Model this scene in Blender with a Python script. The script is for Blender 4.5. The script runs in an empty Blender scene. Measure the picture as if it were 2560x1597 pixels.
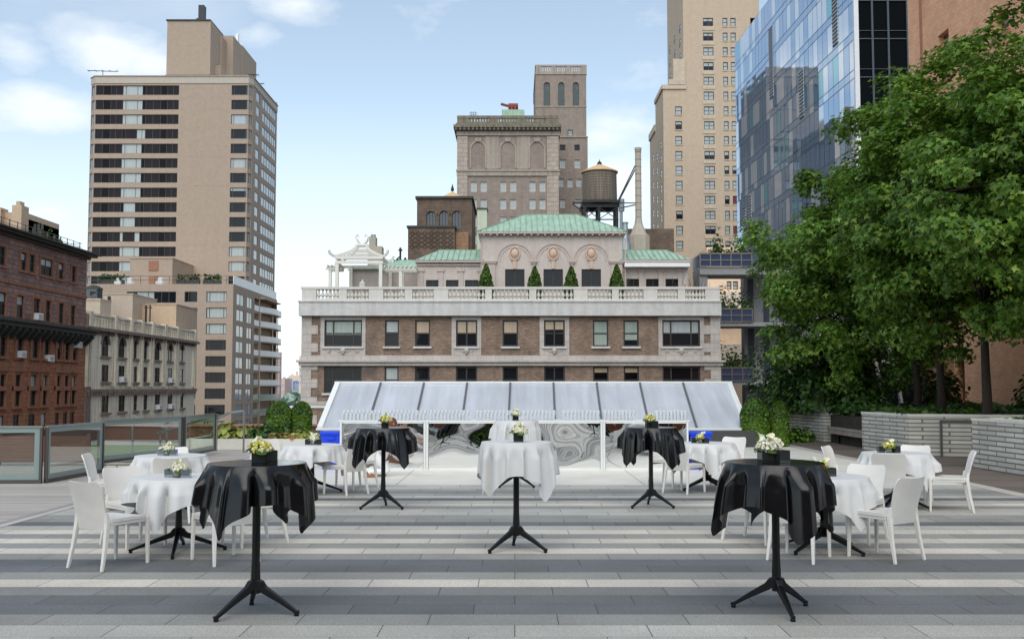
import bpy, bmesh, math, random
import numpy as np
from mathutils import Vector, Matrix

random.seed(7)
R = math.radians
S = bpy.context.scene
COL = S.collection

# ------------------------------------------------------------------ camera
CAM_H = 1.65
PITCH = R(3.5)
cd = bpy.data.cameras.new("camera")
cd.lens = 35.0
cd.sensor_width = 36.0
cd.sensor_fit = 'HORIZONTAL'
cd.shift_x = -7 / 2560
cd.shift_y = 168.5 / 2560 - math.tan(PITCH) / (36 / 35)
cd.clip_start = 0.1
cd.clip_end = 6000
cam = bpy.data.objects.new("camera", cd)
cam.location = (0, 0, CAM_H)
cam.rotation_euler = (math.pi / 2 + PITCH, 0, 0)
COL.objects.link(cam)
S.camera = cam

# ------------------------------------------------------------------ sky and sun
SUN_EL, SUN_AZ = R(48), R(186)          # azimuth measured from +Y clockwise
w = bpy.data.worlds.new("World")
S.world = w
w.use_nodes = True
nt = w.node_tree
for n in list(nt.nodes):
    nt.nodes.remove(n)
def WN(t, **k):
    n = nt.nodes.new(t)
    for a, v in k.items():
        setattr(n, a, v)
    return n
def wl(a, b):
    nt.links.new(a, b)
out = WN('ShaderNodeOutputWorld')
bg = WN('ShaderNodeBackground')
bg.inputs[1].default_value = 0.15
sky = WN('ShaderNodeTexSky', sky_type='NISHITA', sun_disc=False)
sky.sun_elevation = SUN_EL
sky.sun_rotation = SUN_AZ
sky.air_density = 1.0
sky.dust_density = 0.7
sky.ozone_density = 0.9
tc = WN('ShaderNodeTexCoord')
sep = WN('ShaderNodeSeparateXYZ')
wl(tc.outputs['Generated'], sep.inputs[0])
def M2(op, a, b=None):
    n = WN('ShaderNodeMath', operation=op)
    for i, v in enumerate((a, b)):
        if v is None:
            continue
        if isinstance(v, (int, float)):
            n.inputs[i].default_value = v
        else:
            wl(v, n.inputs[i])
    return n.outputs[0]
def wramp(fac, stops):
    n = WN('ShaderNodeValToRGB')
    e = n.color_ramp.elements
    e[0].position, e[0].color = stops[0]
    e[1].position, e[1].color = stops[1]
    for p, c in stops[2:]:
        x = e.new(p); x.color = c
    wl(fac, n.inputs[0])
    return n.outputs[0]
den = M2('MAXIMUM', M2('ADD', sep.outputs[2], 0.16), 0.05)
cx = M2('DIVIDE', sep.outputs[0], den)
cy = M2('DIVIDE', sep.outputs[1], den)
comb = WN('ShaderNodeCombineXYZ')
wl(cx, comb.inputs[0]); wl(cy, comb.inputs[1]); comb.inputs[2].default_value = 3.7
nz = WN('ShaderNodeTexNoise')
nz.inputs['Scale'].default_value = 1.15
nz.inputs['Detail'].default_value = 9
nz.inputs['Roughness'].default_value = 0.55
nz.inputs['Distortion'].default_value = 0.25
wl(comb.outputs[0], nz.inputs['Vector'])
# cumulus puffs at chosen directions of the sky, broken up by a second noise
nz2 = WN('ShaderNodeTexNoise')
nz2.inputs['Scale'].default_value = 9
nz2.inputs['Detail'].default_value = 7
nz2.inputs['Roughness'].default_value = 0.6
mpz = WN('ShaderNodeMapping'); mpz.inputs['Scale'].default_value = (1, 1, 2.0)
wl(tc.outputs['Generated'], mpz.inputs[0]); wl(mpz.outputs[0], nz2.inputs['Vector'])
PUFFS = []
def puff(px, py, rx, ry, k):
    xc = ((px - 1280) / 2560 + cd.shift_x) * 36 / 35
    yc = (-(py - 798.5) / 2560 + cd.shift_y) * 36 / 35
    d = Vector((xc, math.cos(PITCH) - yc * math.sin(PITCH), math.sin(PITCH) + yc * math.cos(PITCH))).normalized()
    PUFFS.append((d, rx / 2489, ry / 2489, k))
for a in ((30, 130, 120, 70, .8), (110, 275, 190, 85, 1.0), (290, 130, 200, 110, .8), (130, 530, 190, 110, .7),
          (760, 10, 210, 60, .9), (1010, 30, 190, 90, .6), (1560, 310, 170, 70, .75), (1530, 345, 150, 60, .7), (1560, 470, 170, 130, 1.0),
          (380, 170, 140, 80, .8), (20, 405, 110, 40, .5), (640, 85, 90, 50, .45), (1600, 90, 190, 170, .4)):
    puff(*a)
acc = None
for d, rx, ry, k in PUFFS:
    vx = WN('ShaderNodeVectorMath', operation='SUBTRACT')
    wl(tc.outputs['Generated'], vx.inputs[0]); vx.inputs[1].default_value = d
    vs = WN('ShaderNodeVectorMath', operation='MULTIPLY')
    wl(vx.outputs[0], vs.inputs[0]); vs.inputs[1].default_value = (1 / rx, 1 / rx, 1 / ry)
    vl = WN('ShaderNodeVectorMath', operation='LENGTH')
    wl(vs.outputs[0], vl.inputs[0])
    g = M2('MULTIPLY', M2('MAXIMUM', M2('SUBTRACT', 1.0, vl.outputs['Value']), 0.0), k)
    acc = g if acc is None else M2('MAXIMUM', acc, g)
pm = M2('ADD', nz2.outputs[0], M2('MULTIPLY', acc, 0.5))
c1 = M2('MULTIPLY', wramp(pm, [(0.58, (0, 0, 0, 1)), (0.95, (1, 1, 1, 1))]), M2('MINIMUM', M2('MULTIPLY', acc, 5.0), 1.0))
c2 = wramp(nz.outputs[0], [(0.5, (0, 0, 0, 1)), (0.78, (.55, .55, .55, 1))])
cm = M2('MAXIMUM', c1, c2)
hz = wramp(sep.outputs[2], [(0.0, (.78, .78, .78, 1)), (0.10, (.46, .46, .46, 1)), (0.28, (.06, .06, .06, 1))])     # pale hazy air low over the city
cm2 = M2('MAXIMUM', M2('MULTIPLY', cm, 0.8), hz)
mx = WN('ShaderNodeMix', data_type='RGBA')
hs_ = WN('ShaderNodeHueSaturation'); hs_.inputs['Hue'].default_value = .489; hs_.inputs['Saturation'].default_value = .76; wl(sky.outputs[0], hs_.inputs['Color'])
wl(cm2, mx.inputs[0]); wl(hs_.outputs[0], mx.inputs[6])
mx.inputs[7].default_value = (5.6, 5.85, 6.0, 1)
wl(mx.outputs[2], bg.inputs[0]); wl(bg.outputs[0], out.inputs[0])

sl = bpy.data.lights.new("sun", 'SUN')
sl.energy = 1.5
sl.angle = R(62)                         # thin bright cloud spreads the sunlight
sl.color = (1.0, 0.955, 0.86)
so = bpy.data.objects.new("sun", sl)
so.rotation_euler = (math.pi / 2 - SUN_EL, 0, math.pi - SUN_AZ + 0.0)
# the lamp looks along -Z; turn it so the light comes from SUN_AZ
sd = Vector((math.sin(SUN_AZ) * math.cos(SUN_EL), math.cos(SUN_AZ) * math.cos(SUN_EL), math.sin(SUN_EL)))
so.rotation_euler = sd.to_track_quat('Z', 'Y').to_euler()
COL.objects.link(so)

S.view_settings.view_transform = 'Standard'
S.view_settings.look = 'None'
S.view_settings.exposure = 0.36
S.view_settings.gamma = 1
S.cycles.max_bounces = 8
S.cycles.transparent_max_bounces = 16
S.cycles.use_denoising = True

# ------------------------------------------------------------------ pixel -> place (photo coordinates 2560 x 1597)
CP, SP = math.cos(PITCH), math.sin(PITCH)
def ray(px, py):
    xc = ((px - 1280) / 2560 + cd.shift_x) * 36 / 35
    yc = (-(py - 798.5) / 2560 + cd.shift_y) * 36 / 35
    return xc, CP - yc * SP, SP + yc * CP
def at(px, py, Y):
    x, y, z = ray(px, py); t = Y / y
    return x * t, CAM_H + z * t
def atx(px, py, X):
    x, y, z = ray(px, py); t = X / x
    return y * t, CAM_H + z * t
def gnd(px, py, z=0.0):
    x, y, zz = ray(px, py); t = (z - CAM_H) / zz
    return x * t, y * t

# ------------------------------------------------------------------ materials
def srgb(r, g, b, k=1.0):
    def f(c):
        c /= 255
        return (c / 12.92 if c <= .04045 else ((c + .055) / 1.055) ** 2.4) * k
    return (min(f(r), .9), min(f(g), .9), min(f(b), .9))
MATS = {}
class NT:
    def __init__(self, name):
        self.m = bpy.data.materials.new(name); self.m.use_nodes = True
        self.t = self.m.node_tree
        self.b = self.t.nodes['Principled BSDF']
        self.o = self.t.nodes['Material Output']
        MATS[name] = self.m
    def n(self, t, **k):
        x = self.t.nodes.new(t)
        for a, v in k.items(): setattr(x, a, v)
        return x
    def l(self, a, b): self.t.links.new(a, b)
    def math(self, op, a, b=None):
        x = self.n('ShaderNodeMath', operation=op)
        for i, v in enumerate((a, b)):
            if v is None: continue
            if isinstance(v, (int, float)): x.inputs[i].default_value = v
            else: self.l(v, x.inputs[i])
        return x.outputs[0]
    def coord(self, scale=(1, 1, 1)):
        c = self.n('ShaderNodeTexCoord'); mp = self.n('ShaderNodeMapping')
        mp.inputs['Scale'].default_value = scale
        self.l(c.outputs['Object'], mp.inputs[0])
        return mp.outputs[0]
    def noise(self, scale, detail=4, rough=.6, vec=None, sc3=(1, 1, 1)):
        x = self.n('ShaderNodeTexNoise')
        x.inputs['Scale'].default_value = scale; x.inputs['Detail'].default_value = detail; x.inputs['Roughness'].default_value = rough
        self.l(vec or self.coord(sc3), x.inputs['Vector'])
        return x.outputs[0]
    def ramp(self, fac, stops):
        x = self.n('ShaderNodeValToRGB'); e = x.color_ramp.elements
        for i, (p, c) in enumerate(stops):
            if isinstance(c, (int, float)): c = (c, c, c)
            if i < 2: el = e[i]; el.position = p
            else: el = e.new(p)
            el.color = (*c[:3], 1)
        self.l(fac, x.inputs[0]); return x.outputs[0]
    def mixc(self, fac, a, b, mode='MIX'):
        x = self.n('ShaderNodeMix', data_type='RGBA', blend_type=mode)
        for i, v in ((0, fac), (6, a), (7, b)):
            if isinstance(v, (int, float)): x.inputs[i].default_value = v
            elif isinstance(v, (tuple, list)): x.inputs[i].default_value = (*v[:3], 1)
            else: self.l(v, x.inputs[i])
        return x.outputs[2]
    def bump(self, h, strength=.3, dist=.01):
        x = self.n('ShaderNodeBump'); x.inputs['Strength'].default_value = strength; x.inputs['Distance'].default_value = dist
        self.l(h, x.inputs['Height']); self.l(x.outputs[0], self.b.inputs['Normal'])
    def set(self, color=None, rough=.6, metal=0.0, spec=.5, **kw):
        if color is not None:
            if isinstance(color, (tuple, list)): self.b.inputs['Base Color'].default_value = (*color[:3], 1)
            else: self.l(color, self.b.inputs['Base Color'])
        if isinstance(rough, (int, float)): self.b.inputs['Roughness'].default_value = rough
        else: self.l(rough, self.b.inputs['Roughness'])
        self.b.inputs['Metallic'].default_value = metal
        self.b.inputs['Specular IOR Level'].default_value = spec
        for k, v in kw.items(): self.b.inputs[k.replace('_', ' ')].default_value = v
        return self.m

def plain(name, c, rough=.6, metal=0.0, spec=.5, var=.12, scale=3.0, bump=0.0, bscale=40, streak=0.0):
    """A surface with slow blotches, optional rain streaks and fine bump."""
    q = NT(name)
    f = q.ramp(q.noise(scale, 5), [(.3, 1 - var), (.7, 1 + var * .6)])
    col = q.mixc(1.0, c, f, 'MULTIPLY')
    if streak:
        s = q.ramp(q.noise(1.0, 5, .65, sc3=(2.2, 2.2, .12)), [(.42, 1.0), (.72, 1 - streak)])
        col = q.mixc(1.0, col, s, 'MULTIPLY')
    if bump: q.bump(q.noise(bscale, 3), bump, .01)
    return q.set(col, rough, metal, spec)

def brick(name, c1, c2, mortar, bw=.22, bh=.075, ms=.011, var=.15, streak=.12, bump=.3, rough=.85, patch=None):
    q = NT(name)
    tcn = q.n('ShaderNodeTexCoord'); s = q.n('ShaderNodeSeparateXYZ'); q.l(tcn.outputs['Object'], s.inputs[0])
    cb = q.n('ShaderNodeCombineXYZ')
    q.l(q.math('ADD', s.outputs[0], s.outputs[1]), cb.inputs[0]); q.l(s.outputs[2], cb.inputs[1])
    b = q.n('ShaderNodeTexBrick')
    q.l(cb.outputs[0], b.inputs['Vector'])
    b.inputs['Color1'].default_value = (*c1, 1); b.inputs['Color2'].default_value = (*c2, 1); b.inputs['Mortar'].default_value = (*mortar, 1)
    b.inputs['Scale'].default_value = 1; b.inputs['Mortar Size'].default_value = ms
    b.inputs['Brick Width'].default_value = bw; b.inputs['Row Height'].default_value = bh
    col = q.mixc(1.0, b.outputs[0], q.ramp(q.noise(1.3, 6), [(.3, 1 - var), (.7, 1 + var)]), 'MULTIPLY')
    if streak:
        col = q.mixc(1.0, col, q.ramp(q.noise(1.0, 5, .65, sc3=(1.2, 1.2, .08)), [(.45, 1.0), (.75, 1 - streak)]), 'MULTIPLY')
    if patch:
        col = q.mixc(q.ramp(q.noise(.45, 4), [(.58, 0.0), (.7, .8)]), col, patch)
    if bump: q.bump(b.outputs['Fac'], -bump, .01)
    return q.set(col, rough, 0, .3)

def glassy(name, base, rough=.04, wob=.12, wscale=.6, metal=0.0, spec=.8, ior=1.6):
    q = NT(name)
    q.bump(q.noise(wscale, 2), wob, .05)
    q.b.inputs['IOR'].default_value = ior
    return q.set(base, rough, metal, spec)

def thin_glass(name, tint=(.93, .97, .96), refl=.06, edge=.5, glossrough=.02, whiten=None):
    q = NT(name)
    tr = q.n('ShaderNodeBsdfTransparent'); tr.inputs[0].default_value = (*tint, 1)
    gl = q.n('ShaderNodeBsdfGlossy'); gl.inputs['Roughness'].default_value = glossrough
    lw = q.n('ShaderNodeLayerWeight'); lw.inputs[0].default_value = .35
    f = q.math('ADD', q.math('MULTIPLY', lw.outputs['Facing'], edge), refl)
    m1 = q.n('ShaderNodeMixShader'); q.l(f, m1.inputs[0]); q.l(tr.outputs[0], m1.inputs[1]); q.l(gl.outputs[0], m1.inputs[2])
    o = m1.outputs[0]
    if whiten:
        df = q.n('ShaderNodeBsdfDiffuse'); df.inputs[0].default_value = (.75, .78, .8, 1)
        m2 = q.n('ShaderNodeMixShader'); m2.inputs[0].default_value = whiten; q.l(o, m2.inputs[1]); q.l(df.outputs[0], m2.inputs[2]); o = m2.outputs[0]
    q.l(o, q.o.inputs[0])
    return q.m

def leafmat(name, c, trans=.35, rough=.45):
    q = NT(name)
    col = q.mixc(1.0, c, q.ramp(q.noise(.9, 4), [(.3, .6), (.7, 1.25)]), 'MULTIPLY')
    q.set(col, rough, 0, .4)
    tl = q.n('ShaderNodeBsdfTranslucent'); q.l(col, tl.inputs[0])
    m = q.n('ShaderNodeMixShader'); m.inputs[0].default_value = trans
    q.l(q.b.outputs[0], m.inputs[1]); q.l(tl.outputs[0], m.inputs[2]); q.l(m.outputs[0], q.o.inputs[0])
    return q.m

# ------------------------------------------------------------------ mesh builder
class MB:
    def __init__(self, M=None):
        self.v = []; self.f = []; self.mi = []; self.M = M
    def pts(self, ps):
        i = len(self.v)
        for p in ps:
            p = Vector(p)
            self.v.append(tuple(self.M @ p) if self.M is not None else tuple(p))
        return i
    def poly(self, ps, m=0):
        i = self.pts(ps); self.f.append(tuple(range(i, i + len(ps)))); self.mi.append(m)
    def box(self, a, b, m=0):
        x0, y0, z0 = a; x1, y1, z1 = b
        if x1 < x0: x0, x1 = x1, x0
        if y1 < y0: y0, y1 = y1, y0
        if z1 < z0: z0, z1 = z1, z0
        i = self.pts([(x0, y0, z0), (x1, y0, z0), (x1, y1, z0), (x0, y1, z0), (x0, y0, z1), (x1, y0, z1), (x1, y1, z1), (x0, y1, z1)])
        for q in ((0, 3, 2, 1), (4, 5, 6, 7), (0, 1, 5, 4), (1, 2, 6, 5), (2, 3, 7, 6), (3, 0, 4, 7)):
            self.f.append(tuple(i + k for k in q)); self.mi.append(m)
    def ring(self, rings, m=0, cap=True, closed=True):
        """Loft a list of equally long point rings."""
        n = len(rings[0]); ids = [self.pts(r) for r in rings]
        for a, b in zip(ids, ids[1:]):
            for k in range(n if closed else n - 1):
                k2 = (k + 1) % n
                self.f.append((a + k, a + k2, b + k2, b + k)); self.mi.append(m)
        if cap:
            self.f.append(tuple(ids[0] + k for k in reversed(range(n)))); self.mi.append(m)
            self.f.append(tuple(ids[-1] + k for k in range(n))); self.mi.append(m)
    def cyl(self, p0, p1, r0, r1=None, n=10, m=0, cap=True):
        r1 = r0 if r1 is None else r1
        p0, p1 = Vector(p0), Vector(p1); d = (p1 - p0).normalized()
        a = d.orthogonal().normalized(); b = d.cross(a)
        self.ring([[p + (a * math.cos(t) + b * math.sin(t)) * r for t in [2 * math.pi * k / n for k in range(n)]] for p, r in ((p0, r0), (p1, r1))], m, cap)
    def tube(self, path, radii, n=8, m=0):
        path = [Vector(p) for p in path]; rings = []
        a = None
        for i, p in enumerate(path):
            d = (path[min(i + 1, len(path) - 1)] - path[max(i - 1, 0)]).normalized()
            if a is None: a = d.orthogonal().normalized()
            a = (a - d * a.dot(d)).normalized(); b = d.cross(a)
            r = radii[i] if isinstance(radii, (list, tuple)) else radii
            rings.append([p + (a * math.cos(2 * math.pi * k / n) + b * math.sin(2 * math.pi * k / n)) * r for k in range(n)])
        self.ring(rings, m)
    def lathe(self, prof, n=12, c=(0, 0, 0), m=0, cap=True):
        self.ring([[(c[0] + r * math.cos(2 * math.pi * k / n), c[1] + r * math.sin(2 * math.pi * k / n), c[2] + z) for k in range(n)] for r, z in prof], m, cap)
    def bar(self, path, sizes, up=(0, 0, 1), m=0):
        """Sweep a rectangle (width, height) along a path."""
        path = [Vector(p) for p in path]; rings = []; up = Vector(up)
        for i, p in enumerate(path):
            d = (path[min(i + 1, len(path) - 1)] - path[max(i - 1, 0)]).normalized()
            s = d.cross(up)
            s = s.normalized() if s.length > 1e-4 else Vector((1, 0, 0))
            u = s.cross(d).normalized()
            w_, h_ = sizes[i] if isinstance(sizes, list) else sizes
            rings.append([p + s * w_ / 2 + u * h_ / 2, p - s * w_ / 2 + u * h_ / 2, p - s * w_ / 2 - u * h_ / 2, p + s * w_ / 2 - u * h_ / 2])
        self.ring(rings, m)
    def prism(self, poly, d0, d1, m=0):
        """Polygon in local (u, z), extruded through depth d0..d1."""
        self.ring([[(u, d, z) for u, z in poly] for d in (d0, d1)], m)
    def mesh(self, name, mats, smooth=False, bevel=0.0, seg=2):
        me = bpy.data.meshes.new(name)
        me.from_pydata(self.v, [], self.f)
        for mt in (mats if isinstance(mats, (list, tuple)) else [mats]):
            me.materials.append(MATS[mt] if isinstance(mt, str) else mt)
        me.polygons.foreach_set('material_index', self.mi)
        bm = bmesh.new(); bm.from_mesh(me)
        bmesh.ops.recalc_face_normals(bm, faces=bm.faces)
        if bevel:
            bmesh.ops.remove_doubles(bm, verts=bm.verts, dist=1e-5)
            es = [e for e in bm.edges if len(e.link_faces) == 2 and e.calc_face_angle(0) > .5]
            bmesh.ops.bevel(bm, geom=es, offset=bevel, segments=seg, affect='EDGES', profile=.5)
        bm.to_mesh(me); bm.free()
        if smooth:
            me.polygons.foreach_set('use_smooth', [True] * len(me.polygons))
            if smooth != 'all':
                try: me.set_sharp_from_angle(angle=R(40))
                except Exception: pass
        me.update()
        return me
    def obj(self, name, mats, parent=None, smooth=False, bevel=0.0, seg=2):
        return put(name, self.mesh(name, mats, smooth, bevel, seg), parent)

def put(name, me, parent=None, mw=None):
    """Link a mesh as one object; world-space meshes keep their place under a moved parent."""
    o = bpy.data.objects.new(name, me); COL.objects.link(o)
    if parent is not None:
        o.parent = parent
    if mw is not None:
        o.matrix_local = mw
    return o
def tag(o, label=None, cat=None, group=None, kind=None):
    if label: o['label'] = label
    if cat: o['category'] = cat
    if group: o['group'] = group
    if kind: o['kind'] = kind
    return o
def thing(name, label, cat, loc=(0, 0, 0), rz=0.0, group=None):
    o = bpy.data.objects.new(name, None); COL.objects.link(o)
    o.empty_display_size = .2
    o.location = loc; o.rotation_euler = (0, 0, rz)
    return tag(o, label, cat, group)
def wpart(name, mb, mats, parent, **k):
    """A part whose mesh is given in world coordinates."""
    o = mb.obj(name, mats, None, **k)
    o.parent = parent
    o.matrix_parent_inverse = base_inv(parent)
    return o
def base_inv(p):
    m = Matrix.LocRotScale(p.location, p.rotation_euler, None)
    return m.inverted()
def clone(root, loc, rz, label=None, group=None):
    r = root.copy(); COL.objects.link(r)
    r.location = loc; r.rotation_euler = (0, 0, rz)
    if label: r['label'] = label
    if group: r['group'] = group
    for ch in list(root.children):
        c = ch.copy(); COL.objects.link(c); c.parent = r
        for g in list(ch.children):
            d = g.copy(); COL.objects.link(d); d.parent = c
    return r

# ------------------------------------------------------------------ facades: local frame (u along, d inward, z up)
class Fac:
    def __init__(self, p0, p1):
        self.p0 = Vector((*p0, 0)); self.p1 = Vector((*p1, 0))
        self.L = (self.p1 - self.p0).length
        u = (self.p1 - self.p0).normalized(); i = Vector((-u.y, u.x, 0))
        self.u = u; self.i = i
        self.M = Matrix(((u.x, i.x, 0, self.p0.x), (u.y, i.y, 0, self.p0.y), (0, 0, 1, 0), (0, 0, 0, 1)))
    def uz(self, px, py):
        x, y, z = ray(px, py); n = self.i
        t = n.dot(self.p0 - Vector((0, 0, 0))) / (n.x * x + n.y * y)
        p = Vector((x * t, y * t, 0))
        return (p - self.p0).dot(self.u), CAM_H + z * t
    def rect(self, x0, y0, x1, y1):
        ym, xm = (y0 + y1) / 2, (x0 + x1) / 2
        u0, u1 = self.uz(x0, ym)[0], self.uz(x1, ym)[0]
        z1, z0 = self.uz(xm, y0)[1], self.uz(xm, y1)[1]
        return (min(u0, u1), z0, max(u0, u1), z1)
def FY(D): return Fac((0, D), (1, D))
def FXp(X): return Fac((X, 0), (X, 1))
def FXm(X): return Fac((X, 0), (X, -1))

def wall(mb, rc, holes=(), depth=.25, m=0, mrev=None, d=0.0):
    """A facade sheet with real openings and reveals."""
    u0, z0, u1, z1 = rc; mrev = m if mrev is None else mrev
    hs = [(max(h[0], u0), max(h[1], z0), min(h[2], u1), min(h[3], z1)) for h in holes]
    hs = [h for h in hs if h[2] - h[0] > .02 and h[3] - h[1] > .02]
    def uniq(v):
        v = sorted(v); o = [v[0]]
        for x in v[1:]:
            if x - o[-1] > 1e-4: o.append(x)
        return o
    us = uniq([u0, u1] + [h[0] for h in hs] + [h[2] for h in hs])
    zs = uniq([z0, z1] + [h[1] for h in hs] + [h[3] for h in hs])
    for j in range(len(zs) - 1):
        zc = (zs[j] + zs[j + 1]) / 2
        row = [h for h in hs if h[1] < zc < h[3]]
        start = None
        for i in range(len(us) - 1):
            uc = (us[i] + us[i + 1]) / 2
            solid = not any(h[0] < uc < h[2] for h in row)
            if solid and start is None: start = us[i]
            if start is not None and (not solid or i == len(us) - 2):
                e = us[i + 1] if solid else us[i]
                mb.poly([(start, d, zs[j]), (e, d, zs[j]), (e, d, zs[j + 1]), (start, d, zs[j + 1])], m); start = None
    for a, b, c, e in hs:
        k = d + depth
        mb.poly([(a, d, b), (a, k, b), (a, k, e), (a, d, e)], mrev)
        mb.poly([(c, d, b), (c, d, e), (c, k, e), (c, k, b)], mrev)
        mb.poly([(a, d, e), (a, k, e), (c, k, e), (c, d, e)], mrev)
        mb.poly([(a, d, b), (c, d, b), (c, k, b), (a, k, b)], mrev)

def shell(mb, x0, y0, x1, y1, z0, z1, m=0, skip='', mr=None):
    """Plain outer faces of a block (skip any of F B L R T)."""
    if 'F' not in skip: mb.poly([(x0, y0, z0), (x1, y0, z0), (x1, y0, z1), (x0, y0, z1)], m)
    if 'B' not in skip: mb.poly([(x1, y1, z0), (x0, y1, z0), (x0, y1, z1), (x1, y1, z1)], m)
    if 'L' not in skip: mb.poly([(x0, y1, z0), (x0, y0, z0), (x0, y0, z1), (x0, y1, z1)], m)
    if 'R' not in skip: mb.poly([(x1, y0, z0), (x1, y1, z0), (x1, y1, z1), (x1, y0, z1)], m)
    if 'T' not in skip: mb.poly([(x0, y0, z1), (x1, y0, z1), (x1, y1, z1), (x0, y1, z1)], m if mr is None else mr)

WIN = {}
def wsub(name, mb, mats, win, **k):
    """A sub-part given in world coordinates under a window."""
    o = mb.obj(name, mats, None, **k); o.parent = win; o.matrix_parent_inverse = win.matrix_basis.inverted()
    return o
def window(parent, F, rc, style='sash', pane='dark', frame='frame_dark', fw=.06, inset=.14, blind=0.0, cuts=None, lit=(), arch=False):
    """One window: a frame with its pane as a sub-part, set into an opening of facade F."""
    a, b, c, e = rc; w_, h_ = round(c - a, 2), round(e - b, 2)
    key = (w_, h_, style, pane, frame, blind, tuple(cuts or ()), tuple(lit), fw)
    if key not in WIN:
        f = MB(); t = .07
        f.box((0, 0, 0), (fw, t, h_)); f.box((w_ - fw, 0, 0), (w_, t, h_))
        f.box((fw, 0, 0), (w_ - fw, t, fw)); f.box((fw, 0, h_ - fw), (w_ - fw, t, h_))
        xs = [0.0] + list(cuts or ()) + [1.0]
        for cc in (cuts or ()):
            f.box((cc * w_ - fw * .5, .002, fw), (cc * w_ + fw * .5, t - .002, h_ - fw))
        if style == 'sash':
            for q in range(len(xs) - 1):
                f.box((xs[q] * w_ + fw, .004, h_ * .5 - fw * .4), (xs[q + 1] * w_ - fw, t - .004, h_ * .5 + fw * .4))
        p = MB(); y = .045
        for q in range(len(xs) - 1):
            l, r_ = xs[q] * w_ + .01, xs[q + 1] * w_ - .01
            k = 1 if q in lit else (2 if pane == 'brown' and q % 3 == 1 else 0)
            if blind > 0:
                zb = h_ * (1 - blind)
                if blind < .99: p.poly([(l, y, .01), (r_, y, .01), (r_, y, zb), (l, y, zb)], k)
                p.poly([(l, y, zb), (r_, y, zb), (r_, y, h_ - .01), (l, y, h_ - .01)], 1)
            else:
                p.poly([(l, y, .01), (r_, y, .01), (r_, y, h_ - .01), (l, y, h_ - .01)], k)
        pm_ = {'dark': ['pane_dark', 'pane_light'], 'light': ['pane_light', 'pane_light'], 'tan': ['pane_dark', 'pane_tan'],
               'green': ['pane_dark', 'pane_green'], 'brown': ['pane_brown', 'pane_light', 'pane_brown_deep'], 'arch': ['pane_arch', 'pane_light'], 'red': ['pane_dark', 'pane_red'], 'sky': ['pane_sky', 'pane_light'], 'black': ['pane_black', 'pane_tan']}[pane]
        WIN[key] = (f.mesh('window', frame), p.mesh('pane', pm_))
    fm, pmh = WIN[key]
    o = bpy.data.objects.new('window', fm); COL.objects.link(o)
    o.parent = parent; o.matrix_parent_inverse = base_inv(parent)
    o.matrix_basis = F.M @ Matrix.Translation((a, inset, b))
    g = bpy.data.objects.new('pane', pmh); COL.objects.link(g); g.parent = o
    return o

# ------------------------------------------------------------------ leaves
LEAF = np.array([(0, 0, 0), (-.42, .30, .10), (-.34, .72, .05), (0, 1, -.08), (.34, .72, .05), (.42, .30, .10)], float)
def leaf_mesh(name, P, N, size, mats, weights=None, seed=1, shape=LEAF, svar=.35):
    """Many folded leaves at points P whose blades face roughly along N."""
    rng = np.random.default_rng(seed); n = len(P)
    N = N / (np.linalg.norm(N, axis=1, keepdims=True) + 1e-9)
    T = rng.normal(size=(n, 3)); T -= N * np.sum(T * N, axis=1, keepdims=True); T /= np.linalg.norm(T, axis=1, keepdims=True) + 1e-9
    B = np.cross(T, N)
    s = size * (1 + svar * (rng.random(n) * 2 - 1))
    k = len(shape)
    V = (P[:, None, :] + s[:, None, None] * (shape[None, :, 0:1] * B[:, None, :] + (shape[None, :, 1:2] - .5) * T[:, None, :] + shape[None, :, 2:3] * N[:, None, :])).reshape(-1, 3)
    base = (np.arange(n) * k)[:, None]
    quads = np.concatenate([base + np.array([0, 3, 2, 1]), base + np.array([0, 5, 4, 3])], axis=1).reshape(-1)
    me = bpy.data.meshes.new(name)
    me.vertices.add(n * k); me.vertices.foreach_set('co', V.astype(np.float32).ravel())
    me.loops.add(n * 8); me.loops.foreach_set('vertex_index', quads.astype(np.int32))
    me.polygons.add(n * 2); me.polygons.foreach_set('loop_start', (np.arange(n * 2) * 4).astype(np.int32))
    me.polygons.foreach_set('loop_total', np.full(n * 2, 4, np.int32))
    for m in mats: me.materials.append(MATS[m])
    mi = rng.choice(len(mats), size=n, p=weights)
    me.polygons.foreach_set('material_index', np.repeat(mi, 2).astype(np.int32))
    me.update(calc_edges=True); me.validate()
    return me
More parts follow.
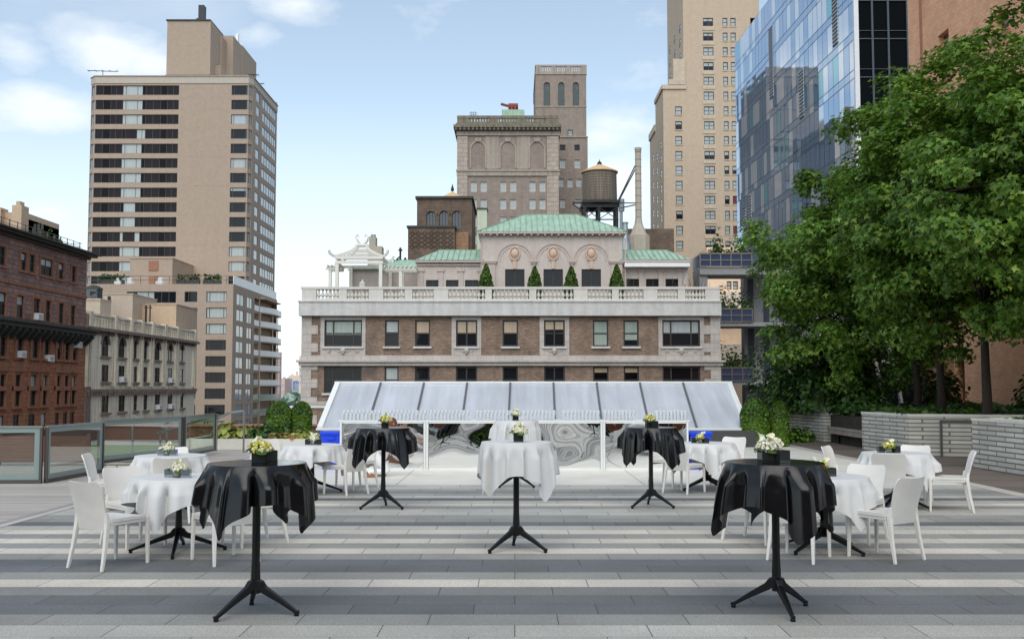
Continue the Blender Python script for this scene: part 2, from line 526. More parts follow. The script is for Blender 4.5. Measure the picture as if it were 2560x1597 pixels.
# ------------------------------------------------------------------ material library
ROW0, ROWH, STONE = 6.705, .33, .915
def granite(name, c, var=.10):
    q = NT(name)
    tcn = q.n('ShaderNodeTexCoord'); s = q.n('ShaderNodeSeparateXYZ'); q.l(tcn.outputs['Object'], s.inputs[0])
    ry = q.math('DIVIDE', q.math('SUBTRACT', s.outputs[1], ROW0), ROWH)
    ri = q.math('FLOOR', ry); fy = q.math('SUBTRACT', ry, ri)
    xx = q.math('DIVIDE', q.math('ADD', s.outputs[0], q.math('MULTIPLY', ri, -.305)), STONE)
    xi = q.math('FLOOR', xx); fx = q.math('SUBTRACT', xx, xi)
    ex = q.math('MINIMUM', fx, q.math('SUBTRACT', 1.0, fx)); ey = q.math('MINIMUM', fy, q.math('SUBTRACT', 1.0, fy))
    j = q.math('MAXIMUM', q.math('LESS_THAN', ex, .0040), q.math('LESS_THAN', ey, .0065))
    cb = q.n('ShaderNodeCombineXYZ'); q.l(xi, cb.inputs[0]); q.l(ri, cb.inputs[1])
    wn = q.n('ShaderNodeTexWhiteNoise', noise_dimensions='2D'); q.l(cb.outputs[0], wn.inputs['Vector'])
    tone = q.math('ADD', q.math('MULTIPLY', q.math('SUBTRACT', wn.outputs['Value'], .5), var * 1.9), 1.0)
    sp = q.ramp(q.noise(95, 2, .7), [(.32, .58), (.68, 1.36)])
    sp2 = q.ramp(q.noise(28, 3, .7), [(.3, .88), (.7, 1.1)])
    blot = q.ramp(q.noise(.8, 6, .65), [(.3, .8), (.72, 1.1)])
    col = q.mixc(1.0, c, sp, 'MULTIPLY'); col = q.mixc(1.0, col, sp2, 'MULTIPLY'); col = q.mixc(1.0, col, blot, 'MULTIPLY')
    tc3 = q.n('ShaderNodeCombineXYZ')
    for i in range(3): q.l(tone, tc3.inputs[i])
    col = q.mixc(1.0, col, tc3.outputs[0], 'MULTIPLY')
    # a few worn drip marks and scuffs
    col = q.mixc(q.ramp(q.noise(2.3, 7, .75, sc3=(1, .5, 1)), [(.62, 0.0), (.74, .5)]), col, (c[0] * .6, c[1] * .6, c[2] * .58))
    col = q.mixc(q.math('MULTIPLY', j, .85), col, (.03, .03, .03))
    q.bump(q.math('SUBTRACT', q.noise(180, 2), q.math('MULTIPLY', j, 2.0)), .25, .004)
    return q.set(col, .72, 0, .35)
granite('granite_white', srgb(214, 207, 193, .95))
granite('granite_light', srgb(186, 184, 175, .95))
granite('granite_mid', srgb(157, 156, 150, .95))
granite('granite_grey', srgb(138, 138, 135, .95))
granite('granite_dark', srgb(112, 114, 115, .95))
def deckmat(name, c, c2):
    q = NT(name)
    tcn = q.n('ShaderNodeTexCoord'); s = q.n('ShaderNodeSeparateXYZ'); q.l(tcn.outputs['Object'], s.inputs[0])
    ry = q.math('DIVIDE', s.outputs[1], .14); ri = q.math('FLOOR', ry); fy = q.math('SUBTRACT', ry, ri)
    wn = q.n('ShaderNodeTexWhiteNoise', noise_dimensions='1D'); q.l(ri, wn.inputs['W'])
    col = q.mixc(wn.outputs['Value'], c, c2)
    g = q.ramp(q.noise(6, 5, .6, sc3=(.25, 5, 1)), [(.3, .8), (.7, 1.12)])
    col = q.mixc(1.0, col, g, 'MULTIPLY')
    j = q.math('LESS_THAN', fy, .06)
    col = q.mixc(q.math('MULTIPLY', j, .75), col, (.03, .027, .025))
    q.bump(q.math('SUBTRACT', q.noise(30, 3), j), .3, .005)
    return q.set(col, .7, 0, .3)
deckmat('deck_grey', srgb(196, 189, 180, .9), srgb(172, 164, 156, .9))
deckmat('deck_brown', srgb(136, 124, 115, .85), srgb(110, 99, 92, .85))
q = NT('slab_pale')
tcn = q.n('ShaderNodeTexCoord'); s = q.n('ShaderNodeSeparateXYZ'); q.l(tcn.outputs['Object'], s.inputs[0])
fx = q.math('FRACT', q.math('DIVIDE', q.math('ADD', s.outputs[0], 2.02), 2.1)); fy = q.math('FRACT', q.math('DIVIDE', q.math('SUBTRACT', s.outputs[1], 16.95), 3.1))
j = q.math('MAXIMUM', q.math('LESS_THAN', fx, .012), q.math('LESS_THAN', fy, .008))
col = q.mixc(1.0, srgb(224, 220, 209, .95), q.ramp(q.noise(1.5, 6), [(.3, .9), (.7, 1.06)]), 'MULTIPLY')
col = q.mixc(q.math('MULTIPLY', j, .6), col, (.2, .19, .17))
q.set(col, .6, 0, .3)
plain('strip_pale', srgb(190, 182, 174), .7, var=.1, bump=.1)
plain('strip_grey', srgb(150, 144, 142), .7, var=.1, bump=.1)
plain('asphalt', (.06, .06, .062), .9, var=.2)
plain('concrete', srgb(165, 160, 152), .85, var=.15, streak=.1)
plain('soil', (.035, .028, .02), .95, var=.3)
plain('lawn', srgb(98, 128, 52, .8), .9, var=.25, scale=9)

# furniture
plain('chair_white', srgb(226, 223, 216, .95), .42, var=.06, scale=8, spec=.4)
plain('metal_black', (.007, .007, .008), .35, var=.2, spec=.3)
q = NT('cloth_white'); q.bump(q.noise(5, 3), .12, .02); q.set(q.mixc(1.0, srgb(218, 218, 216, .95), q.ramp(q.noise(5, 4), [(.3, .96), (.7, 1.02)]), 'MULTIPLY'), .55, 0, .25)
q = NT('cloth_black'); q.bump(q.math('ADD', q.noise(170, 2), q.math('MULTIPLY', q.noise(14, 4), .8)), .12, .004); q.set((.006, .0062, .007), q.ramp(q.noise(22, 4), [(.3, .10), (.7, .22)]), 0, .42)
q = NT('smoke_glass'); q.set((.018, .022, .021), .05, 0, .8)
q = NT('mirror_box'); q.set((.30, .36, .39), .06, .85, .8)
q = NT('mercury_glass'); q.bump(q.noise(90, 2), .6, .01); q.set(q.ramp(q.noise(120, 2), [(.4, .08), (.6, .5)]), .15, .8, .8)
plain('table_underside', (.05, .05, .05), .5)
q = NT('petal_white'); q.set(srgb(240, 240, 222, .95), .5, 0, .3); q.b.inputs['Subsurface Weight'].default_value = .0
q = NT('petal_cream'); q.set(srgb(236, 232, 190, .95), .5, 0, .3)
q = NT('petal_lime'); q.set(srgb(192, 206, 84, .9), .55, 0, .3)
q = NT('petal_yellow'); q.set(srgb(226, 206, 70, .9), .55, 0, .3)
leafmat('leaf_green', srgb(86, 118, 38, .8), .3)
# bar
q = NT('mirror_sheet'); q.bump(q.noise(1.1, 2, .5), .05, .08); q.set((.86, .87, .87), .015, 1.0, .5)
plain('bar_white', srgb(224, 226, 224), .35, var=.04)
thin_glass('wine_glass', (.97, .98, .99), .12, .8, .02, whiten=.5)
plain('bin_blue', srgb(20, 70, 225, .95), .4, var=.06)
# skylight
q = NT('sky_pane')
st = q.ramp(q.math('ADD', q.math('MULTIPLY', q.noise(1.0, 5, .6, sc3=(3.2, .3, .3)), .6), q.math('MULTIPLY', q.noise(.45, 2), .4)), [(.36, .82), (.62, 1.12)])  # vertical streaks imitate reflections, painted into the pane colour
q.set(q.mixc(1.0, srgb(196, 200, 206, .95), st, 'MULTIPLY'), .07, 0, .8)
q.b.inputs['IOR'].default_value = 1.6; q.b.inputs['Transmission Weight'].default_value = 0.0
plain('frame_white', srgb(234, 236, 234), .35, var=.05)
plain('mullion_grey', srgb(92, 94, 98), .4, var=.05)
plain('plinth_dark', srgb(66, 66, 68), .6, var=.12)
# railing
plain('rail_metal', srgb(150, 150, 148), .3, .85, var=.05)
plain('rail_dark', srgb(92, 88, 86), .4, .6, var=.05)
q = NT('glass_border'); q.set(srgb(138, 156, 152, .85), .25, 0, .5)
thin_glass('rail_glass', (.86, .91, .88), .07, .35)
plain('rust_wood', srgb(110, 68, 48), .7, var=.2, streak=.1)
plain('rust_coping', srgb(158, 110, 84), .6, var=.15)
brick('planter_brick', srgb(204, 201, 190, .95), srgb(180, 177, 166, .95), srgb(118, 115, 108), .62, .098, .016, .12, .12, .6)
plain('planter_cap', srgb(208, 204, 192), .8, var=.12, bump=.2)
plain('bench_wood', srgb(150, 138, 130), .7, var=.2)
# plants
leafmat('maple_a', srgb(114, 150, 54, .95), .36); leafmat('maple_b', srgb(88, 126, 46, .95), .34); leafmat('maple_c', srgb(154, 180, 72, .95), .4)
leafmat('box_a', srgb(100, 136, 40, .95), .22); leafmat('box_b', srgb(66, 100, 28, .85), .22)
leafmat('cover_a', srgb(62, 96, 46, .7), .2); leafmat('cover_b', srgb(150, 160, 70, .8), .25); leafmat('cover_c', srgb(96, 124, 50, .8), .2)
leafmat('yew_a', srgb(90, 122, 32, .9), .2); leafmat('yew_b', srgb(62, 94, 26, .8), .2)
leafmat('hosta', srgb(176, 182, 96, .8), .25)
leafmat('rust_leaf', srgb(140, 96, 54, .8), .2)
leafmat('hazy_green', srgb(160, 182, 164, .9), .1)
plain('bark', srgb(58, 48, 40, .8), .9, var=.3, scale=6, bump=.5, bscale=20)
plain('twig', srgb(90, 72, 62, .8), .9)

# windows
glassy('pane_dark', (.012, .015, .018), .04, .18, .5, spec=.24)
glassy('pane_black', (.004, .004, .005), .12, .1, .5, spec=.3)
glassy('pane_brown', (.018, .013, .014), .07, .2, .45, spec=.14)
glassy('pane_brown_deep', (.008, .007, .008), .06, .2, .45, spec=.1)
glassy('pane_sky', (.34, .38, .40), .05, .15, .4, ior=1.8)  # pale base colour stands in for bright sky reflected in the glass
glassy('pane_arch', (.03, .035, .04), .05, .35, .8)
def curtain(name, c):
    q = NT(name)
    f = q.ramp(q.noise(1, 3, .5, sc3=(9, 9, .3)), [(.3, .82), (.7, 1.05)])
    q.bump(q.noise(.5, 2), .08, .05)
    q.set(q.mixc(1.0, c, f, 'MULTIPLY'), .5, 0, .3)
    q.b.inputs['Coat Weight'].default_value = .8; q.b.inputs['Coat Roughness'].default_value = .03
    return q.m
curtain('pane_light', srgb(176, 184, 182)); curtain('pane_tan', srgb(186, 166, 138)); curtain('pane_green', srgb(158, 172, 162)); curtain('pane_red', srgb(120, 58, 70))
plain('frame_dark', srgb(52, 48, 48), .5, var=.08)
plain('frame_bronze', srgb(70, 66, 66), .45, var=.05)
plain('frame_stone', srgb(200, 196, 188), .6, var=.05)
plain('frame_teal', srgb(60, 78, 74), .5, var=.1)

# building skins
brick('brick_tower', srgb(182, 163, 145), srgb(172, 154, 136), srgb(166, 150, 134), .3, .1, .012, .05, .04, .1)
plain('tower_band', srgb(190, 174, 157), .85, var=.06, streak=.05)
plain('tower_cap', srgb(190, 180, 166), .85, var=.06, streak=.08)
brick('brick_main', srgb(154, 128, 108), srgb(118, 99, 85), srgb(134, 120, 108), .24, .085, .012, .2, .18, .3, patch=srgb(92, 84, 80))
def ashlar(name, c, bw, bh, var=.1, streak=.15, ms=.012, mc=.62):
    return brick(name, c, tuple(x * .93 for x in c), tuple(x * mc for x in c), bw, bh, ms, var, streak, .2, .8)
ashlar('stone_main', srgb(192, 184, 176), .62, .48)
plain('band_white', srgb(205, 204, 199), .75, var=.1, streak=.2)
plain('baluster_stone', srgb(212, 208, 200), .75, var=.08, streak=.1)
plain('stucco_pink', srgb(198, 187, 178), .85, var=.08, streak=.12, bump=.15)
plain('stucco_trim', srgb(192, 178, 170), .8, var=.06, streak=.08)
plain('terracotta', srgb(206, 180, 160), .8, var=.1)
def copper(name, c):
    q = NT(name)
    f = q.ramp(q.noise(1.0, 5, .6, sc3=(4, 1, 1)), [(.3, .72), (.7, 1.1)])
    return q.set(q.mixc(1.0, c, f, 'MULTIPLY'), .6, 0, .3)
copper('copper_green', srgb(166, 194, 172)); copper('copper_seam', srgb(142, 172, 150))
plain('pergola_white', srgb(224, 221, 210), .5, var=.05)
brick('brick_lattice', srgb(120, 100, 84), srgb(96, 82, 70), srgb(100, 88, 78), .24, .085, .012, .22, .2, .3)
plain('lattice_dark', srgb(74, 64, 56), .9, var=.2)
plain('chimney_green', srgb(190, 194, 174), .85, var=.08, streak=.1)
brick('brick_stone', srgb(160, 146, 134), srgb(146, 132, 122), srgb(140, 128, 118), .34, .11, .014, .12, .22, .1)
ashlar('stone_quoin', srgb(184, 170, 156), 1.6, .8, .1, .15, .05)
plain('stone_trim', srgb(172, 160, 146), .85, var=.14, streak=.3)
plain('stone_dirty', srgb(132, 124, 108), .9, var=.25, streak=.4)
plain('green_dark', srgb(34, 64, 54), .4, var=.25, scale=1.2)
q = NT('tank_wood')
s_ = q.ramp(q.noise(1.0, 4, .6, sc3=(7, 7, .25)), [(.35, .65), (.7, 1.2)])
q.set(q.mixc(1.0, srgb(132, 120, 108), s_, 'MULTIPLY'), .85, 0, .2)
plain('tank_roof', srgb(212, 178, 134), .7, var=.1)
plain('steel_black', srgb(34, 34, 36), .6, var=.15)
plain('flue_stone', srgb(178, 168, 152), .8, var=.1, streak=.15)
plain('galvanised', srgb(150, 156, 158), .4, .6, var=.1)
plain('rust_red', srgb(132, 60, 44), .7, var=.2)
brick('brick_tan', srgb(204, 184, 160), srgb(196, 176, 152), srgb(186, 168, 148), .4, .14, .016, .05, .07, .1)
ashlar('tan_trim', srgb(206, 190, 168), 1.0, .7, .08, .1)
brick('brick_orange', srgb(242, 190, 148), srgb(226, 166, 126), srgb(208, 164, 136), .24, .08, .012, .12, .1, .4)
brick('brick_ochre', srgb(172, 134, 100), srgb(146, 112, 84), srgb(130, 110, 92), .24, .08, .012, .15, .1, .3)
brick('brick_rust', srgb(150, 82, 58), srgb(126, 66, 46), srgb(120, 76, 60), .24, .08, .012, .15, .1, .3)
brick('brownstone', srgb(162, 128, 118), srgb(134, 105, 98), srgb(102, 80, 75), .9, .38, .03, .2, .25, .6)
plain('brownstone_trim', srgb(154, 104, 78), .85, var=.18, streak=.25)
brick('brownstone_low', srgb(176, 120, 90), srgb(158, 106, 80), srgb(106, 72, 56), .8, .36, .02, .18, .25, .5)
plain('cornice_dark', srgb(62, 62, 58), .7, var=.15)
plain('terra_white', srgb(248, 230, 206), .75, var=.14, streak=.5)
plain('terra_dirty', srgb(146, 128, 116), .85, var=.3, streak=.6)
plain('roof_tan', srgb(196, 172, 146), .85, var=.12, streak=.1)
plain('roof_pale', srgb(182, 168, 152), .85, var=.1, streak=.1)
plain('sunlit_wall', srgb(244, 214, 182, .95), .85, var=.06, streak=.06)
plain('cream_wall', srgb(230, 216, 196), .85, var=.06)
plain('roof_grey', srgb(120, 116, 110), .9, var=.2)
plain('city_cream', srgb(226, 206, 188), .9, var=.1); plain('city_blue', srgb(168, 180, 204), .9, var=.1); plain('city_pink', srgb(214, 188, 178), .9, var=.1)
# curtain wall glass: mirror-like coated panes of three kinds
glassy('coated_blue', srgb(146, 174, 204), .02, .03, .15, .66)
glassy('coated_pale', srgb(210, 218, 228), .05, .02, .2, .55)
glassy('coated_teal', srgb(120, 186, 196), .06, .03, .3, .6)
glassy('interior_black', (.003, .004, .004), .05, .03, .3, spec=.035)
glassy('guard_blue', srgb(56, 74, 102), .06, .1, .4, .2)
glassy('pavilion_glass', (.006, .012, .015), .06, .05, .4, spec=.12)
plain('louvre_dark', srgb(40, 46, 52), .5)
plain('mullion_pale', srgb(206, 206, 206), .4, .3, var=.05)
plain('mullion_dark', srgb(60, 68, 78), .4, .3, var=.05)
plain('concrete_cool', srgb(142, 142, 142), .7, var=.1, streak=.1)
# people
plain('skin', srgb(198, 150, 126), .5, var=.05); plain('hair_auburn', srgb(112, 60, 42), .6, var=.2)
plain('shirt_white', srgb(236, 236, 236), .7, var=.03); plain('shoe_tan', srgb(150, 104, 66), .6, var=.1)
# ------------------------------------------------------------------ the ground far below and the roof terrace
GZ = -38.0
mb = MB(); mb.poly([(-4000, -1500, GZ), (4000, -1500, GZ), (4000, 5500, GZ), (-4000, 5500, GZ)])
tag(mb.obj('ground', 'asphalt'), kind='structure')
mb = MB(); mb.box((-15, -16, -1.2), (17, 34, -.03))
tag(mb.obj('terrace', 'concrete'), kind='structure')
TONES = {'V': 0, 'L': 1, 'M': 2, 'G': 3, 'D': 4}
rows = 'LMDDGVMDDMVMVMVLDMMLLMVLDLMGMLL'           # near to far, as the bands run in the photograph
rng = random.Random(3)
mb = MB()
for k in range(-66, len(rows)):
    t = TONES[rows[k]] if k >= 0 else (1 if k == -1 else TONES[rng.choice('VLMGDM')])
    y0 = ROW0 + ROWH * k; y1 = y0 + ROWH
    mb.poly([(-6.05, y0, 0), (7.62, y0, 0), (7.62, y1, 0), (-6.05, y1, 0)], t)
tag(mb.obj('paving', ['granite_white', 'granite_light', 'granite_mid', 'granite_grey', 'granite_dark']), kind='structure')
YP = ROW0 + ROWH * len(rows)
mb = MB(); mb.poly([(-6.05, YP, 0), (7.62, YP, 0), (7.62, 27.9, 0), (-6.05, 27.9, 0)])
tag(mb.obj('slab_paving', 'slab_pale'), kind='structure')
mb = MB(); mb.poly([(-14.5, -15, -.006), (-6.3, -15, -.006), (-6.3, 33.5, -.006), (-14.5, 33.5, -.006)])
tag(mb.obj('deck', 'deck_grey'), kind='structure')
mb = MB(); mb.poly([(7.9, -15, -.006), (16.5, -15, -.006), (16.5, 33.8, -.006), (7.9, 33.8, -.006)])
mb.poly([(-6.05, 27.9, -.006), (7.62, 27.9, -.006), (7.62, 33.8, -.006), (-6.05, 33.8, -.006)])
tag(mb.obj('deck', 'deck_brown'), kind='structure')
mb = MB()
mb.poly([(-6.3, -15, .002), (-6.17, -15, .002), (-6.17, 33.5, .002), (-6.3, 33.5, .002)], 1)
mb.poly([(-6.17, -15, .004), (-6.05, -15, .004), (-6.05, 33.5, .004), (-6.17, 33.5, .004)], 0)
mb.poly([(7.62, -15, .003), (7.9, -15, .003), (7.9, 33.8, .003), (7.62, 33.8, .003)], 0)
tag(mb.obj('paving_border', ['strip_pale', 'strip_grey']), kind='structure')

# ------------------------------------------------------------------ left: glass railing, ramp, parapet
def glass_panel(p0, p1, z0, z1, label):
    p0, p1 = Vector((*p0, 0)), Vector((*p1, 0))
    F = Fac(p0[:2], p1[:2]); L = F.L
    t = thing('glass_railing', label, 'railing', (p0.x, p0.y, 0), 0, 'glass railing panels along the deck')
    b = .085
    m = MB(F.M); m.box((.05, -.006, z0 + .06), (L - .05, .006, z1 - .03)); wpart('glass_pane', m, 'rail_glass', t)
    m = MB(F.M)
    for r in (((.05, z0 + .06), (.05 + b, z1 - .03)), ((L - .05 - b, z0 + .06), (L - .05, z1 - .03)), ((.05 + b, z0 + .06), (L - .05 - b, z0 + .06 + b)), ((.05 + b, z1 - .03 - b), (L - .05 - b, z1 - .03))):
        m.box((r[0][0], -.009, r[0][1]), (r[1][0], .009, r[1][1]))
    wpart('border', m, 'glass_border', t)
    m = MB(F.M); m.box((0, -.03, z1 - .03), (L, .03, z1)); wpart('top_rail', m, 'rail_metal', t)
    m = MB(F.M); m.box((0, -.025, z0), (L, .025, z0 + .06)); wpart('bottom_rail', m, 'rail_dark', t)
    for x in (0, L - .04):
        m = MB(F.M); m.box((x, -.028, z0), (x + .04, .028, z1 - .03)); wpart('post', m, 'rail_dark', t)
    return t
glass_panel((-10.6, 17.1), (-8.14, 17.26), .0, .98, 'nearest glass railing panel facing the deck at the left edge')
glass_panel((-8.1, 17.3), (-8.02, 19.5), .0, .98, 'glass railing panel set end on behind the nearest corner post')
glass_panel((-8.32, 20.0), (-7.6, 22.85), .12, .99, 'glass railing panel on the low block wall')
glass_panel((-7.57, 22.9), (-7.55, 25.2), .05, .99, 'farthest glass railing panel, next to the bright handrail')
m = MB(); m.box((-8.5, 20.05, -.02), (-7.62, 20.3, .12))
m.bar([(-8.3, 20.0, .05), (-7.6, 22.9, .05)], (.2, .14))
tag(m.obj('curb_wall', 'planter_brick'), 'low grey block wall carrying the third glass railing panel', 'wall')
# rust coloured parapet round the terrace
t = thing('parapet_wall', 'long rust brown parapet wall with a paler coping behind the glass railing', 'wall', (-13.2, 24, 0))
m = MB(); m.box((-13.4, 14.5, -.5), (-13.1, 31.6, .46)); m.box((-13.1, 31.3, -.5), (-5.2, 31.6, .42)); wpart('wall', m, 'rust_wood', t)
m = MB(); m.box((-13.46, 14.5, .46), (-13.04, 31.66, .52)); m.box((-13.04, 31.24, .42), (-5.2, 31.66, .48)); wpart('coping', m, 'rust_coping', t)
t = thing('wood_screen', 'dark brown board screen seen through the nearest railing glass', 'screen', (-11.5, 19.5, 0))
m = MB()
for k in range(9): m.box((-13.0, 21.2 + .002 * k, .06 + k * .062), (-9.0, 21.24, .116 + k * .062))
wpart('boards', m, 'rust_wood', t)
for x in (-12.9, -11.0, -9.1):
    m = MB(); m.box((x, 21.26, 0), (x + .07, 21.32, .66)); wpart('post', m, 'rail_dark', t)
m = MB(); m.poly([(-13, 23.0, .004), (-8.6, 23.0, .004), (-7.9, 28.5, .004), (-13, 28.5, .004)])
tag(m.obj('lawn', 'lawn'), kind='structure')
def handrail(pts, posts, label):
    t = thing('handrail', label, 'handrail', (*pts[0][:2], 0), 0)
    m = MB(); m.bar(pts, (.05, .05)); wpart('rail', m, 'rail_metal', t)
    for x, y, z in posts:
        m = MB(); m.box((x - .02, y - .02, 0), (x + .02, y + .02, z)); wpart('post', m, 'rail_metal', t)
    return t
handrail([(-7.75, 25.6, .78), (-7.25, 25.4, 1.0), (-6.85, 25.3, 1.05), (-6.85, 25.3, .98)], [(-6.86, 25.32, 1.02)], 'bright steel handrail rising beyond the last glass panel')
handrail([(-9.6, 25.0, .95), (-8.55, 24.7, .62)], [(-8.6, 24.72, .62), (-9.55, 25.0, .94)], 'steel stair handrail falling to the right behind the glass')
handrail([(-8.5, 23.8, .55), (-7.95, 24.2, .75), (-7.7, 26.0, .92)], [(-8.45, 23.85, .55), (-7.72, 25.9, .9)], 'steel handrail climbing to the right behind the third glass panel')
m = MB(); m.box((-7.4, 30.2, 1.02), (-5.0, 30.26, 1.08)); m.cyl((-6.4, 30.23, 0), (-6.4, 30.23, 1.02), .02)
m.cyl((-5.1, 30.23, 0), (-5.1, 30.23, 1.02), .02)
tag(m.obj('guard_rail', 'frame_white'), 'pale horizontal guard rail passing behind the round hedges', 'railing')

# ------------------------------------------------------------------ skylight behind the bar
t = thing('skylight', 'long sloping glass skylight of nine frosted panes in a white frame', 'skylight', (.05, 29, 0))
SX0, SX1 = at(800, 1071, 27.9)[0], at(1867, 1071, 27.9)[0]
ZB, ZT, YB, YT = .50, 1.76, 27.9, 30.5
TX0, TX1 = at(845, 959, YT)[0], at(1822, 959, YT)[0]
def skp(f, k, off=0.0):
    a = Vector((SX0 + (SX1 - SX0) * f, YB, ZB)); b = Vector((TX0 + (TX1 - TX0) * f, YT, ZT))
    nrm = Vector((0, -(ZT - ZB), YT - YB)).normalized()
    return a.lerp(b, k) + nrm * off
fr = [0, .11, .2205, .331, .4415, .552, .6625, .773, .884, 1.0]
fr = [(px - 843.6) / (1822 - 843.6) for px in (843.6, 951, 1059, 1167, 1275, 1383, 1491, 1599, 1707, 1822)]
for a, b in zip(fr, fr[1:]):
    m = MB(); m.ring([[skp(a, 0, 0), skp(b, 0, 0), skp(b, 1, 0), skp(a, 1, 0)], [skp(a, 0, -.03), skp(b, 0, -.03), skp(b, 1, -.03), skp(a, 1, -.03)]])
    wpart('glass_pane', m, 'sky_pane', t)
for f in fr[1:-1]:
    m = MB(); m.bar([skp(f, 0, .02), skp(f, 1, .02)], (.055, .05), up=(0, -.4, .9)); wpart('mullion', m, 'mullion_grey', t)
for f in (0, 1):
    m = MB(); m.bar([skp(f, 0, .025), skp(f, 1, .025)], (.15, .08), up=(0, -.4, .9)); wpart('side_frame', m, 'frame_white', t)
m = MB(); m.box((TX0 - .1, YT - .03, ZT), (TX1 + .1, YT + .3, ZT + .06)); wpart('top_rail', m, 'frame_white', t)
m = MB(); m.box((SX0 - .1, YB - .08, ZB - .05), (SX1 + .1, YB + .03, ZB + .012)); wpart('bottom_rail', m, 'frame_white', t)
m = MB()
for f, s in ((0, 1), (1, -1)):
    a, b = skp(f, 0), skp(f, 1)
    m.poly([(a.x, a.y, a.z), (b.x, b.y, b.z), (b.x, b.y, .0), (a.x, a.y, .0)])
m.poly([(TX0, YT + .1, 0), (TX1, YT + .1, 0), (TX1, YT + .1, ZT), (TX0, YT + .1, ZT)])
wpart('side_wall', m, 'frame_white', t)
px0, px1 = at(779, 1075, 27.6)[0], at(1889, 1075, 27.6)[0]
m = MB(); m.box((px0, 27.5, 0), (px1, 28.0, ZB - .06))
wpart('plinth', m, 'plinth_dark', t, bevel=.01)

# ------------------------------------------------------------------ right: planter walls with a bench
def wallseg(m, p0, p1, z1, th=.3, m0=0):
    F = Fac(p0, p1)
    k = MB(F.M); k.box((0, 0, 0), (F.L, th, z1))
    off = len(m.v); m.v += k.v; m.f += [tuple(i + off for i in f) for f in k.f]; m.mi += [m0] * len(k.f)
def capseg(m, p0, p1, z1, th=.32):
    F = Fac(p0, p1); k = MB(F.M); k.box((-.01, -.015, z1), (F.L + .01, th, z1 + .06))
    off = len(m.v); m.v += k.v; m.f += [tuple(i + off for i in f) for f in k.f]; m.mi += k.mi
def planter(label, segs, z1, open_nook=None):
    t = thing('planter_wall', label, 'planter', (*segs[0][0], 0))
    for p0, p1 in segs:
        m = MB(); wallseg(m, p0, p1, z1); wpart('wall', m, 'planter_brick', t)
        m = MB(); capseg(m, p0, p1, z1); wpart('cap', m, 'planter_cap', t)
    return t
PA0, PA1 = (8.75, 33.6), (9.3, 30.1)
planter('farthest pale block planter wall, between the round hedges and the bench', [(PA0, PA1), (PA1, (10.3, 29.9))], .94)
planter('block planter wall behind the slatted bench', [((10.1, 29.9), (10.2, 26.5))], .90)
planter('middle block planter wall between the bench and the shaded niche', [((10.2, 26.62), (9.2, 26.5)), ((9.2, 26.5), (9.5, 24.1)), ((9.5, 24.1), (12.2, 23.2))], .94)
planter('nearest block planter wall at the right edge of the terrace', [((10.9, 20.75), (9.42, 20.6)), ((9.42, 20.6), (9.75, 14.0))], .96)
m = MB(); m.box((9.5, 26.7, -.0), (16.4, 33.6, .82)); m.box((10.5, 14.2, 0), (16.4, 20.5, .84)); m.box((9.9, 24.0, 0), (16.4, 26.7, .82)); m.box((12.2, 20.5, 0), (16.4, 24.0, .82))
tag(m.obj('planter_soil', 'soil'), kind='structure')
t = thing('bench', 'pale wooden bench seat fitted in the planter nook', 'bench', (9.6, 28.2, 0))
m = MB(); m.box((9.32, 26.65, .40), (10.0, 29.85, .47)); wpart('seat', m, 'bench_wood', t, bevel=.01)
m = MB(); m.box((9.33, 26.7, .28), (9.37, 29.8, .395)); wpart('apron', m, 'bench_wood', t)
for y in (27.3, 29.2):
    m = MB(); m.box((9.5, y, 0), (9.9, y + .12, .395)); wpart('leg', m, 'planter_cap', t)
t = thing('niche_gate', 'dark framed opening in the shaded planter wall niche', 'gate', (10.6, 23.6, 0))
F = Fac((10.0, 23.9), (11.6, 23.36))
m = MB(F.M); m.box((.15, -.04, 0), (.2, .02, .86)); m.box((.2, -.04, .81), (1.6, .02, .86)); wpart('frame', m, 'rail_dark', t)
m = MB(F.M); m.box((.2, -.018, 0), (1.6, -.012, .81)); wpart('panel', m, 'planter_brick', t)
# ------------------------------------------------------------------ apartment house straight across (brick, stone trim, balustrade, penthouse)
D = 69.0
t = thing('apartment_house', 'brown brick apartment house with white parapet band facing the terrace', 'building', (0, D, GZ))
F = FY(D)
XL, XR = at(755.6, 850, D)[0], at(1799, 850, D)[0]
Zb0 = at(1287, 790, D)[1]; Zb1 = at(1287, 753, D)[1]; Zt = at(1287, 718, D)[1]
W1 = [(811, 905, 't'), (962, 997, 's'), (1037.5, 1075, 's'), (1140, 1193, 'd'), (1256.5, 1295, 's'), (1360, 1412, 'd'), (1482.5, 1521, 's'), (1559, 1597, 's'), (1656, 1750, 't')]
pk = [('green', .55), ('dark', .45), ('tan', .5), ('tan', .5), ('tan', .5), ('tan', .0), ('green', 1.0), ('green', .75), ('dark', .5)]
holes = []; rows_ = []
zt1, zb1 = at(1287, 800, D)[1], at(1287, 866, D)[1]
zt2, zb2 = at(1287, 916, D)[1], at(1287, 983, D)[1]
pitch = zt1 - zt2
for r in range(4):
    for i, (a, b, s) in enumerate(W1):
        u0, u1 = F.uz(a, 850)[0], F.uz(b, 850)[0]
        if r < 2:
            holes.append((u0, zb1 - pitch * r, u1, zt1 - pitch * r)); rows_.append((r, i, s))
m = MB(F.M); wall(m, (XL, GZ, XR, Zb0), holes, .3)
m2 = MB(); shell(m2, XL, D, XR, D + 26, GZ, Zb0, 0, 'FT')
off = len(m.v); m.v += m2.v; m.f += [tuple(i + off for i in f) for f in m2.f]; m.mi += m2.mi
wpart('wall', m, 'brick_main', t)
m = MB(F.M); m.box((XL + .2, .35, GZ), (XR - .2, .5, Zb0 - .2)); wpart('interior', m, 'pane_black', t)
AW = {}
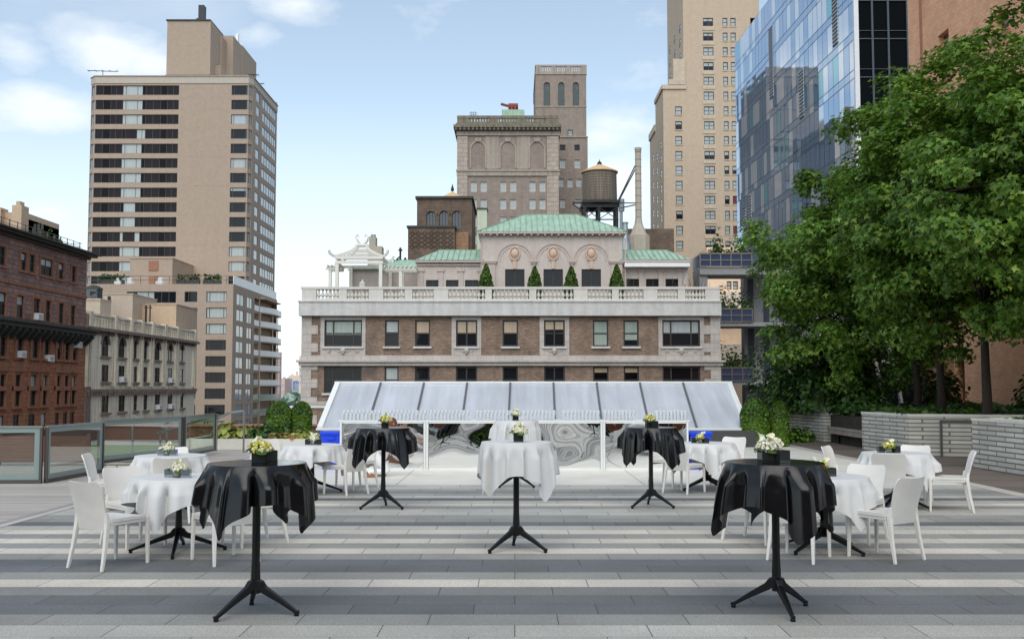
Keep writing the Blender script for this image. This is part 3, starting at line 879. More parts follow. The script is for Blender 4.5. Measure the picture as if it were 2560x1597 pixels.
for h, (r, i, s) in zip(holes, rows_):
    cuts = {'t': (.23, .77), 'd': (.5,), 's': ()}[s]
    p, bl = pk[i]
    lit = ()
    if r == 1:
        p, bl = [('dark', 0), ('light', .8), ('dark', 0), ('dark', 0), ('dark', 0), ('dark', 0), ('black', .22), ('black', .22), ('brown', 0)][i]
    if i == 5 and r == 0: p, bl = 'tan', .35
    AW[(r, i)] = window(t, F, h, 'sash', p, 'frame_dark', .1, .12, bl, cuts, lit)
# stone quoins, surrounds, string course
for px_a, px_b, px_c, sgn in ((755.6, 779, 795, 0), (1776, 1799, 1760, 1)):
    z = Zb0 - .02; k = 0; m = MB(F.M)
    while z > -12:
        h = .62
        a, b = F.uz(px_a, 850)[0], F.uz(px_b, 850)[0]
        if sgn == 0: m.box((a - .05, -.06, z - h), ((F.uz(px_c, 850)[0] if k % 2 else b), .05, z - .012))
        else: m.box(((F.uz(px_c, 850)[0] if k % 2 else a), -.06, z - h), (b + .05, .05, z - .012))
        z -= h; k += 1
    wpart('quoin', m, 'stone_main', t)
for wi, a, b, x0, x1 in ((0, 801, 914, 811, 905), (3, 1129, 1203, 1140, 1193), (5, 1349, 1423, 1360, 1412), (8, 1646, 1760, 1656, 1750)):
    m = MB(F.M)
    A, B = F.uz(a, 850)[0], F.uz(b, 850)[0]; C, E = F.uz(x0, 850)[0], F.uz(x1, 850)[0]
    zt_, zb_ = at(1287, 792, D)[1], at(1287, 890, D)[1]
    m.box((A, -.05, zb_), (C, .06, zt_)); m.box((E, -.05, zb_), (B, .06, zt_))
    m.box((C, -.05, zt1), (E, .06, zt_)); m.box((C, -.05, zb_), (E, .06, zb1 - .14))
    wsub('window_surround', m, 'stone_main', AW[(0, wi)])
for i, (a, b, s) in enumerate(W1):
    for r in range(2):
        u0, u1 = F.uz(a, 850)[0], F.uz(b, 850)[0]
        m = MB(F.M); m.box((u0 - .12, -.16, zb1 - pitch * r - .14), (u1 + .12, .05, zb1 - pitch * r)); wsub('sill', m, 'band_white', AW[(r, i)])
# carved panels: lion mask between scrolls, with rosettes beside the wide windows
for xm, wide in ((858, 1), (1166.5, 0), (1386, 0), (1703, 1)):
    zc = at(1287, 878, D)[1]; u = F.uz(xm, 878)[0]
    m = MB(F.M)
    def dome(u, z, r, d):
        rings = []
        for k in range(5):
            a = k / 4 * math.pi / 2
            rings.append([(u + r * math.cos(a) * math.cos(q), -.05 - d * math.sin(a), z + r * math.cos(a) * math.sin(q)) for q in [2 * math.pi * j / 10 for j in range(10)]])
        m.ring(rings)
    dome(u, zc + .04, .2, .2); dome(u, zc - .12, .1, .22); dome(u - .12, zc + .2, .07, .12); dome(u + .12, zc + .2, .07, .12)
    for s in (-1, 1):
        for k in range(5):
            m.box((u + s * (.24 + k * .1) - .04, -.1 + k * .008, zc - .06 + .03 * k), (u + s * (.24 + k * .1) + .04, -.05, zc + .18 - .04 * (4 - k)))
        if wide:
            rr = u + s * .98; keep = m; m = MB(F.M)
            for q in range(8):
                a = q * math.pi / 4; dome(rr + .11 * math.cos(a), zc + .02 + .11 * math.sin(a), .055, .06)
            dome(rr, zc + .02, .07, .09); wpart('rosette', m, 'stone_main', t); m = keep
    wpart('carved_panel', m, 'stone_main', t)
m = MB(F.M)
z1, z2, z3, z4 = (at(1287, y, D)[1] for y in (888, 900, 909, 915))
m.box((XL - .08, -.08, z2), (XR + .08, .05, z1 - .003)); m.box((XL - .35, -.35, z3 + .1), (XR + .35, .05, z2)); m.box((XL - .2, -.2, z4 + .03), (XR + .2, .05, z3 + .1))
m.box((XL - .3, -.28, at(1287, 1013, D)[1]), (XR + .3, .05, at(1287, 1003, D)[1]))
wpart('string_course', m, 'stone_main', t)
BL, BR = at(750, 770, D)[0], at(1800, 770, D)[0]
m = MB(); m.box((BL, D - .45, Zb0 + .001), (BR, D + 26, Zb1 - .09)); m.box((BL - .06, D - .52, Zb1 - .09), (BR + .06, D + 26.05, Zb1)); wpart('parapet_band', m, 'band_white', t)
# balustrade with turned balusters
pl, pr = at(757, 735, D)[0], at(1797, 735, D)[0]
bal = MB(F.M); bal.box((pl - .06, -.36, Zt - .17), (pr + .06, .06, Zt)); bal.box((pl, -.3, Zb1 + .001), (pr, 0, Zb1 + .13))
sq = lambda a: at(a, 735, D)[0]
peds = [(757, 793), (850, 869), (924, 960), (1013, 1032), (1086, 1121), (1213, 1230), (1213, 1230.2), (1323, 1340.5), (1433.5, 1468), (1529, 1546), (1607.5, 1642), (1693, 1711), (1761, 1797)]
spans = [(794, 850), (868, 923), (960, 1013), (1031, 1085), (1121, 1213), (1231, 1323), (1341, 1433), (1468, 1529), (1546, 1607), (1642, 1693), (1711, 1761)]
done = set()
for a, b in peds:
    if a in done: continue
    done.add(a); bal.box((sq(a), -.33, Zb1 + .002), (sq(b), .03, Zt - .171))
bobj = wpart('balustrade', bal, 'baluster_stone', t)
Hb = Zt - .17 - (Zb1 + .13)
pb = MB(); pb.lathe([(.11, 0), (.11, .06 * Hb), (.07, .08 * Hb), (.05, .14 * Hb), (.135, .34 * Hb), (.12, .46 * Hb), (.055, .72 * Hb), (.05, .84 * Hb), (.08, .88 * Hb), (.11, .93 * Hb), (.11, Hb)], 10)
bm_ = pb.mesh('baluster', 'baluster_stone', True)
for a, b in spans:
    n = 9 if b - a > 80 else 6
    for k in range(n):
        x = sq(a) + (sq(b) - sq(a)) * (k + .5) / n
        o = put('baluster', bm_, bobj); o.matrix_basis = F.M @ Matrix.Translation((x, -.15, Zb1 + .13))
m = MB(); m.box((BL + .4, D + .05, Zb1 + .001), (BR - .4, D + 25, Zb1 + .06)); wpart('terrace_floor', m, 'roof_grey', t)

# penthouse pavilion
DP = 73.0
P = FY(DP)
def X(px, py=650, Y=DP): return at(px, py, Y)[0]
def Zp(py, Y=DP): return at(1380, py, Y)[1]
zf = Zb1
ze = Zp(586)
cx0, cx1 = X(1204), X(1556)
arch_c = [X(1287), X(1383), X(1478)]
hp = []
for c in arch_c: hp.append((c - .72, Zp(717), c + .72, Zp(673)))
m = MB(P.M); wall(m, (cx0, zf, cx1, ze), hp, .25)
m2 = MB(); shell(m2, cx0, DP, cx1, DP + 8, zf, ze, 0, 'F')
off = len(m.v); m.v += m2.v; m.f += [tuple(i + off for i in f) for f in m2.f]; m.mi += m2.mi
wpart('penthouse_wall', m, 'stucco_pink', t)
for h in hp: window(t, P, h, 'plain', 'dark', 'frame_dark', .07, .1, 0, (.5,))
m = MB(P.M)
rz = Zp(654)
for c in arch_c:
    m = MB(P.M)
    for r0, r1, d in ((1.26, 1.4, .07), (1.06, 1.12, .04)):
        n = 22
        for k in range(n):
            a0, a1 = math.pi * k / n, math.pi * (k + 1) / n
            m.prism([(c + r0 * math.cos(a0), rz + r0 * math.sin(a0)), (c + r1 * math.cos(a0), rz + r1 * math.sin(a0)), (c + r1 * math.cos(a1), rz + r1 * math.sin(a1)), (c + r0 * math.cos(a1), rz + r0 * math.sin(a1))], -d, .02)
    wpart('arch_moulding', m, 'stucco_trim', t)
xs = [cx0, arch_c[0] - 1.42, arch_c[0] + 1.42, arch_c[1] - 1.42, arch_c[1] + 1.42, arch_c[2] - 1.42, arch_c[2] + 1.42, cx1]
for a, b in ((xs[0], xs[1]), (xs[2] - .12, xs[3] + .12), (xs[4] - .12, xs[5] + .12), (xs[6], xs[7])):
    m = MB(P.M); m.box((a + .02, -.1, zf), (b - .02, .02, rz - .16)); m.box((a - .06, -.17, rz - .16), (b + .06, .02, rz - .05)); m.box((a - .12, -.22, rz - .05), (b + .12, .02, rz + .03))
    wpart('pilaster', m, 'stucco_trim', t)
for c in arch_c:
    m = MB(P.M); zc = Zp(634)
    def oval(rx, rz_, d, d0):
        m.ring([[(c + rx * s * math.cos(q), -dd, zc + rz_ * s * math.sin(q)) for q in [2 * math.pi * j / 18 for j in range(18)]] for s, dd in ((1, d0), (.97, d), (.8, d), (.78, d0 + .02))])
    oval(.42, .52, .13, -.01)
    m.ring([[(c + .3 * s * math.cos(q), -.05 - .12 * k, zc + .02 + .36 * s * math.sin(q)) for q in [2 * math.pi * j / 12 for j in range(12)]] for s, k in ((1, 0), (.8, .6), (.4, 1), (.05, 1.1))])
    for k in range(5): m.box((c - .3 + .1 * k, -.1, zc - .56 + .03 * abs(k - 2)), (c - .22 + .1 * k, .0, zc - .44 + .02 * abs(k - 2)))
    m.prism([(c - .14, zc - .55), (c + .14, zc - .55), (c + .09, Zp(672)), (c - .09, Zp(672))], -.09, .0)
    wpart('medallion', m, 'terracotta', t, smooth=True)
def hip(m, x0, x1, y0, y1, z0, rx0, rx1, z1, ry=None):
    ry = (y0 + y1) / 2 if ry is None else ry
    a, b, c_, d = (x0, y0, z0), (x1, y0, z0), (x1, y1, z0), (x0, y1, z0); e, f = (rx0, ry, z1), (rx1, ry, z1)
    m.poly([a, b, f, e]); m.poly([b, c_, f]); m.poly([c_, d, e, f]); m.poly([d, a, e])
def seams(m, x0, x1, y0, z0, rx0, rx1, ry, z1, step=.42):
    x = math.ceil(x0 / step) * step
    while x < x1 - .05:
        k = 1.0
        if x < rx0: k = (x - x0) / (rx0 - x0) if rx0 > x0 else 1
        elif x > rx1: k = (x1 - x) / (x1 - rx1) if x1 > rx1 else 1
        m.bar([(x, y0, z0 + .02), (x, y0 + (ry - y0) * k, z0 + (z1 - z0) * k + .02)], (.045, .06)); x += step
rx0, rx1 = at(1311, 537, DP + 3.4)[0], at(1443, 537, DP + 3.4)[0]; zr = at(1380, 537, DP + 3.4)[1]
ex0, ex1 = cx0 - .28, cx1 + .28
m = MB(); hip(m, ex0, ex1, DP - .45, DP + 8.2, ze + .14, rx0, rx1, zr, DP + 3.4); o = wpart('penthouse_roof', m, 'copper_green', t)
m = MB(); seams(m, ex0, ex1, DP - .45, ze + .14, rx0, rx1, DP + 3.4, zr); m.bar([(rx0, DP + 3.4, zr), (rx1, DP + 3.4, zr)], (.14, .1))
m.bar([(ex0, DP - .45, ze + .16), (rx0, DP + 3.4, zr)], (.1, .1)); m.bar([(ex1, DP - .45, ze + .16), (rx1, DP + 3.4, zr)], (.1, .1))
wpart('roof_seams', m, 'copper_seam', t)
m = MB(); m.box((ex0 + .02, DP - .43, ze), (ex1 - .02, DP + 8.1, ze + .138))
x = cx0 + .1
while x < cx1: m.box((x, DP - .38, ze - .12), (x + .14, DP - .003, ze)); x += .5
wpart('eaves', m, 'stucco_trim', t)
# low wings left and right, further range behind the pergola
def wing(pa, pb, pe, rpa, rpb, rpy, wins, lab):
    x0, x1 = X(pa), X(pb); zz = Zp(pe)
    hs = [P.rect(*w_) for w_ in wins]
    m = MB(P.M); wall(m, (x0, zf, x1, zz), hs, .2, d=.25)
    m2 = MB(); shell(m2, x0, DP + .25, x1, DP + 7, zf, zz, 0, 'F')
    off = len(m.v); m.v += m2.v; m.f += [tuple(i + off for i in f) for f in m2.f]; m.mi += m2.mi
    wpart('wing_wall', m, 'stucco_pink', t)
    for h in hs: window(t, P, h, 'plain', 'dark', 'frame_dark', .05, .33, 0, (.5,) if lab == 0 else ())
    ry = DP + 3.2; r0, r1 = at(rpa, rpy, ry)[0], at(rpb, rpy, ry)[0]; zr_ = at(1300, rpy, ry)[1]
    m = MB(); hip(m, x0 - .2, x1 + .2, DP - .1, DP + 6.5, zz + .16, r0, r1, zr_, ry); wpart('wing_roof', m, 'copper_green', t)
    m = MB(); seams(m, x0 - .2, x1 + .2, DP - .1, zz + .17, r0, r1, ry, zr_); m.bar([(r0, ry, zr_), (r1, ry, zr_)], (.12, .1)); wpart('roof_seams', m, 'copper_seam', t)
    m = MB(); m.box((x0 - .16, DP - .06, zz), (x1 + .16, DP + 6.4, zz + .155)); m.box((x0 - .06, DP + .1, zz - .22), (x1 + .06, DP + .26, zz - .14))
    for w_ in wins:
        c = (X(w_[0]) + X(w_[2])) / 2
    for k in range(len(wins) + 1):
        xx = X(wins[0][0]) - .36 + k * (X(wins[1][0]) - X(wins[0][0])) if len(wins) > 1 else x0
        m.box((xx - .17, DP + .17, zf), (xx + .17, DP + .27, Zp(678))); m.box((xx - .26, DP + .12, Zp(678)), (xx + .26, DP + .27, Zp(671)))
    wpart('wing_trim', m, 'stucco_trim', t)
wing(1043, 1204, 656, 1097, 1215, 626, [(1064, 699, 1100, 717), (1114, 699, 1149, 717), (1162, 699, 1198, 717)], 0)
wing(1556, 1722, 655, 1545, 1668, 626, [(1567, 696, 1604, 716), (1616, 696, 1652, 716), (1665, 696, 1701, 716)], 0)
m = MB(P.M); m.box((X(1560), -.5, Zp(669)), (X(1722), .2, Zp(659))); wpart('awning', m, 'frame_white', t, bevel=.02)
m = MB(); x0, x1 = X(868), X(1043); m.box((x0, DP + 1.5, zf), (x1, DP + 7, Zp(668))); wpart('rear_wall', m, 'stucco_pink', t)
m = MB(); hip(m, x0 - .2, x1 + .2, DP + 1.2, DP + 7.2, Zp(669), X(985), X(1060), Zp(650, DP + 4), DP + 4); wpart('rear_roof', m, 'copper_green', t)
for px in (1203, 1563):
    m = MB(P.M); m.cyl((X(px), -.06, zf), (X(px), -.06, ze - .3), .05, n=6); wpart('downpipe', m, 'stucco_trim', t)

# pergola on its roof terrace
DG = 71.6
t = thing('pergola', 'white garden pergola with upswept pagoda roof on the apartment house terrace', 'pergola', (at(900, 718, DG)[0], DG, zf))
G = lambda px, py=660: at(px, py, DG)
def gz(py): return at(900, py, DG)[1]
xs = [G(843)[0], G(952)[0]]
for x, y in ((xs[0], 0), (xs[1], 0), (G(863)[0], 2.6), (G(965)[0], 2.6)):
    m = MB(); m.box((x - .12, DG + y - .12, zf), (x + .12, DG + y + .12, gz(655))); wpart('post', m, 'pergola_white', t)
m = MB()
xa, xb = G(838)[0], G(958)[0]
for z in (gz(648), gz(660)):
    m.box((xa, DG - .14, z), (xb, DG - .06, z + .22)); m.box((xa, DG + 2.66, z), (xb, DG + 2.74, z + .22))
    m.box((xa, DG - .06, z + .01), (xa + .1, DG + 2.66, z + .21)); m.box((xb - .1, DG - .06, z + .01), (xb, DG + 2.66, z + .21))
wpart('beam', m, 'pergola_white', t)
xc, yc = (xa + xb) / 2, DG + 1.3
hw, hd = (xb - xa) / 2, 1.4
zt_, ztop = gz(648) + .2, gz(610)
def roofp(k, s):        # k 0 eave .. 1 top, concave sweep
    r = (1 - k) ** 1.7 * .78 + .22
    return hw * r, hd * r, zt_ + (ztop - zt_) * k
m = MB()
for sx in (-1, 1):
    for sy in (-1, 1):
        pth = [(xc + sx * hw * 1.22, yc + sy * hd * 1.22, zt_ + .42), (xc + sx * hw * 1.2, yc + sy * hd * 1.2, zt_ + .22), (xc + sx * hw * 1.08, yc + sy * hd * 1.08, zt_ + .04)]
        for k in range(9):
            a, b, z = roofp(k / 8, 1); pth.append((xc + sx * a, yc + sy * b, z))
        m.bar(pth, (.1, .18))
wpart('hip_rafter', m, 'pergola_white', t)
m = MB()
for k in range(1, 9):
    a, b, z = roofp(k / 9, 1)
    for s in (-1, 1):
        m.box((xc - a, yc + s * b - .04, z - .02), (xc + a, yc + s * b + .04, z + .025)); m.box((xc + s * a - .04, yc - b, z - .019), (xc + s * a + .04, yc + b, z + .024))
wpart('roof_slats', m, 'pergola_white', t)
m = MB()
m.box((xc - hw * .25, yc - .35, ztop), (xc + hw * .25, yc + .35, ztop + .14))
for s in (-1, 1):
    m.bar([(xc + s * .1, yc - .2, ztop + .1), (xc + s * .35, yc - .2, ztop + .35), (xc + s * .48, yc - .2, ztop + .7), (xc + s * .3, yc - .2, ztop + .85), (xc + s * .22, yc - .2, ztop + .68)], [(.1, .2), (.1, .26), (.1, .2), (.1, .14), (.1, .08)], up=(0, 1, 0))
    m.bar([(xc + s * .1, yc + .3, ztop + .1), (xc + s * .3, yc + .3, ztop + .4), (xc + s * .42, yc + .3, ztop + .6)], [(.1, .2), (.1, .2), (.1, .1)], up=(0, 1, 0))
wpart('finial', m, 'pergola_white', t)
m = MB()
for k in range(3):
    x0_, x1_, zz = (G(812)[0], G(850)[0], gz(673)) if k == 0 else (G(955)[0], G(1040)[0], gz(675))
    if k == 2: break
    for y in (DG + .3, DG + 1.6): m.box((x0_, y, zz), (x1_, y + .09, zz + .2))
    n = 4 if k == 0 else 8
    for j in range(n):
        x = x0_ + (x1_ - x0_) * (j + .5) / n; m.box((x, DG, zz + .2), (x + .07, DG + 2.2, zz + .34))
wpart('side_rafters', m, 'pergola_white', t)
for px, y in ((823, .35), (832, 1.65), (1000, .35), (1000, 1.65)):
    m = MB(); m.box((G(px)[0] - .11, DG + y - .02, zf), (G(px)[0] + .11, DG + y + .2, gz(673))); wpart('post', m, 'pergola_white', t)
t = thing('garden_urn', 'white garden lantern standing under the pergola', 'ornament', (at(906, 700, 72.6)[0], 72.6, zf))
m = MB(); m.lathe([(.16, 0), (.1, .2), (.1, .9), (.26, 1.1), (.3, 1.25), (.24, 1.5), (.28, 1.6), (.1, 1.75), (.05, 1.9)], 8, (at(906, 700, 72.6)[0], 72.6, zf)); wpart('body', m, 'pergola_white', t, smooth=True)

# conical evergreens behind the balustrade
def cone_tree(px, pytop, seed, lab):
    x = at(px, 718, 70.6)[0]; zt_ = at(px, pytop, 70.6)[1]; H = zt_ - zf; r = .56
    t = thing('conical_evergreen', lab, 'shrub', (x, 70.6, zf), 0, 'clipped evergreens along the balustrade')
    rng = np.random.default_rng(seed); n = 1500
    k = rng.random(n) ** .8; a = rng.random(n) * 2 * np.pi
    rad = r * np.clip(1.05 - k ** 2.2, .05, 1) * (.85 + .2 * rng.random(n)) * (1 + .06 * np.sin(5 * a + 9 * k))
    P_ = np.stack([rad * np.cos(a), rad * np.sin(a), .1 + k * (H - .12)], 1)
    N_ = np.stack([np.cos(a), np.sin(a), np.full(n, .5)], 1) + rng.normal(size=(n, 3)) * .5
    put('foliage', leaf_mesh('foliage', P_, N_, .17, ['yew_a', 'yew_b'], [.55, .45], seed), t)
    m = MB(); m.lathe([(r * .8, .1), (r * .8, H * .3), (r * .62, H * .6), (r * .3, H * .85), (.05, H * .95)], 8); m.obj('core', 'yew_b', t)
    m = MB(); m.box((-.3, -.3, 0), (.3, .3, .12)); m.obj('planter', 'plinth_dark', t)
cone_tree(1215, 660, 1, 'slim cone shaped evergreen before the left corner of the pink pavilion')
cone_tree(1337, 666, 2, 'leafy cone evergreen between left and middle pavilion windows')
cone_tree(1428, 666, 3, 'round topped cone evergreen between middle and right pavilion windows')
cone_tree(1542, 662, 4, 'dark cone evergreen before the right corner of the pink pavilion')
# bare climbing stems beside the right wing
t = thing('bare_shrub', 'leafless twiggy shrub at the right end of the roof terrace', 'shrub', (at(1730, 700, 71)[0], 71, zf))
rng = random.Random(5); m = MB()
for k in range(16):
    x = rng.uniform(-.9, .9); pth = [(x, 0, 0)]
    for j in range(5): pth.append((pth[-1][0] + rng.uniform(-.22, .22), rng.uniform(-.2, .2), pth[-1][2] + rng.uniform(.25, .5)))
    m.tube(pth, [.03, .025, .02, .016, .012, .008], 5)
m.obj('branches', 'twig', t)

# roof furniture behind the penthouse
t = thing('chimney', 'pale chimney with metal cap rising behind the pergola', 'chimney', (at(931, 640, 77)[0], 77, zf))
x0, x1 = at(925, 620, 77)[0], at(941, 620, 77)[0]
m = MB(); m.box((x0, 76.5, zf), (x1, 77.5, at(931, 594, 77)[1])); m.box((x0 - .1, 76.4, zf), (x1 + .5, 77.6, at(931, 618, 77)[1])); wpart('stack', m, 'flue_stone', t)
m = MB(); m.cyl(((x0 + x1) / 2, 77, at(931, 594, 77)[1]), ((x0 + x1) / 2, 77, at(931, 587, 77)[1]), .2); wpart('cap', m, 'galvanised', t)
for i, (px, py, lab) in enumerate(((1001, 619, 'tall dark vent pipe with a branching head'), (993, 646, 'short mushroom vent left of the tall pipe'), (1013, 644, 'short mushroom vent right of the tall pipe'), (986, 650, 'smallest stubby vent at the left of the group'))):
    x, z = at(px, py, 78); m = MB(); m.cyl((x, 78, zf), (x, 78, z), .08, n=8); m.cyl((x, 78, z - .25), (x, 78, z - .12), .2, .12, n=8)
    if i == 0: m.cyl((x, 78, z - 1.1), (x, 78, z - .95), .16); m.cyl((x - .25, 78, z - .9), (x, 78, z - .7), .06)
    tag(m.obj('vent_pipe', 'steel_black'), lab, 'vent', 'roof vents on the green roofed wing')
t = thing('green_chimney', 'pale green stuccoed chimney left of the green pavilion roof', 'chimney', (at(1206, 570, 82)[0], 82, GZ + 36))
x0, x1 = at(1194, 570, 82)[0], at(1218, 570, 82)[0]
m = MB(); m.box((x0, 81.3, zf), (x1, 83, at(1206, 527, 82)[1])); wpart('stack', m, 'chimney_green', t)
m = MB(); m.box((x0 - .06, 81.2, at(1206, 527, 82)[1]), (x1 + .06, 83.1, at(1206, 524, 82)[1])); m.cyl((x0 + .4, 82, at(1206, 524, 82)[1]), (x0 + .4, 82, at(1206, 520, 82)[1]), .15); wpart('cap', m, 'cornice_dark', t)
# ------------------------------------------------------------------ helpers for the blocks behind
def join(m, m2):
    off = len(m.v); m.v += m2.v; m.f += [tuple(i + off for i in f) for f in m2.f]; m.mi += m2.mi
def arch_fill(m, rc, mi=0, d=0.0, n=10):
    """Close the square top corners of an opening into a round arch."""
    u0, z0, u1, z1 = rc; c = (u0 + u1) / 2; r = (u1 - u0) / 2; zc = z1 - r
    for s in (-1, 1):
        pts = [(c + s * r, z1)] + [(c + s * r * math.cos(math.pi / 2 * k / n), zc + r * math.sin(math.pi / 2 * k / n)) for k in range(n + 1)][::1]
        for a, b in zip(pts[1:], pts[2:]):
            m.prism([pts[0], a, b] if s > 0 else [pts[0], b, a], d, d + .25, mi)
def block(t, name, mat, x0, x1, D_, depth, z0, z1, holes=(), rev=.25, extra=None, rside=(), lside=(), mrev=None):
    F_ = FY(D_); m = MB(F_.M); wall(m, (x0, z0, x1, z1), holes, rev)
    if rside:
        k = MB(FXp(x1).M); wall(k, (D_, z0, D_ + depth, z1), rside, rev); join(m, k)
    if lside:
        k = MB(FXm(x0).M); wall(k, (-D_ - depth, z0, -D_, z1), lside, rev); join(m, k)
    k = MB(); shell(k, x0, D_, x1, D_ + depth, z0, z1, 0, 'F' + ('R' if rside else '') + ('L' if lside else '')); join(m, k)
    return wpart(name, m, mat, t)

# ------------------------------------------------------------------ dark brick stair tower with a lattice pattern
D = 92.0
xa, xb, xc, xd = (at(p, 560, D)[0] for p in (1020, 1137, 1039, 1178))
t = thing('brick_tower', 'dark brown brick roof tower with three arched windows and diamond lattice brickwork', 'tower', (xa, D, GZ))
F = FY(D + 1.2); F0 = FY(D)
hs = [F.rect(*r) for r in ((1066, 528, 1089, 566), (1098, 527, 1121, 566), (1130, 527, 1153, 572))]
zt_, zm = at(1100, 497, D + 1.2)[1], at(1080, 569, D)[1]
block(t, 'upper_wall', 'brick_lattice', xc, xd, D + 1.2, 9, GZ, zt_, hs, .4)
AW = [window(t, F, h, 'plain', 'arch', 'frame_dark', .05, .25, 0, (.33, .66)) for h in hs]
for h, wq in zip(hs, AW):
    m = MB(F.M); arch_fill(m, h, 0, 0.004)
    c, r = (h[0] + h[2]) / 2, (h[2] - h[0]) / 2
    for k in range(12):
        a0, a1 = math.pi * k / 12, math.pi * (k + 1) / 12
        m.prism([(c + q * math.cos(a), h[3] - r + q * math.sin(a)) for q, a in ((r, a0), (r + .22, a0), (r + .22, a1), (r, a1))], -.04, .02)
    wsub('arch_surround', m, 'brick_lattice', wq)
block(t, 'lower_wall', 'brick_lattice', xa, xb, D, 4, GZ, zm)
m = MB(F0.M)
u0, u1, zA, zB = xa + .1, xb - .1, at(1080, 578, D)[1], at(1080, 622, D)[1]
n, rws = 7, 4
for i in range(n):
    for j in range(rws):
        cw, ch = (u1 - u0) / n, (zA - zB) / rws
        cx_, cz_ = u0 + cw * (i + .5), zB + ch * (j + .5)
        for s in (-1, 1):
            for e in (-1, 1):
                m.prism([(cx_ + s * cw / 2, cz_), (cx_, cz_ + e * ch / 2), (cx_, cz_ + e * (ch / 2 - .07)), (cx_ + s * (cw / 2 - .07), cz_)], -.05, .01)
wpart('lattice', m, 'lattice_dark', t)
m = MB(); m.box((xc - .15, D + 1.0, zt_), (xd + .15, D + 10.4, zt_ + .22)); m.box((xa - .12, D - .12, zm), (xb + .12, D + 1.19, zm + .18)); wpart('coping', m, 'cornice_dark', t)
x0, x1 = at(1139, 600, D + .6)[0], at(1171, 600, D + .6)[0]
block(t, 'side_block', 'brick_ochre', x0, x1, D + .6, .5, GZ, at(1155, 578, D)[1])
t = thing('roof_finial', 'small tan cone roof with a black spike showing behind the dark brick tower', 'roof', (at(1131, 490, 112)[0], 112, 20))
x, z = at(1131, 496, 112); m = MB(); m.lathe([(2.2, -3), (1.3, -.2), (1.35, 0), (.1, .75), (.08, .8)], 14, (x, 112, z)); wpart('cone', m, 'tank_roof', t)
m = MB(); m.lathe([(.12, .8), (.2, 1.0), (.05, 1.5), (.0, 1.7)], 8, (x, 112, z)); wpart('spike', m, 'steel_black', t)

# ------------------------------------------------------------------ stone trimmed block with blind arches
D = 175.0; F = FY(D)
x0, x1 = at(1144, 400, D)[0], at(1397, 400, D)[0]
t = thing('stone_block', 'grey brick block with stone quoins, three blind arches and roof balustrade', 'building', (x0, D, GZ))
z = lambda py: at(1270, py, D)[1]
sc = lambda x: 1040 + x * .33076
sy = lambda y: 130 + y * .33076
cols = [(412, 460), (487, 535), (636, 682), (710, 758), (857, 904), (932, 978)]
hs = []
for r in range(5):
    for a, b in cols: hs.append(F.rect(sc(a), sy(982) + 43.7 * r, sc(b), sy(1057) + 43.7 * r))
block(t, 'wall', 'brick_stone', x0, x1, D, 24, GZ, z(327), hs, .3)
for i, h in enumerate(hs):
    window(t, F, h, 'sash', 'light', 'frame_stone', .12, .18, [1, .6, 1, .85, 1, .7][i % 6] if i != 5 else .45)
for a, b in ((315, 390), (990, 1078)):
    m = MB(F.M)
    u0, u1 = F.uz(sc(a), 400)[0], F.uz(sc(b), 400)[0]
    m.box((u0 - (.1 if a == 315 else 0), -.22, GZ + 20), (u1, .1, z(sy(640))))
    wpart('quoin', m, 'stone_quoin', t)
for a, b in ((418, 522), (640, 748), (862, 967)):
    m = MB(F.M)
    u0, u1 = F.uz(sc(a), 400)[0], F.uz(sc(b), 400)[0]; c = (u0 + u1) / 2; r = (u1 - u0) / 2; zc = z(sy(735)); zb = z(sy(880))
    for k in range(16):
        a0, a1 = math.pi * k / 16, math.pi * (k + 1) / 16
        m.prism([(c + q * math.cos(w_), zc + q * math.sin(w_)) for q, w_ in ((r, a0), (r + .28, a0), (r + .28, a1), (r, a1))], -.16, .02)
    for s in (-1, 1): m.box((c + s * r - (.28 if s < 0 else 0), -.16, zb), (c + s * r + (.28 if s > 0 else 0), .02, zc))
    m.box((c - .55, -.3, z(sy(680))), (c + .55, .02, z(sy(652))))
    wpart('blind_arch', m, 'stone_trim', t)
for a in (575, 812):
    m = MB(F.M)
    u = F.uz(sc(a), 400)[0]; m.box((u - 1.2, -.07, z(sy(885))), (u + 1.2, .02, z(sy(640)))); wpart('pilaster', m, 'stone_trim', t)
m = MB(F.M)
m.box((x0 - .2, -.3, z(sy(635))), (x1 + .2, .1, z(sy(600)))); m.box((x0 - .25, -.4, z(sy(905))), (x1 + .25, .1, z(sy(892)))); m.box((x0 - .15, -.25, z(sy(938))), (x1 + .15, .1, z(sy(905))))
wpart('string_course', m, 'stone_trim', t)
m = MB(F.M)
m.box((x0 - .5, -.8, z(sy(596))), (x1 + .4, 24.4, z(sy(582)))); m.box((x0 - .7, -1.2, z(sy(582))), (x1 + .4, 24.6, z(sy(562)))); m.box((x0 - .35, -.6, z(sy(562))), (x1 + .3, 24.3, z(sy(545))))
x = x0 - .4
while x < x1 + .2: m.box((x, -1.1, z(sy(600))), (x + .3, -.2, z(sy(583)) - .005)); x += .75
wpart('cornice', m, 'stone_dirty', t)
m = MB(F.M)
zt_, zb = z(sy(485)), z(sy(545))
ops = [(400, 548), (620, 770), (843, 985)]
es = [315] + [v for o in ops for v in o] + [1078]
m.box((x0 - .1, -.3, zt_ - .5), (x1, .25, zt_)); m.box((x0 - .1, -.28, zb), (x1, .22, zb + .35))
for a, b in zip(es[0::2], es[1::2]): m.box((F.uz(sc(a), 330)[0], -.25, zb + .35), (F.uz(sc(b), 330)[0], .2, zt_ - .5))
m.box((x1 - .5, .26, zb), (x1, 24, zt_)); m.box((x0 - .1, .26, zb), (x0 + .4, 24, zt_))
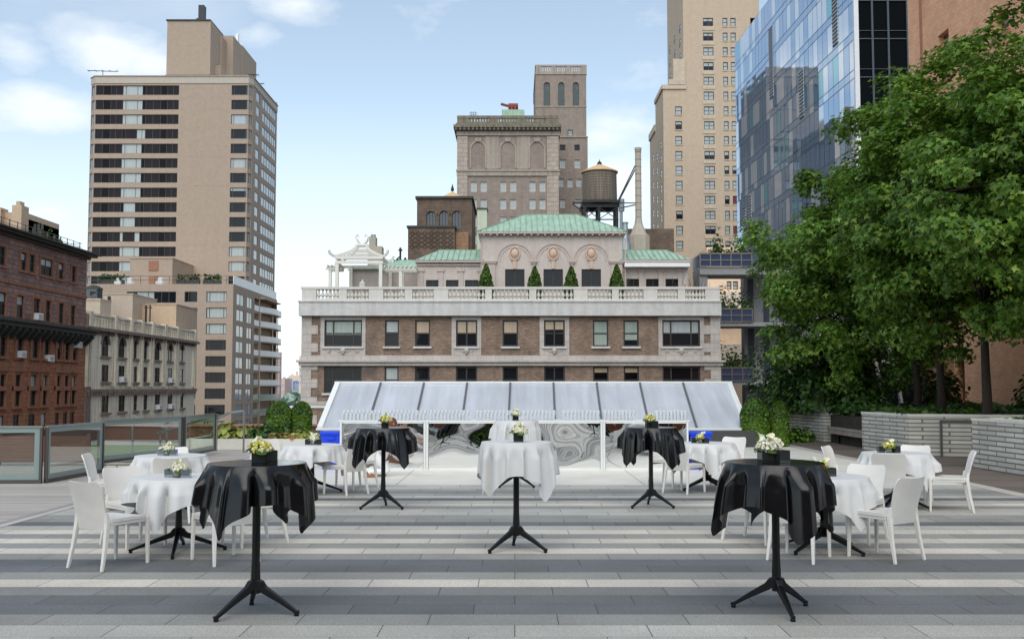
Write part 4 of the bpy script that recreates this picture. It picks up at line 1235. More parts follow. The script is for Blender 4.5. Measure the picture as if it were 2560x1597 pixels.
for a, b in ops:
    A, B = F.uz(sc(a), 330)[0], F.uz(sc(b), 330)[0]
    for k in range(7):
        xx = A + (B - A) * (k + .5) / 7; m.box((xx - .19, -.18, zb + .35), (xx + .19, .12, zt_ - .5))
wpart('roof_balustrade', m, 'stone_dirty', t)
xA, xB = at(sc(648), sy(440), D + 8)[0], at(sc(820), sy(440), D + 8)[0]
m = MB(); m.box((xA, D + 8, z(327)), (xB, D + 15, at(1280, sy(436), D + 8)[1])); wpart('bulkhead', m, 'copper_green', t)
t = thing('roof_tank', 'rusty red cylinder lying on the green roof bulkhead', 'tank', (0, D + 10, 0))
xA, xB = at(sc(698), sy(412), D + 10)[0], at(sc(772), sy(412), D + 10)[0]; zz = at(1280, sy(414), D + 10)[1]
m = MB(); m.cyl((xA, D + 10, zz), (xB, D + 10, zz), .6, n=14); m.cyl((xA - 1.4, D + 10, zz + .5), (xA, D + 10, zz + .1), .25); m.box((xA + .4, D + 9.4, zz - 2), (xA + .8, D + 10.6, zz)); m.box((xB - .8, D + 9.4, zz - 2), (xB - .4, D + 10.6, zz)); wpart('body', m, 'rust_red', t)
t = thing('roof_ladder', 'thin wire cage ladder on the left corner of the balustraded roof', 'ladder', (0, D + 2, 0))
xA, xB = at(sc(402), sy(450), D + 2)[0], at(sc(464), sy(450), D + 2)[0]; zA, zB = z(sy(428)), z(sy(490)); m = MB()
for k in range(5):
    xx = xA + (xB - xA) * k / 4; m.cyl((xx, D + 2, zB), (xx, D + 2, zA - (.9 if k in (0, 4) else 0)), .07, n=5)
for q in (.3, .6, .85): m.cyl((xA, D + 2, zB + (zA - zB) * q), (xB, D + 2, zB + (zA - zB) * q), .06, n=5)
wpart('cage', m, 'galvanised', t)

# ------------------------------------------------------------------ tall square tower behind it
D = 192.0; F = FY(D)
xa, xb, xw = at(1339, 300, D)[0], at(1466, 300, D)[0], at(1470, 450, D - .4)[0]
t = thing('stone_tower', 'tall slim grey brick tower with three green arched windows near its top', 'tower', (xa, D, GZ))
z = lambda py: at(1400, py, D)[1]
arch = [F.rect(sc(a), sy(230), sc(b), sy(408)) for a, b in ((965, 1013), (1075, 1122), (1185, 1232))]
small = [(1147, 590, 1187, 635), (1087, 702, 1130, 746), (1197, 702, 1238, 746), (1087, 815, 1130, 880), (1198, 815, 1242, 880), (1080, 960, 1117, 1020), (1145, 962, 1187, 1025), (1212, 960, 1250, 1020), (1090, 1115, 1130, 1180), (1203, 1115, 1247, 1170)]
hs = [F.rect(sc(a), sy(b), sc(c), sy(d)) for a, b, c, d in small]
zb_ = z(sy(172))
block(t, 'wall', 'brick_stone', xa, xb, D, 20, GZ, zb_, arch + hs, .5)
for h in arch:
    o = window(t, F, h, 'plain', 'arch', 'frame_teal', .1, .3, 0, (.5,))
    m = MB(F.M); arch_fill(m, h, 0, .004); wsub('arch_head', m, 'brick_stone', o)
    m = MB(); w_, hh = h[2] - h[0], h[3] - h[1]
    q = hh / 14
    for k in range(14): m.poly([(.1, .03, k * q), (w_ - .1, .03, k * q), (w_ - .1, .06, k * q + q * .9), (.1, .06, k * q + q * .9)])
    g = m.obj('louvre', 'green_dark', o)
for i, h in enumerate(hs): window(t, F, h, 'sash', 'dark' if i in (1, 2) else 'light', 'frame_stone' if i > 2 else 'frame_dark', .12, .2, 0 if i in (1, 2) else .5)
m = MB(F.M); zt_ = z(sy(100))
m.box((xa - .1, -.15, zb_), (xb + .1, .5, z(sy(150)))); m.box((xa - .1, -.15, z(sy(112))), (xb + .1, .5, zt_))
es = [905, 943, 1030, 1055, 1140, 1163, 1250, 1290]
for a, b in zip(es[0::2], es[1::2]): m.box((F.uz(sc(a), 170)[0], -.14, z(sy(150))), (F.uz(sc(b), 170)[0], .49, z(sy(112))))
for a, b in zip(es[1:-1:2], es[2::2]):
    A, B = F.uz(sc(a), 170)[0], F.uz(sc(b), 170)[0]
    for k in range(5): xx = A + (B - A) * (k + .5) / 5; m.box((xx - .16, -.05, z(sy(150))), (xx + .16, .35, z(sy(112))))
for X_ in (xa - .1, xb - .4):
    m.box((X_, .5, zb_), (X_ + .5, 20, z(sy(150)))); m.box((X_, .5, z(sy(112))), (X_ + .5, 20, zt_))
    for k in range(6): m.box((X_ + .02, .5 + k * 3.7, z(sy(150))), (X_ + .48, 1.6 + k * 3.7, z(sy(112))))
m.box((xa - .1, 19.5, zb_), (xb + .1, 20, zt_ - 2))
wpart('parapet', m, 'stone_trim', t)
m = MB(F.M); m.box((xa - .08, -.12, z(sy(418))), (xb + .08, .02, z(sy(410)))); m.box((xb, -.1, GZ), (xw, 18, z(sy(640)))); m.box((xa, -.2, z(sy(648))), (xw + .1, .02, z(sy(640))))
wpart('string_course', m, 'stone_trim', t)

# ------------------------------------------------------------------ wooden water tank on a black steel frame
D = 108.0
xm, _ = at(1499, 470, D); r = (at(1543, 470, D)[0] - at(1456, 470, D)[0]) / 2
z0, z1, z2 = at(1500, 507, D)[1], at(1500, 432, D)[1], at(1500, 411, D)[1]
t = thing('water_tank', 'dark wooden water tank with tan cone roof on a black steel stand', 'water tank', (xm, D, 14))
m = MB(); m.lathe([(r, z0), (r * .97, z1)], 40, (xm, D, 0)); wpart('barrel', m, 'tank_wood', t)
m = MB()
for k in range(13):
    zz = z0 + (z1 - z0) * ((k + .4) / 13) ** 1.25; rr = r * (1 - .03 * (zz - z0) / (z1 - z0)) + .02
    m.lathe([(rr, zz), (rr, zz + .035)], 40, (xm, D, 0), cap=False)
wpart('hoop', m, 'steel_black', t)
m = MB(); m.lathe([(r + .12, z1 - .05), (r + .12, z1 + .06), (.15, z2), (.0, z2 + .02)], 32, (xm, D, 0)); wpart('roof', m, 'tank_roof', t)
m = MB(); m.lathe([(.3, z2 - .06), (.22, z2 + .2), (.05, z2 + .35), (.0, z2 + .6)], 8, (xm, D, 0)); wpart('finial', m, 'steel_black', t)
zl = at(1500, 512, D)[1]
m = MB()
for k in range(7): m.box((xm - r * 1.05, D - r + k * r * .32, z0 - .28), (xm + r * 1.05, D - r + k * r * .32 + .18, z0 - .01))
for y in (-1.5, 1.4): m.box((xm - r * 1.1, D + y, z0 - .75), (xm + r * 1.1, D + y + .3, z0 - .285))
m.box((xm - r * 1.6, D - 1.6, z0 - .35), (xm - r * 1.05, D - 1.3, z0 - .2)); m.bar([(xm - r * 1.6, D - 1.45, z0 - .4), (xm - r * .9, D - 1.45, z0 - 1.4)], (.12, .12))
wpart('platform', m, 'steel_black', t)
zf_ = at(1500, 590, D)[1]
for sx in (-.92, -.1, .92):
    for y in (-1.35, 1.5):
        m = MB(); m.box((xm + sx * r - .14, D + y - .14, zf_), (xm + sx * r + .14, D + y + .14, z0 - .75)); wpart('leg', m, 'steel_black', t)
m = MB()
for a, b in ((-.92, -.1), (-.1, .92)):
    m.bar([(xm + a * r, D - 1.52, z0 - .8), (xm + b * r, D - 1.52, zf_ + 1.6)], (.08, .08)); m.bar([(xm + b * r, D - 1.6, z0 - .8), (xm + a * r, D - 1.6, zf_ + 1.6)], (.08, .08))
m.box((xm - r, D - 1.55, zf_ + 1.5), (xm + r, D - 1.45, zf_ + 1.62)); wpart('brace', m, 'steel_black', t)
m = MB(); x, zz = at(1550, 520, D); m.cyl((x, D - 1.6, at(1550, 535, D)[1]), (x, D - 1.6, at(1550, 505, D)[1]), .32, n=10); m.cyl((x - .05, D - 1.6, zf_), (x - .05, D - 1.6, at(1550, 535, D)[1]), .18, n=8); wpart('riser_pipe', m, 'galvanised', t)
m = MB(); m.box((xm - 12, D - 5, GZ), (xm + 7.3, D + 12, zf_)); tag(m.obj('tank_house', 'brick_lattice'), 'dark brick roof block below the water tank stand', 'building')
# ------------------------------------------------------------------ flue stack beside it
D = 101.0
xm2, zt_ = at(1595, 370, D); zb_ = at(1595, 590, D)[1]
t = thing('flue_stack', 'slender pale masonry flue stack with flared base beside the water tank', 'chimney', (xm2, D, zb_))
m = MB(); m.lathe([(1.15, zb_ - 8), (1.15, zb_), (.85, zb_ + .15), (.42, at(1595, 560, D)[1]), (.33, at(1595, 545, D)[1]), (.31, zt_ - .3), (.36, zt_ - .28), (.36, zt_)], 12, (xm2, D, 0)); wpart('shaft', m, 'flue_stone', t)
m = MB()
k = at(1595, 545, D)[1]
while k < zt_: m.lathe([(.335, k), (.335, k + .04)], 12, (xm2, D, 0), cap=False); k += .75
wpart('joints', m, 'cornice_dark', t)
m = MB()
for pa, pb in (((1588, 414), (1544, 505)), ((1590, 420), (1547, 503)), ((1590, 508), (1548, 507)), ((1590, 512), (1552, 520))):
    a, b = at(*pa, D), at(*pb, 106); m.cyl((a[0], D, a[1]), (b[0], 106, b[1]), .07, n=6)
wpart('brace', m, 'galvanised', t)
t = thing('steel_flue', 'short galvanised vent flue between water tank and flue stack', 'flue', (at(1565, 580, 98)[0], 98, 14))
x = at(1563, 580, 98)[0]; m = MB(); m.lathe([(.55, at(1563, 622, 98)[1] - 4), (.55, at(1563, 612, 98)[1]), (.3, at(1563, 596, 98)[1]), (.26, at(1563, 560, 98)[1]), (.33, at(1563, 560, 98)[1] + .05), (.33, at(1563, 556, 98)[1])], 12, (x, 98, 0)); wpart('pipe', m, 'galvanised', t, smooth=True)

# ------------------------------------------------------------------ tan brick skyscraper on the right
D = 206.0; F = FY(D)
t = thing('tan_skyscraper', 'tall tan brick skyscraper with stepped left shoulder and paired windows', 'skyscraper', (at(1661, 600, D)[0], D, GZ))
X1_, X2_ = at(1661, 600, D)[0], at(1708, 100, D)[0]
XE = at(1905, 500, D)[0]
zs = lambda py: at(1700, py, D)[1]
ZS = zs(219)
z6x = lambda x: 1600 + x * .44987
P0, pit, hh = 840 * .44987, 37.72, 21.2
hs1, hs2 = [], []
cols = [(197, 235), (358, 415), (468, 495), (512, 541)]
ztop0 = zs(P0); wp = pit / 2489 * D * 1.012; wh = hh / 2489 * D
uc = [(F.uz(z6x(a), 380)[0], F.uz(z6x(b), 380)[0]) for a, b in cols]
uc.append((uc[3][0] + 4.2, uc[3][1] + 4.2))
info = {}
for r in range(-9, 8):
    zt_ = ztop0 - wp * r
    for i, (a, b) in enumerate(uc):
        if i == 0 and r < -3: continue
        h = (a, zt_ - wh, b, zt_)
        hs2.append(h); info[h] = (r, i)
ls = FXm(X1_); ls2 = FXm(X2_)
sideh = []
for r in range(-1, 8):
    for k, px in enumerate((1633, 1643, 1653)):
        Y_ = atx(px, 480, X1_)[0]; zt_ = ztop0 - wp * r - (1.2 if k == 1 else 0)
        sideh.append((-Y_ - 1.0, zt_ - wh, -Y_ + 1.0, zt_))
dep1 = atx(1625, 400, X1_)[0] - D; dep2 = atx(1668, 60, X2_)[0] - D
lower = [h for h in hs2 if h[3] < ZS - .3]
upper = [h for h in hs2 if h[3] >= ZS - .3]
ztall = zs(-160)
m = MB(F.M); wall(m, (X1_, GZ, XE, ZS), lower, .3); wall(m, (X2_, ZS, XE, ztall), [h for h in upper if h[1] > ZS], .3)
k = MB(ls.M); wall(k, (-D - dep1, GZ, -D, zs(290)), [h for h in sideh if h[3] < zs(292)], .08); wall(k, (-D - dep1 * .55, zs(290), -D, ZS), [], .3); join(m, k)
side2 = []
for r in range(-9, -3):
    for px in (1675, 1687, 1700):
        Y_ = atx(px, 100, X2_)[0]; zt_ = ztop0 - wp * r; side2.append((-Y_ - .9, zt_ - wh, -Y_ + .9, zt_))
k = MB(ls2.M); wall(k, (-D - dep2, ZS, -D, ztall), [h for h in side2 if h[1] > ZS], .08); join(m, k)
k = MB(); shell(k, X1_, D, XE, D + dep1, GZ, zs(290), 0, 'FL'); shell(k, X1_, D, X2_ + 1, D + dep1 * .55, zs(290), ZS, 0, 'FLR'); shell(k, X2_, D, XE, D + dep2, ZS, ztall, 0, 'FL'); join(m, k)
wpart('wall', m, 'brick_tan', t)
rng = random.Random(11)
for h in lower + [h for h in upper if h[1] > ZS]:
    r, i = info[h]
    if i == 4 and r < -5: continue
    p, b = rng.choice([('light', .5), ('light', 1), ('light', .45), ('dark', .5), ('dark', .35), ('sky', 0), ('light', .6), ('light', .5)])
    if i in (2, 3) and r in (5, 3) and i == 3: p, b = 'red', .9
    o = window(t, F, h, 'sash', p, 'frame_dark', .14, .15, b, (.5,) if i == 1 else ())
    m = MB(F.M)
    if i == 1: m.box((h[0] - .2, -.12, h[1] - .9), (h[2] + .2, .02, h[1] - .1))
    else: m.box((h[0] - .15, -.12, h[1] - .22), (h[2] + .15, .02, h[1] - .02))
    wsub('sill', m, 'tan_trim', o)
for h in [h for h in sideh if h[3] < zs(292)]: window(t, ls, h, 'sash', 'light', 'frame_dark', .12, .005, .6)
for h in [h for h in side2 if h[1] > ZS]: window(t, ls2, h, 'sash', 'dark', 'frame_dark', .12, .005, .5)
m = MB(F.M)
m.box((X1_ - .3, -.3, ZS - .4), (X2_ + .5, dep1 * .55, ZS + .5)); m.box((X2_ - 3.2, -.4, ZS + .5), (X2_ + .3, .3, ZS + 1.6)); m.box((X2_ - 2.2, -.3, ZS + 1.6), (X2_ + .2, .3, ZS + 6))
m.box((X1_ - .3, dep1 * .55, zs(290) - .3), (X1_ + .5, dep1, zs(290) + 1.2))
wpart('setback_trim', m, 'tan_trim', t)

# ------------------------------------------------------------------ glass tower
D = 100.0
xe = at(2140, 250, D)[0]
dirx = Vector((-.031, 1, 0)).normalized(); LEN = 48.0
p1 = (xe, D); p0 = (xe + dirx.x * LEN, D + dirx.y * LEN)
t = thing('glass_tower', 'blue glass office tower with striped reflective panes and dark right face', 'skyscraper', (xe, D, GZ))
F = Fac(p0, p1)
fl = 98.5 / 2489 * D * 1.01
zref = at(2140, 97, D)[1]
zmin, zmax = zref - fl * 18, zref + fl * 4
pw = 1.57; nc = int(LEN / pw); pw = LEN / nc
rng = random.Random(21)
m = MB(F.M)
nf = int(round((zmax - zmin) / fl))
runs = {}
for c in range(nc):
    ph = rng.random()
    for f in range(nf):
        z0 = zmin + fl * f
        v = rng.random()
        k = 1 if v < .34 else (2 if v > .94 else 0)
        a, b = LEN * c / nc, LEN * (c + 1) / nc
        tl = rng.gauss(0, .0035)
        m.poly([(a + .035, tl, z0 + .9), (b - .035, -tl, z0 + .9), (b - .035, -tl, z0 + fl - .03), (a + .035, tl, z0 + fl - .03)], k)
        sp = 1 if v < .1 else 0
        m.poly([(a + .02, tl, z0 + .03), (b - .02, -tl, z0 + .03), (b - .02, -tl, z0 + .87), (a + .02, tl, z0 + .87)], sp)
m.poly([(0, .12, zmin), (LEN, .12, zmin), (LEN, .12, zmax), (0, .12, zmax)], 3)
wpart('glass_facade', m, ['coated_blue', 'coated_pale', 'coated_teal', 'mullion_pale'], t)
m = MB(F.M)
for f in range(nf):
    for zz in (zmin + fl * f, zmin + fl * f + .885): m.box((0, -.02, zz - .03), (LEN, .05, zz + .03))
wpart('floor_lines', m, 'mullion_dark', t)
for ux, z0, z1 in ((LEN - 6.2, zref + .3 * fl, zref + 3 * fl), (LEN - 17.8, zref - .9 * fl, zref + .55 * fl), (LEN - 30, zref + .6 * fl, zref + 3 * fl), (LEN - 41.5, zref - 5.0 * fl, zref - 2.1 * fl), (LEN - 44.5, zref - 5.6 * fl, zref - 2.4 * fl)):
    zz = z0; m = MB(F.M); m.box((ux, -.03, z0), (ux + 1.5, .02, z1), 1)
    while zz < z1: m.box((ux, -.09, zz), (ux + 1.5, -.031, zz + .2)); zz += .42
    wpart('louvre', m, ['louvre_dark', 'mullion_pale'], t)
m = MB(); m.box((xe - .12, D - .25, zmin), (xe + .35, D + .1, zmax)); wpart('corner_post', m, 'mullion_pale', t)
G2 = FY(D); xr = at(2274, 150, D)[0]
m = MB(G2.M); m.box((xe + .35, .1, zmin), (xr + 24, .14, zmax)); wpart('dark_glass_face', m, 'interior_black', t)
m = MB(G2.M)
for px in (2182, 2222, 2270): x = at(px, 150, D)[0]; m.box((x - .1, -.1, zmin), (x + .1, .1, zmax))
for f in range(nf):
    for o_, s_ in ((-.08, .1), (.78, .06)): zz = zref - fl * 14 + fl * f + o_; m.box((xe + .35, -.06, zz), (xr + 24, .1, zz + s_))
wpart('mullion', m, 'mullion_dark', t)
m = MB(); m.poly([(p0[0], p0[1], zmin), (p0[0] + 60, p0[1], zmin), (p0[0] + 60, p0[1], zmax), (p0[0], p0[1], zmax)]); m.poly([(p0[0], p0[1], zmax), (xe, D, zmax), (xe + 60, D, zmax), (xe + 60, p0[1], zmax)])
wpart('core', m, 'louvre_dark', t)

# ------------------------------------------------------------------ planted terraces between the apartment house and the glass tower
D = 76.0
t = thing('terraced_building', 'modern building with stacked blue glass balcony guards beside the glass tower', 'building', (at(1800, 700, D)[0], D, GZ))
xa, xb = at(1750, 650, D)[0], at(1879, 650, D)[0]
def zt(py): return at(1800, py, D)[1]
lv = [(635, 666, 683, xa), (773, 804, 812, at(1775, 780, D)[0]), (920, 952, 958, at(1775, 780, D)[0])]
for pt, pb, ps, x0 in lv:
    m = MB(); m.box((x0, D, zt(pb)), (xb, D + .06, zt(pt))); m.box((x0, D + .06, zt(pb)), (x0 + .06, D + 3.2, zt(pt))); wpart('glass_guard', m, 'guard_blue', t)
    m = MB(); n = 5 if x0 == xa else 4
    for k in range(n + 1): x = x0 + (xb - x0) * k / n; m.box((x - .04, D - .05, zt(pb)), (x + .04, D - .002, zt(pt)))
    for py in (pt, (pt + pb) / 2, pb): m.box((x0, D - .06, zt(py) - .04), (xb, D - .003, zt(py) + .04))
    m.box((x0 - .02, D - .08, zt(pt)), (xb, D + .1, zt(pt) + .08)); wpart('guard_frame', m, 'rail_metal', t)
    m = MB(); m.box((x0, D + .07, zt(ps) - .1), (xb + 4, D + 3.2, zt(pb) - .05)); wpart('floor_slab', m, 'concrete_cool', t)
m = MB(); m.box((xa, D + .3, GZ), (at(1771, 700, D)[0], D + 3, zt(683) - .12)); wpart('column', m, 'concrete_cool', t)
t2 = thing('cream_wall_house', 'sunlit cream walled house seen through the stacked terraces', 'building', (at(1810, 700, 88)[0], 88, GZ))
F = FY(88); hs = [F.rect(*r) for r in ((1817, 703, 1829, 724), (1832.5, 703, 1845, 724))]
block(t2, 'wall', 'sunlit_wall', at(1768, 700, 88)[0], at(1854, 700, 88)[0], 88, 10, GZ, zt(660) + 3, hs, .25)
for h in hs: window(t2, F, h, 'sash', 'light', 'frame_dark', .06, .12, .6)
m = MB(); m.box((at(1768, 700, 87)[0], 86.6, at(1800, 741, 87)[1] - 1.2), (at(1853, 700, 87)[0], 87.9, at(1800, 731, 87)[1])); m.box((at(1768, 700, 87)[0], 86.6, at(1800, 900, 87)[1]), (at(1855, 700, 87)[0], 87.9, at(1800, 861, 87)[1])); wpart('parapet', m, 'cream_wall', t2)
t3 = thing('grey_fin_wall', 'grey panelled side wall between the terraces and the glass tower', 'building', (at(1856, 800, 80)[0], 80, GZ))
x0 = at(1857, 800, 80)[0]; m = MB(); m.box((x0, 79.5, GZ), (x0 + 12, 80.6, zt(666))); wpart('wall', m, 'concrete_cool', t3)
m = MB()
for k in range(9): m.box((x0 + .3 + k * 1.25, 79.44, GZ), (x0 + .75 + k * 1.25, 79.498, zt(668)))
wpart('window_strip', m, 'mullion_dark', t3)

# ------------------------------------------------------------------ orange brick building behind the trees
XB = 15.6; F = FXm(XB)
t = thing('orange_brick_building', 'orange brick building rising behind the terrace trees', 'building', (XB, 30, 0))
YE = atx(2272, 150, XB)[0]; YN = 12.0
def frc(x0, y0, x1, y1):
    return F.rect(x0, y0, x1, y1)
hs = [frc(2346, 80, 2373, 200), frc(2487, 30, 2522, 86), frc(2487, 240, 2522, 330), frc(2346, 380, 2373, 500), frc(2391, 900, 2412, 1000)]
m = MB(F.M); wall(m, (-YE, -.5, -YN, 24), hs, .35)
k = MB(); k.poly([(XB, YE, -.5), (XB + 30, YE, -.5), (XB + 30, YE, 24), (XB, YE, 24)]); k.poly([(XB, YN, 24), (XB, YE, 24), (XB + 30, YE, 24), (XB + 30, YN, 24)]); join(m, k)
wpart('wall', m, 'brick_orange', t)
for h in hs: window(t, F, h, 'sash', 'sky', 'rust_wood', .09, .22, 0)
m = MB(F.M)
for h in hs: m.box((h[0] - .1, -.1, h[1] - .16), (h[2] + .1, .05, h[1] - .005))
for px in (2306,): u = F.uz(px, 150)[0]; m.box((u - .06, -.06, 1), (u + .06, .02, 24))
wpart('sills', m, 'rust_coping', t)
m = MB(F.M); u0 = F.uz(2375, 950)[0]; m.box((u0 - .35, -.5, -.4), (u0 + .35, -.003, 3.1)); wpart('pier', m, 'brick_ochre', t)

# glass entrance pavilion seen under the crowns
t = thing('glass_pavilion', 'dark glass pavilion with leaning white ribs under the trees', 'pavilion', (12, 38, 0))
D = 37.0
xA, xB_ = at(2075, 950, D)[0], at(2308, 950, D)[0]
m = MB(); m.box((xA, D, -.4), (xB_, D + 4, 3.6)); wpart('glass_wall', m, 'pavilion_glass', t)
for px, lean in ((2138, 0), (2152, 0), (2205, .22), (2252, .28), (2303, .32)):
    x = at(px, 985, D)[0]; pth = []
    for k in range(7): pth.append((x - lean * (k / 6) ** 1.6 * 2.2, D - .1, .6 + k * .5))
    m = MB(); m.bar(pth, (.1, .14), up=(0, 1, 0)); wpart('rib', m, 'mullion_pale', t)
m = MB(); m.box((xA, D - .08, at(2200, 908, D)[1]), (xB_, D - .004, at(2200, 908, D)[1] + .12)); wpart('transom', m, 'mullion_pale', t)
# ------------------------------------------------------------------ left: beige apartment tower with ribbon windows
D = 181.0; F = FY(D)
t = thing('apartment_tower', 'tall beige apartment tower with dark ribbon windows and a brick penthouse', 'skyscraper', (-60, D, GZ))
xl, xr = at(233, 400, D)[0], at(619, 400, D)[0]
ch = 1.15
fp, wh = 37.2 / 2489 * D * 1.008, 24.8 / 2489 * D
zw0 = at(400, 214, D)[1]; ztop = at(400, 190, D)[1]
zlow = zw0 - fp * 16.6
zr = [zw0 - fp * i for i in range(15)]
ra, rb = F.uz(235, 400)[0], F.uz(444, 400)[0]
qa, qb = F.uz(576, 400)[0], xr - .05
hs = [(ra, zz - wh, rb, zz) for zz in zr] + [(qa, zz - wh, qb, zz) for zz in zr]
m = MB(F.M); wall(m, (xl, GZ, xr, zw0 + .35), hs, .35)
CL = Fac((xl - ch, D + ch), (xl, D)); CHX = .5; CR = Fac((xr, D), (xr + CHX, D + ch))
k = MB(CL.M); wall(k, (0, GZ, CL.L, zw0 + .35), [(.12, zz - wh, CL.L - .02, zz) for zz in zr], .3); join(m, k)
k = MB(CR.M); wall(k, (0, GZ, CR.L, zw0 + .35), [(.02, zz - wh, CR.L - .12, zz) for zz in zr], .3); join(m, k)
XS = xr + CHX; SR = FXp(XS)
DS = 18.6
sc1 = (atx(638, 400, XS)[0], atx(647, 400, XS)[0]); sc2 = (atx(654, 400, XS)[0], D + ch + DS - .7)
sh = []
for zz in zr: sh += [(sc1[0], zz - wh, sc1[1], zz), (sc2[0], zz - wh, sc2[1], zz)]
k = MB(SR.M); wall(k, (D + ch, GZ, D + ch + DS, zw0 + .35), sh, .12); join(m, k)
k = MB(); k.poly([(xl - ch, D + ch, GZ), (xl - ch, D + 24, GZ), (xl - ch, D + 24, zw0), (xl - ch, D + ch, zw0)]); k.poly([(xl - ch, D + ch + DS, GZ), (XS, D + ch + DS, GZ), (XS, D + ch + DS, zw0), (xl - ch, D + ch + DS, zw0)]); join(m, k)
wpart('wall', m, 'brick_tower', t)
m = MB(); ring = [(xl - ch, D + ch), (xl, D), (xr, D), (XS, D + ch), (XS, D + ch + DS), (xl - ch, D + ch + DS)]
gx = lambda e: [(xl - ch - e, D + ch), (xl, D - e), (xr, D - e), (XS + e, D + ch), (XS + e, D + ch + DS), (xl - ch - e, D + ch + DS)]
m.ring([[(x, y, zw0 + .36) for x, y in gx(.12)], [(x, y, ztop - .12) for x, y in gx(.12)], [(x, y, ztop - .12) for x, y in gx(.3)], [(x, y, ztop) for x, y in gx(.3)]])
wpart('roof_band', m, 'tower_cap', t)
rng = random.Random(4)
W = rb - ra
for i, zz in enumerate(zr):
    n = 12; cuts = [q / n for q in range(1, n)]
    cuts = [.09, .18, .245, .325, .36, .50, .56, .60, .69, .78, .86, .93]
    lit = (4, 5, 6) if i not in (3, 8, 9, 10) else ((6, 7) if i == 3 else ((5,) if i == 8 else (4, 5)))
    if i == 10: lit = (4, 6)
    window(t, F, hs[i], 'plain', 'brown', 'frame_bronze', .07, .2, 0, cuts, lit)
    p, b = [('dark', 0), ('dark', 0), ('sky', 0), ('dark', 0), ('light', 0), ('light', .6), ('dark', 0), ('dark', .3), ('light', 0), ('dark', 0), ('dark', 0), ('light', .5), ('light', 1), ('dark', 0), ('dark', 0)][i]
    window(t, F, hs[15 + i], 'plain', p if b or p != 'light' else 'dark', 'frame_bronze', .08, .2, b, (.14, .86))
    window(t, CL, (.12, zz - wh, CL.L - .02, zz), 'plain', 'sky', 'frame_bronze', .07, .12, 0, (.5,))
    window(t, CR, (.02, zz - wh, CR.L - .12, zz), 'plain', 'sky', 'frame_bronze', .07, .12, 0, (.5,))
    window(t, SR, sh[2 * i], 'plain', 'sky', 'frame_bronze', .08, .03, 0)
    window(t, SR, sh[2 * i + 1], 'plain', 'sky', 'frame_bronze', .1, .03, 0, (.18, .36, .55, .72, .86), (1, 3))
for zz in zr[:1] + zr[1::2]:
    m = MB(F.M); m.box((rb + .1, -.012, zz + .35), (qa - .1, .02, zz + .62)); wpart('band_course', m, 'brick_tower', t)
# brick penthouse, steps and chimney
Z = lambda px, py, Y: at(px, py, Y)[1]
A = [(417, 526, 184, 192, 53), (526, 555, 190, 200, 92), (520, 583, 193, 206, 90), (584, 606, 199, 210, 114)]
m = MB()
for i, (pa, pb, y0, y1, py) in enumerate(A):
    m.box((at(pa, 120, y0)[0], y0, ztop - .5), (at(pb, 120, y0)[0], y1 + .003 * i, Z(pa, py, y0)))
wpart('penthouse', m, 'brick_tower', t)
m = MB(); m.box((at(416, 53, 184)[0], 183.8, Z(450, 53, 184)), (at(527, 53, 184)[0], 192.2, Z(450, 53, 184) + .25)); wpart('coping', m, 'cornice_dark', t)
m = MB(); m.box((at(528, 160, 188)[0], 187, ztop - .5), (at(556, 170, 188)[0], 189.9, Z(540, 168, 188))); m.box((at(534, 160, 188)[0], 186.9, Z(540, 166, 188)), (at(539, 160, 188)[0], 187.01, Z(540, 149, 188)))
wpart('stair_block', m, 'brick_tower', t)
m = MB(); xk = (at(499, 40, 186)[0], at(513, 40, 186)[0]); m.box((xk[0] - .3, 185, Z(506, 53, 185)), (xk[1] + .3, 187, Z(506, 46, 185))); m.box((xk[0], 185.2, Z(506, 46, 185)), (xk[1], 186.6, Z(506, 12, 185))); wpart('chimney', m, 'louvre_dark', t)
m = MB(); x = at(593, 140, 198)[0]; m.box((x - .25, 197.6, ztop), (x + .25, 198.3, Z(593, 86, 198))); wpart('white_duct', m, 'frame_white', t)
m = MB(); m.box((at(414, 185, 183)[0], 182.8, ztop + .35), (at(550, 185, 183)[0], 183.1, ztop + .75)); wpart('roof_pipe', m, 'steel_black', t)
for i, (px, lab) in enumerate(((257, 'wide horizontal roof antenna at the left end of the beige tower'), (634, 'roof antenna on the beige tower right of its corner'), (648, 'middle roof antenna along the right edge of the beige tower'), (682, 'farthest roof antenna at the right end of the beige tower'))):
    Y_ = [182, 184.5, 190, 203][i]; x = at(px, 190, Y_)[0]; x = min(x, XS - .3) if i else x; m = MB(); w_ = 2.7 if i == 0 else .9
    m.cyl((x, Y_, ztop - .1), (x, Y_, ztop + 1.3), .06, n=5); m.cyl((x - w_, Y_, ztop + 1.3), (x + w_, Y_, ztop + 1.3 - (.2 if i == 0 else 0)), .07, n=5)
    for q in range(5): m.cyl((x - w_ + q * w_ / 2, Y_ - .5, ztop + 1.25), (x - w_ + q * w_ / 2, Y_ + .5, ztop + 1.25), .05, n=4)
    tag(m.obj('roof_antenna', 'steel_black'), lab, 'antenna', 'antennas along the beige tower roof')

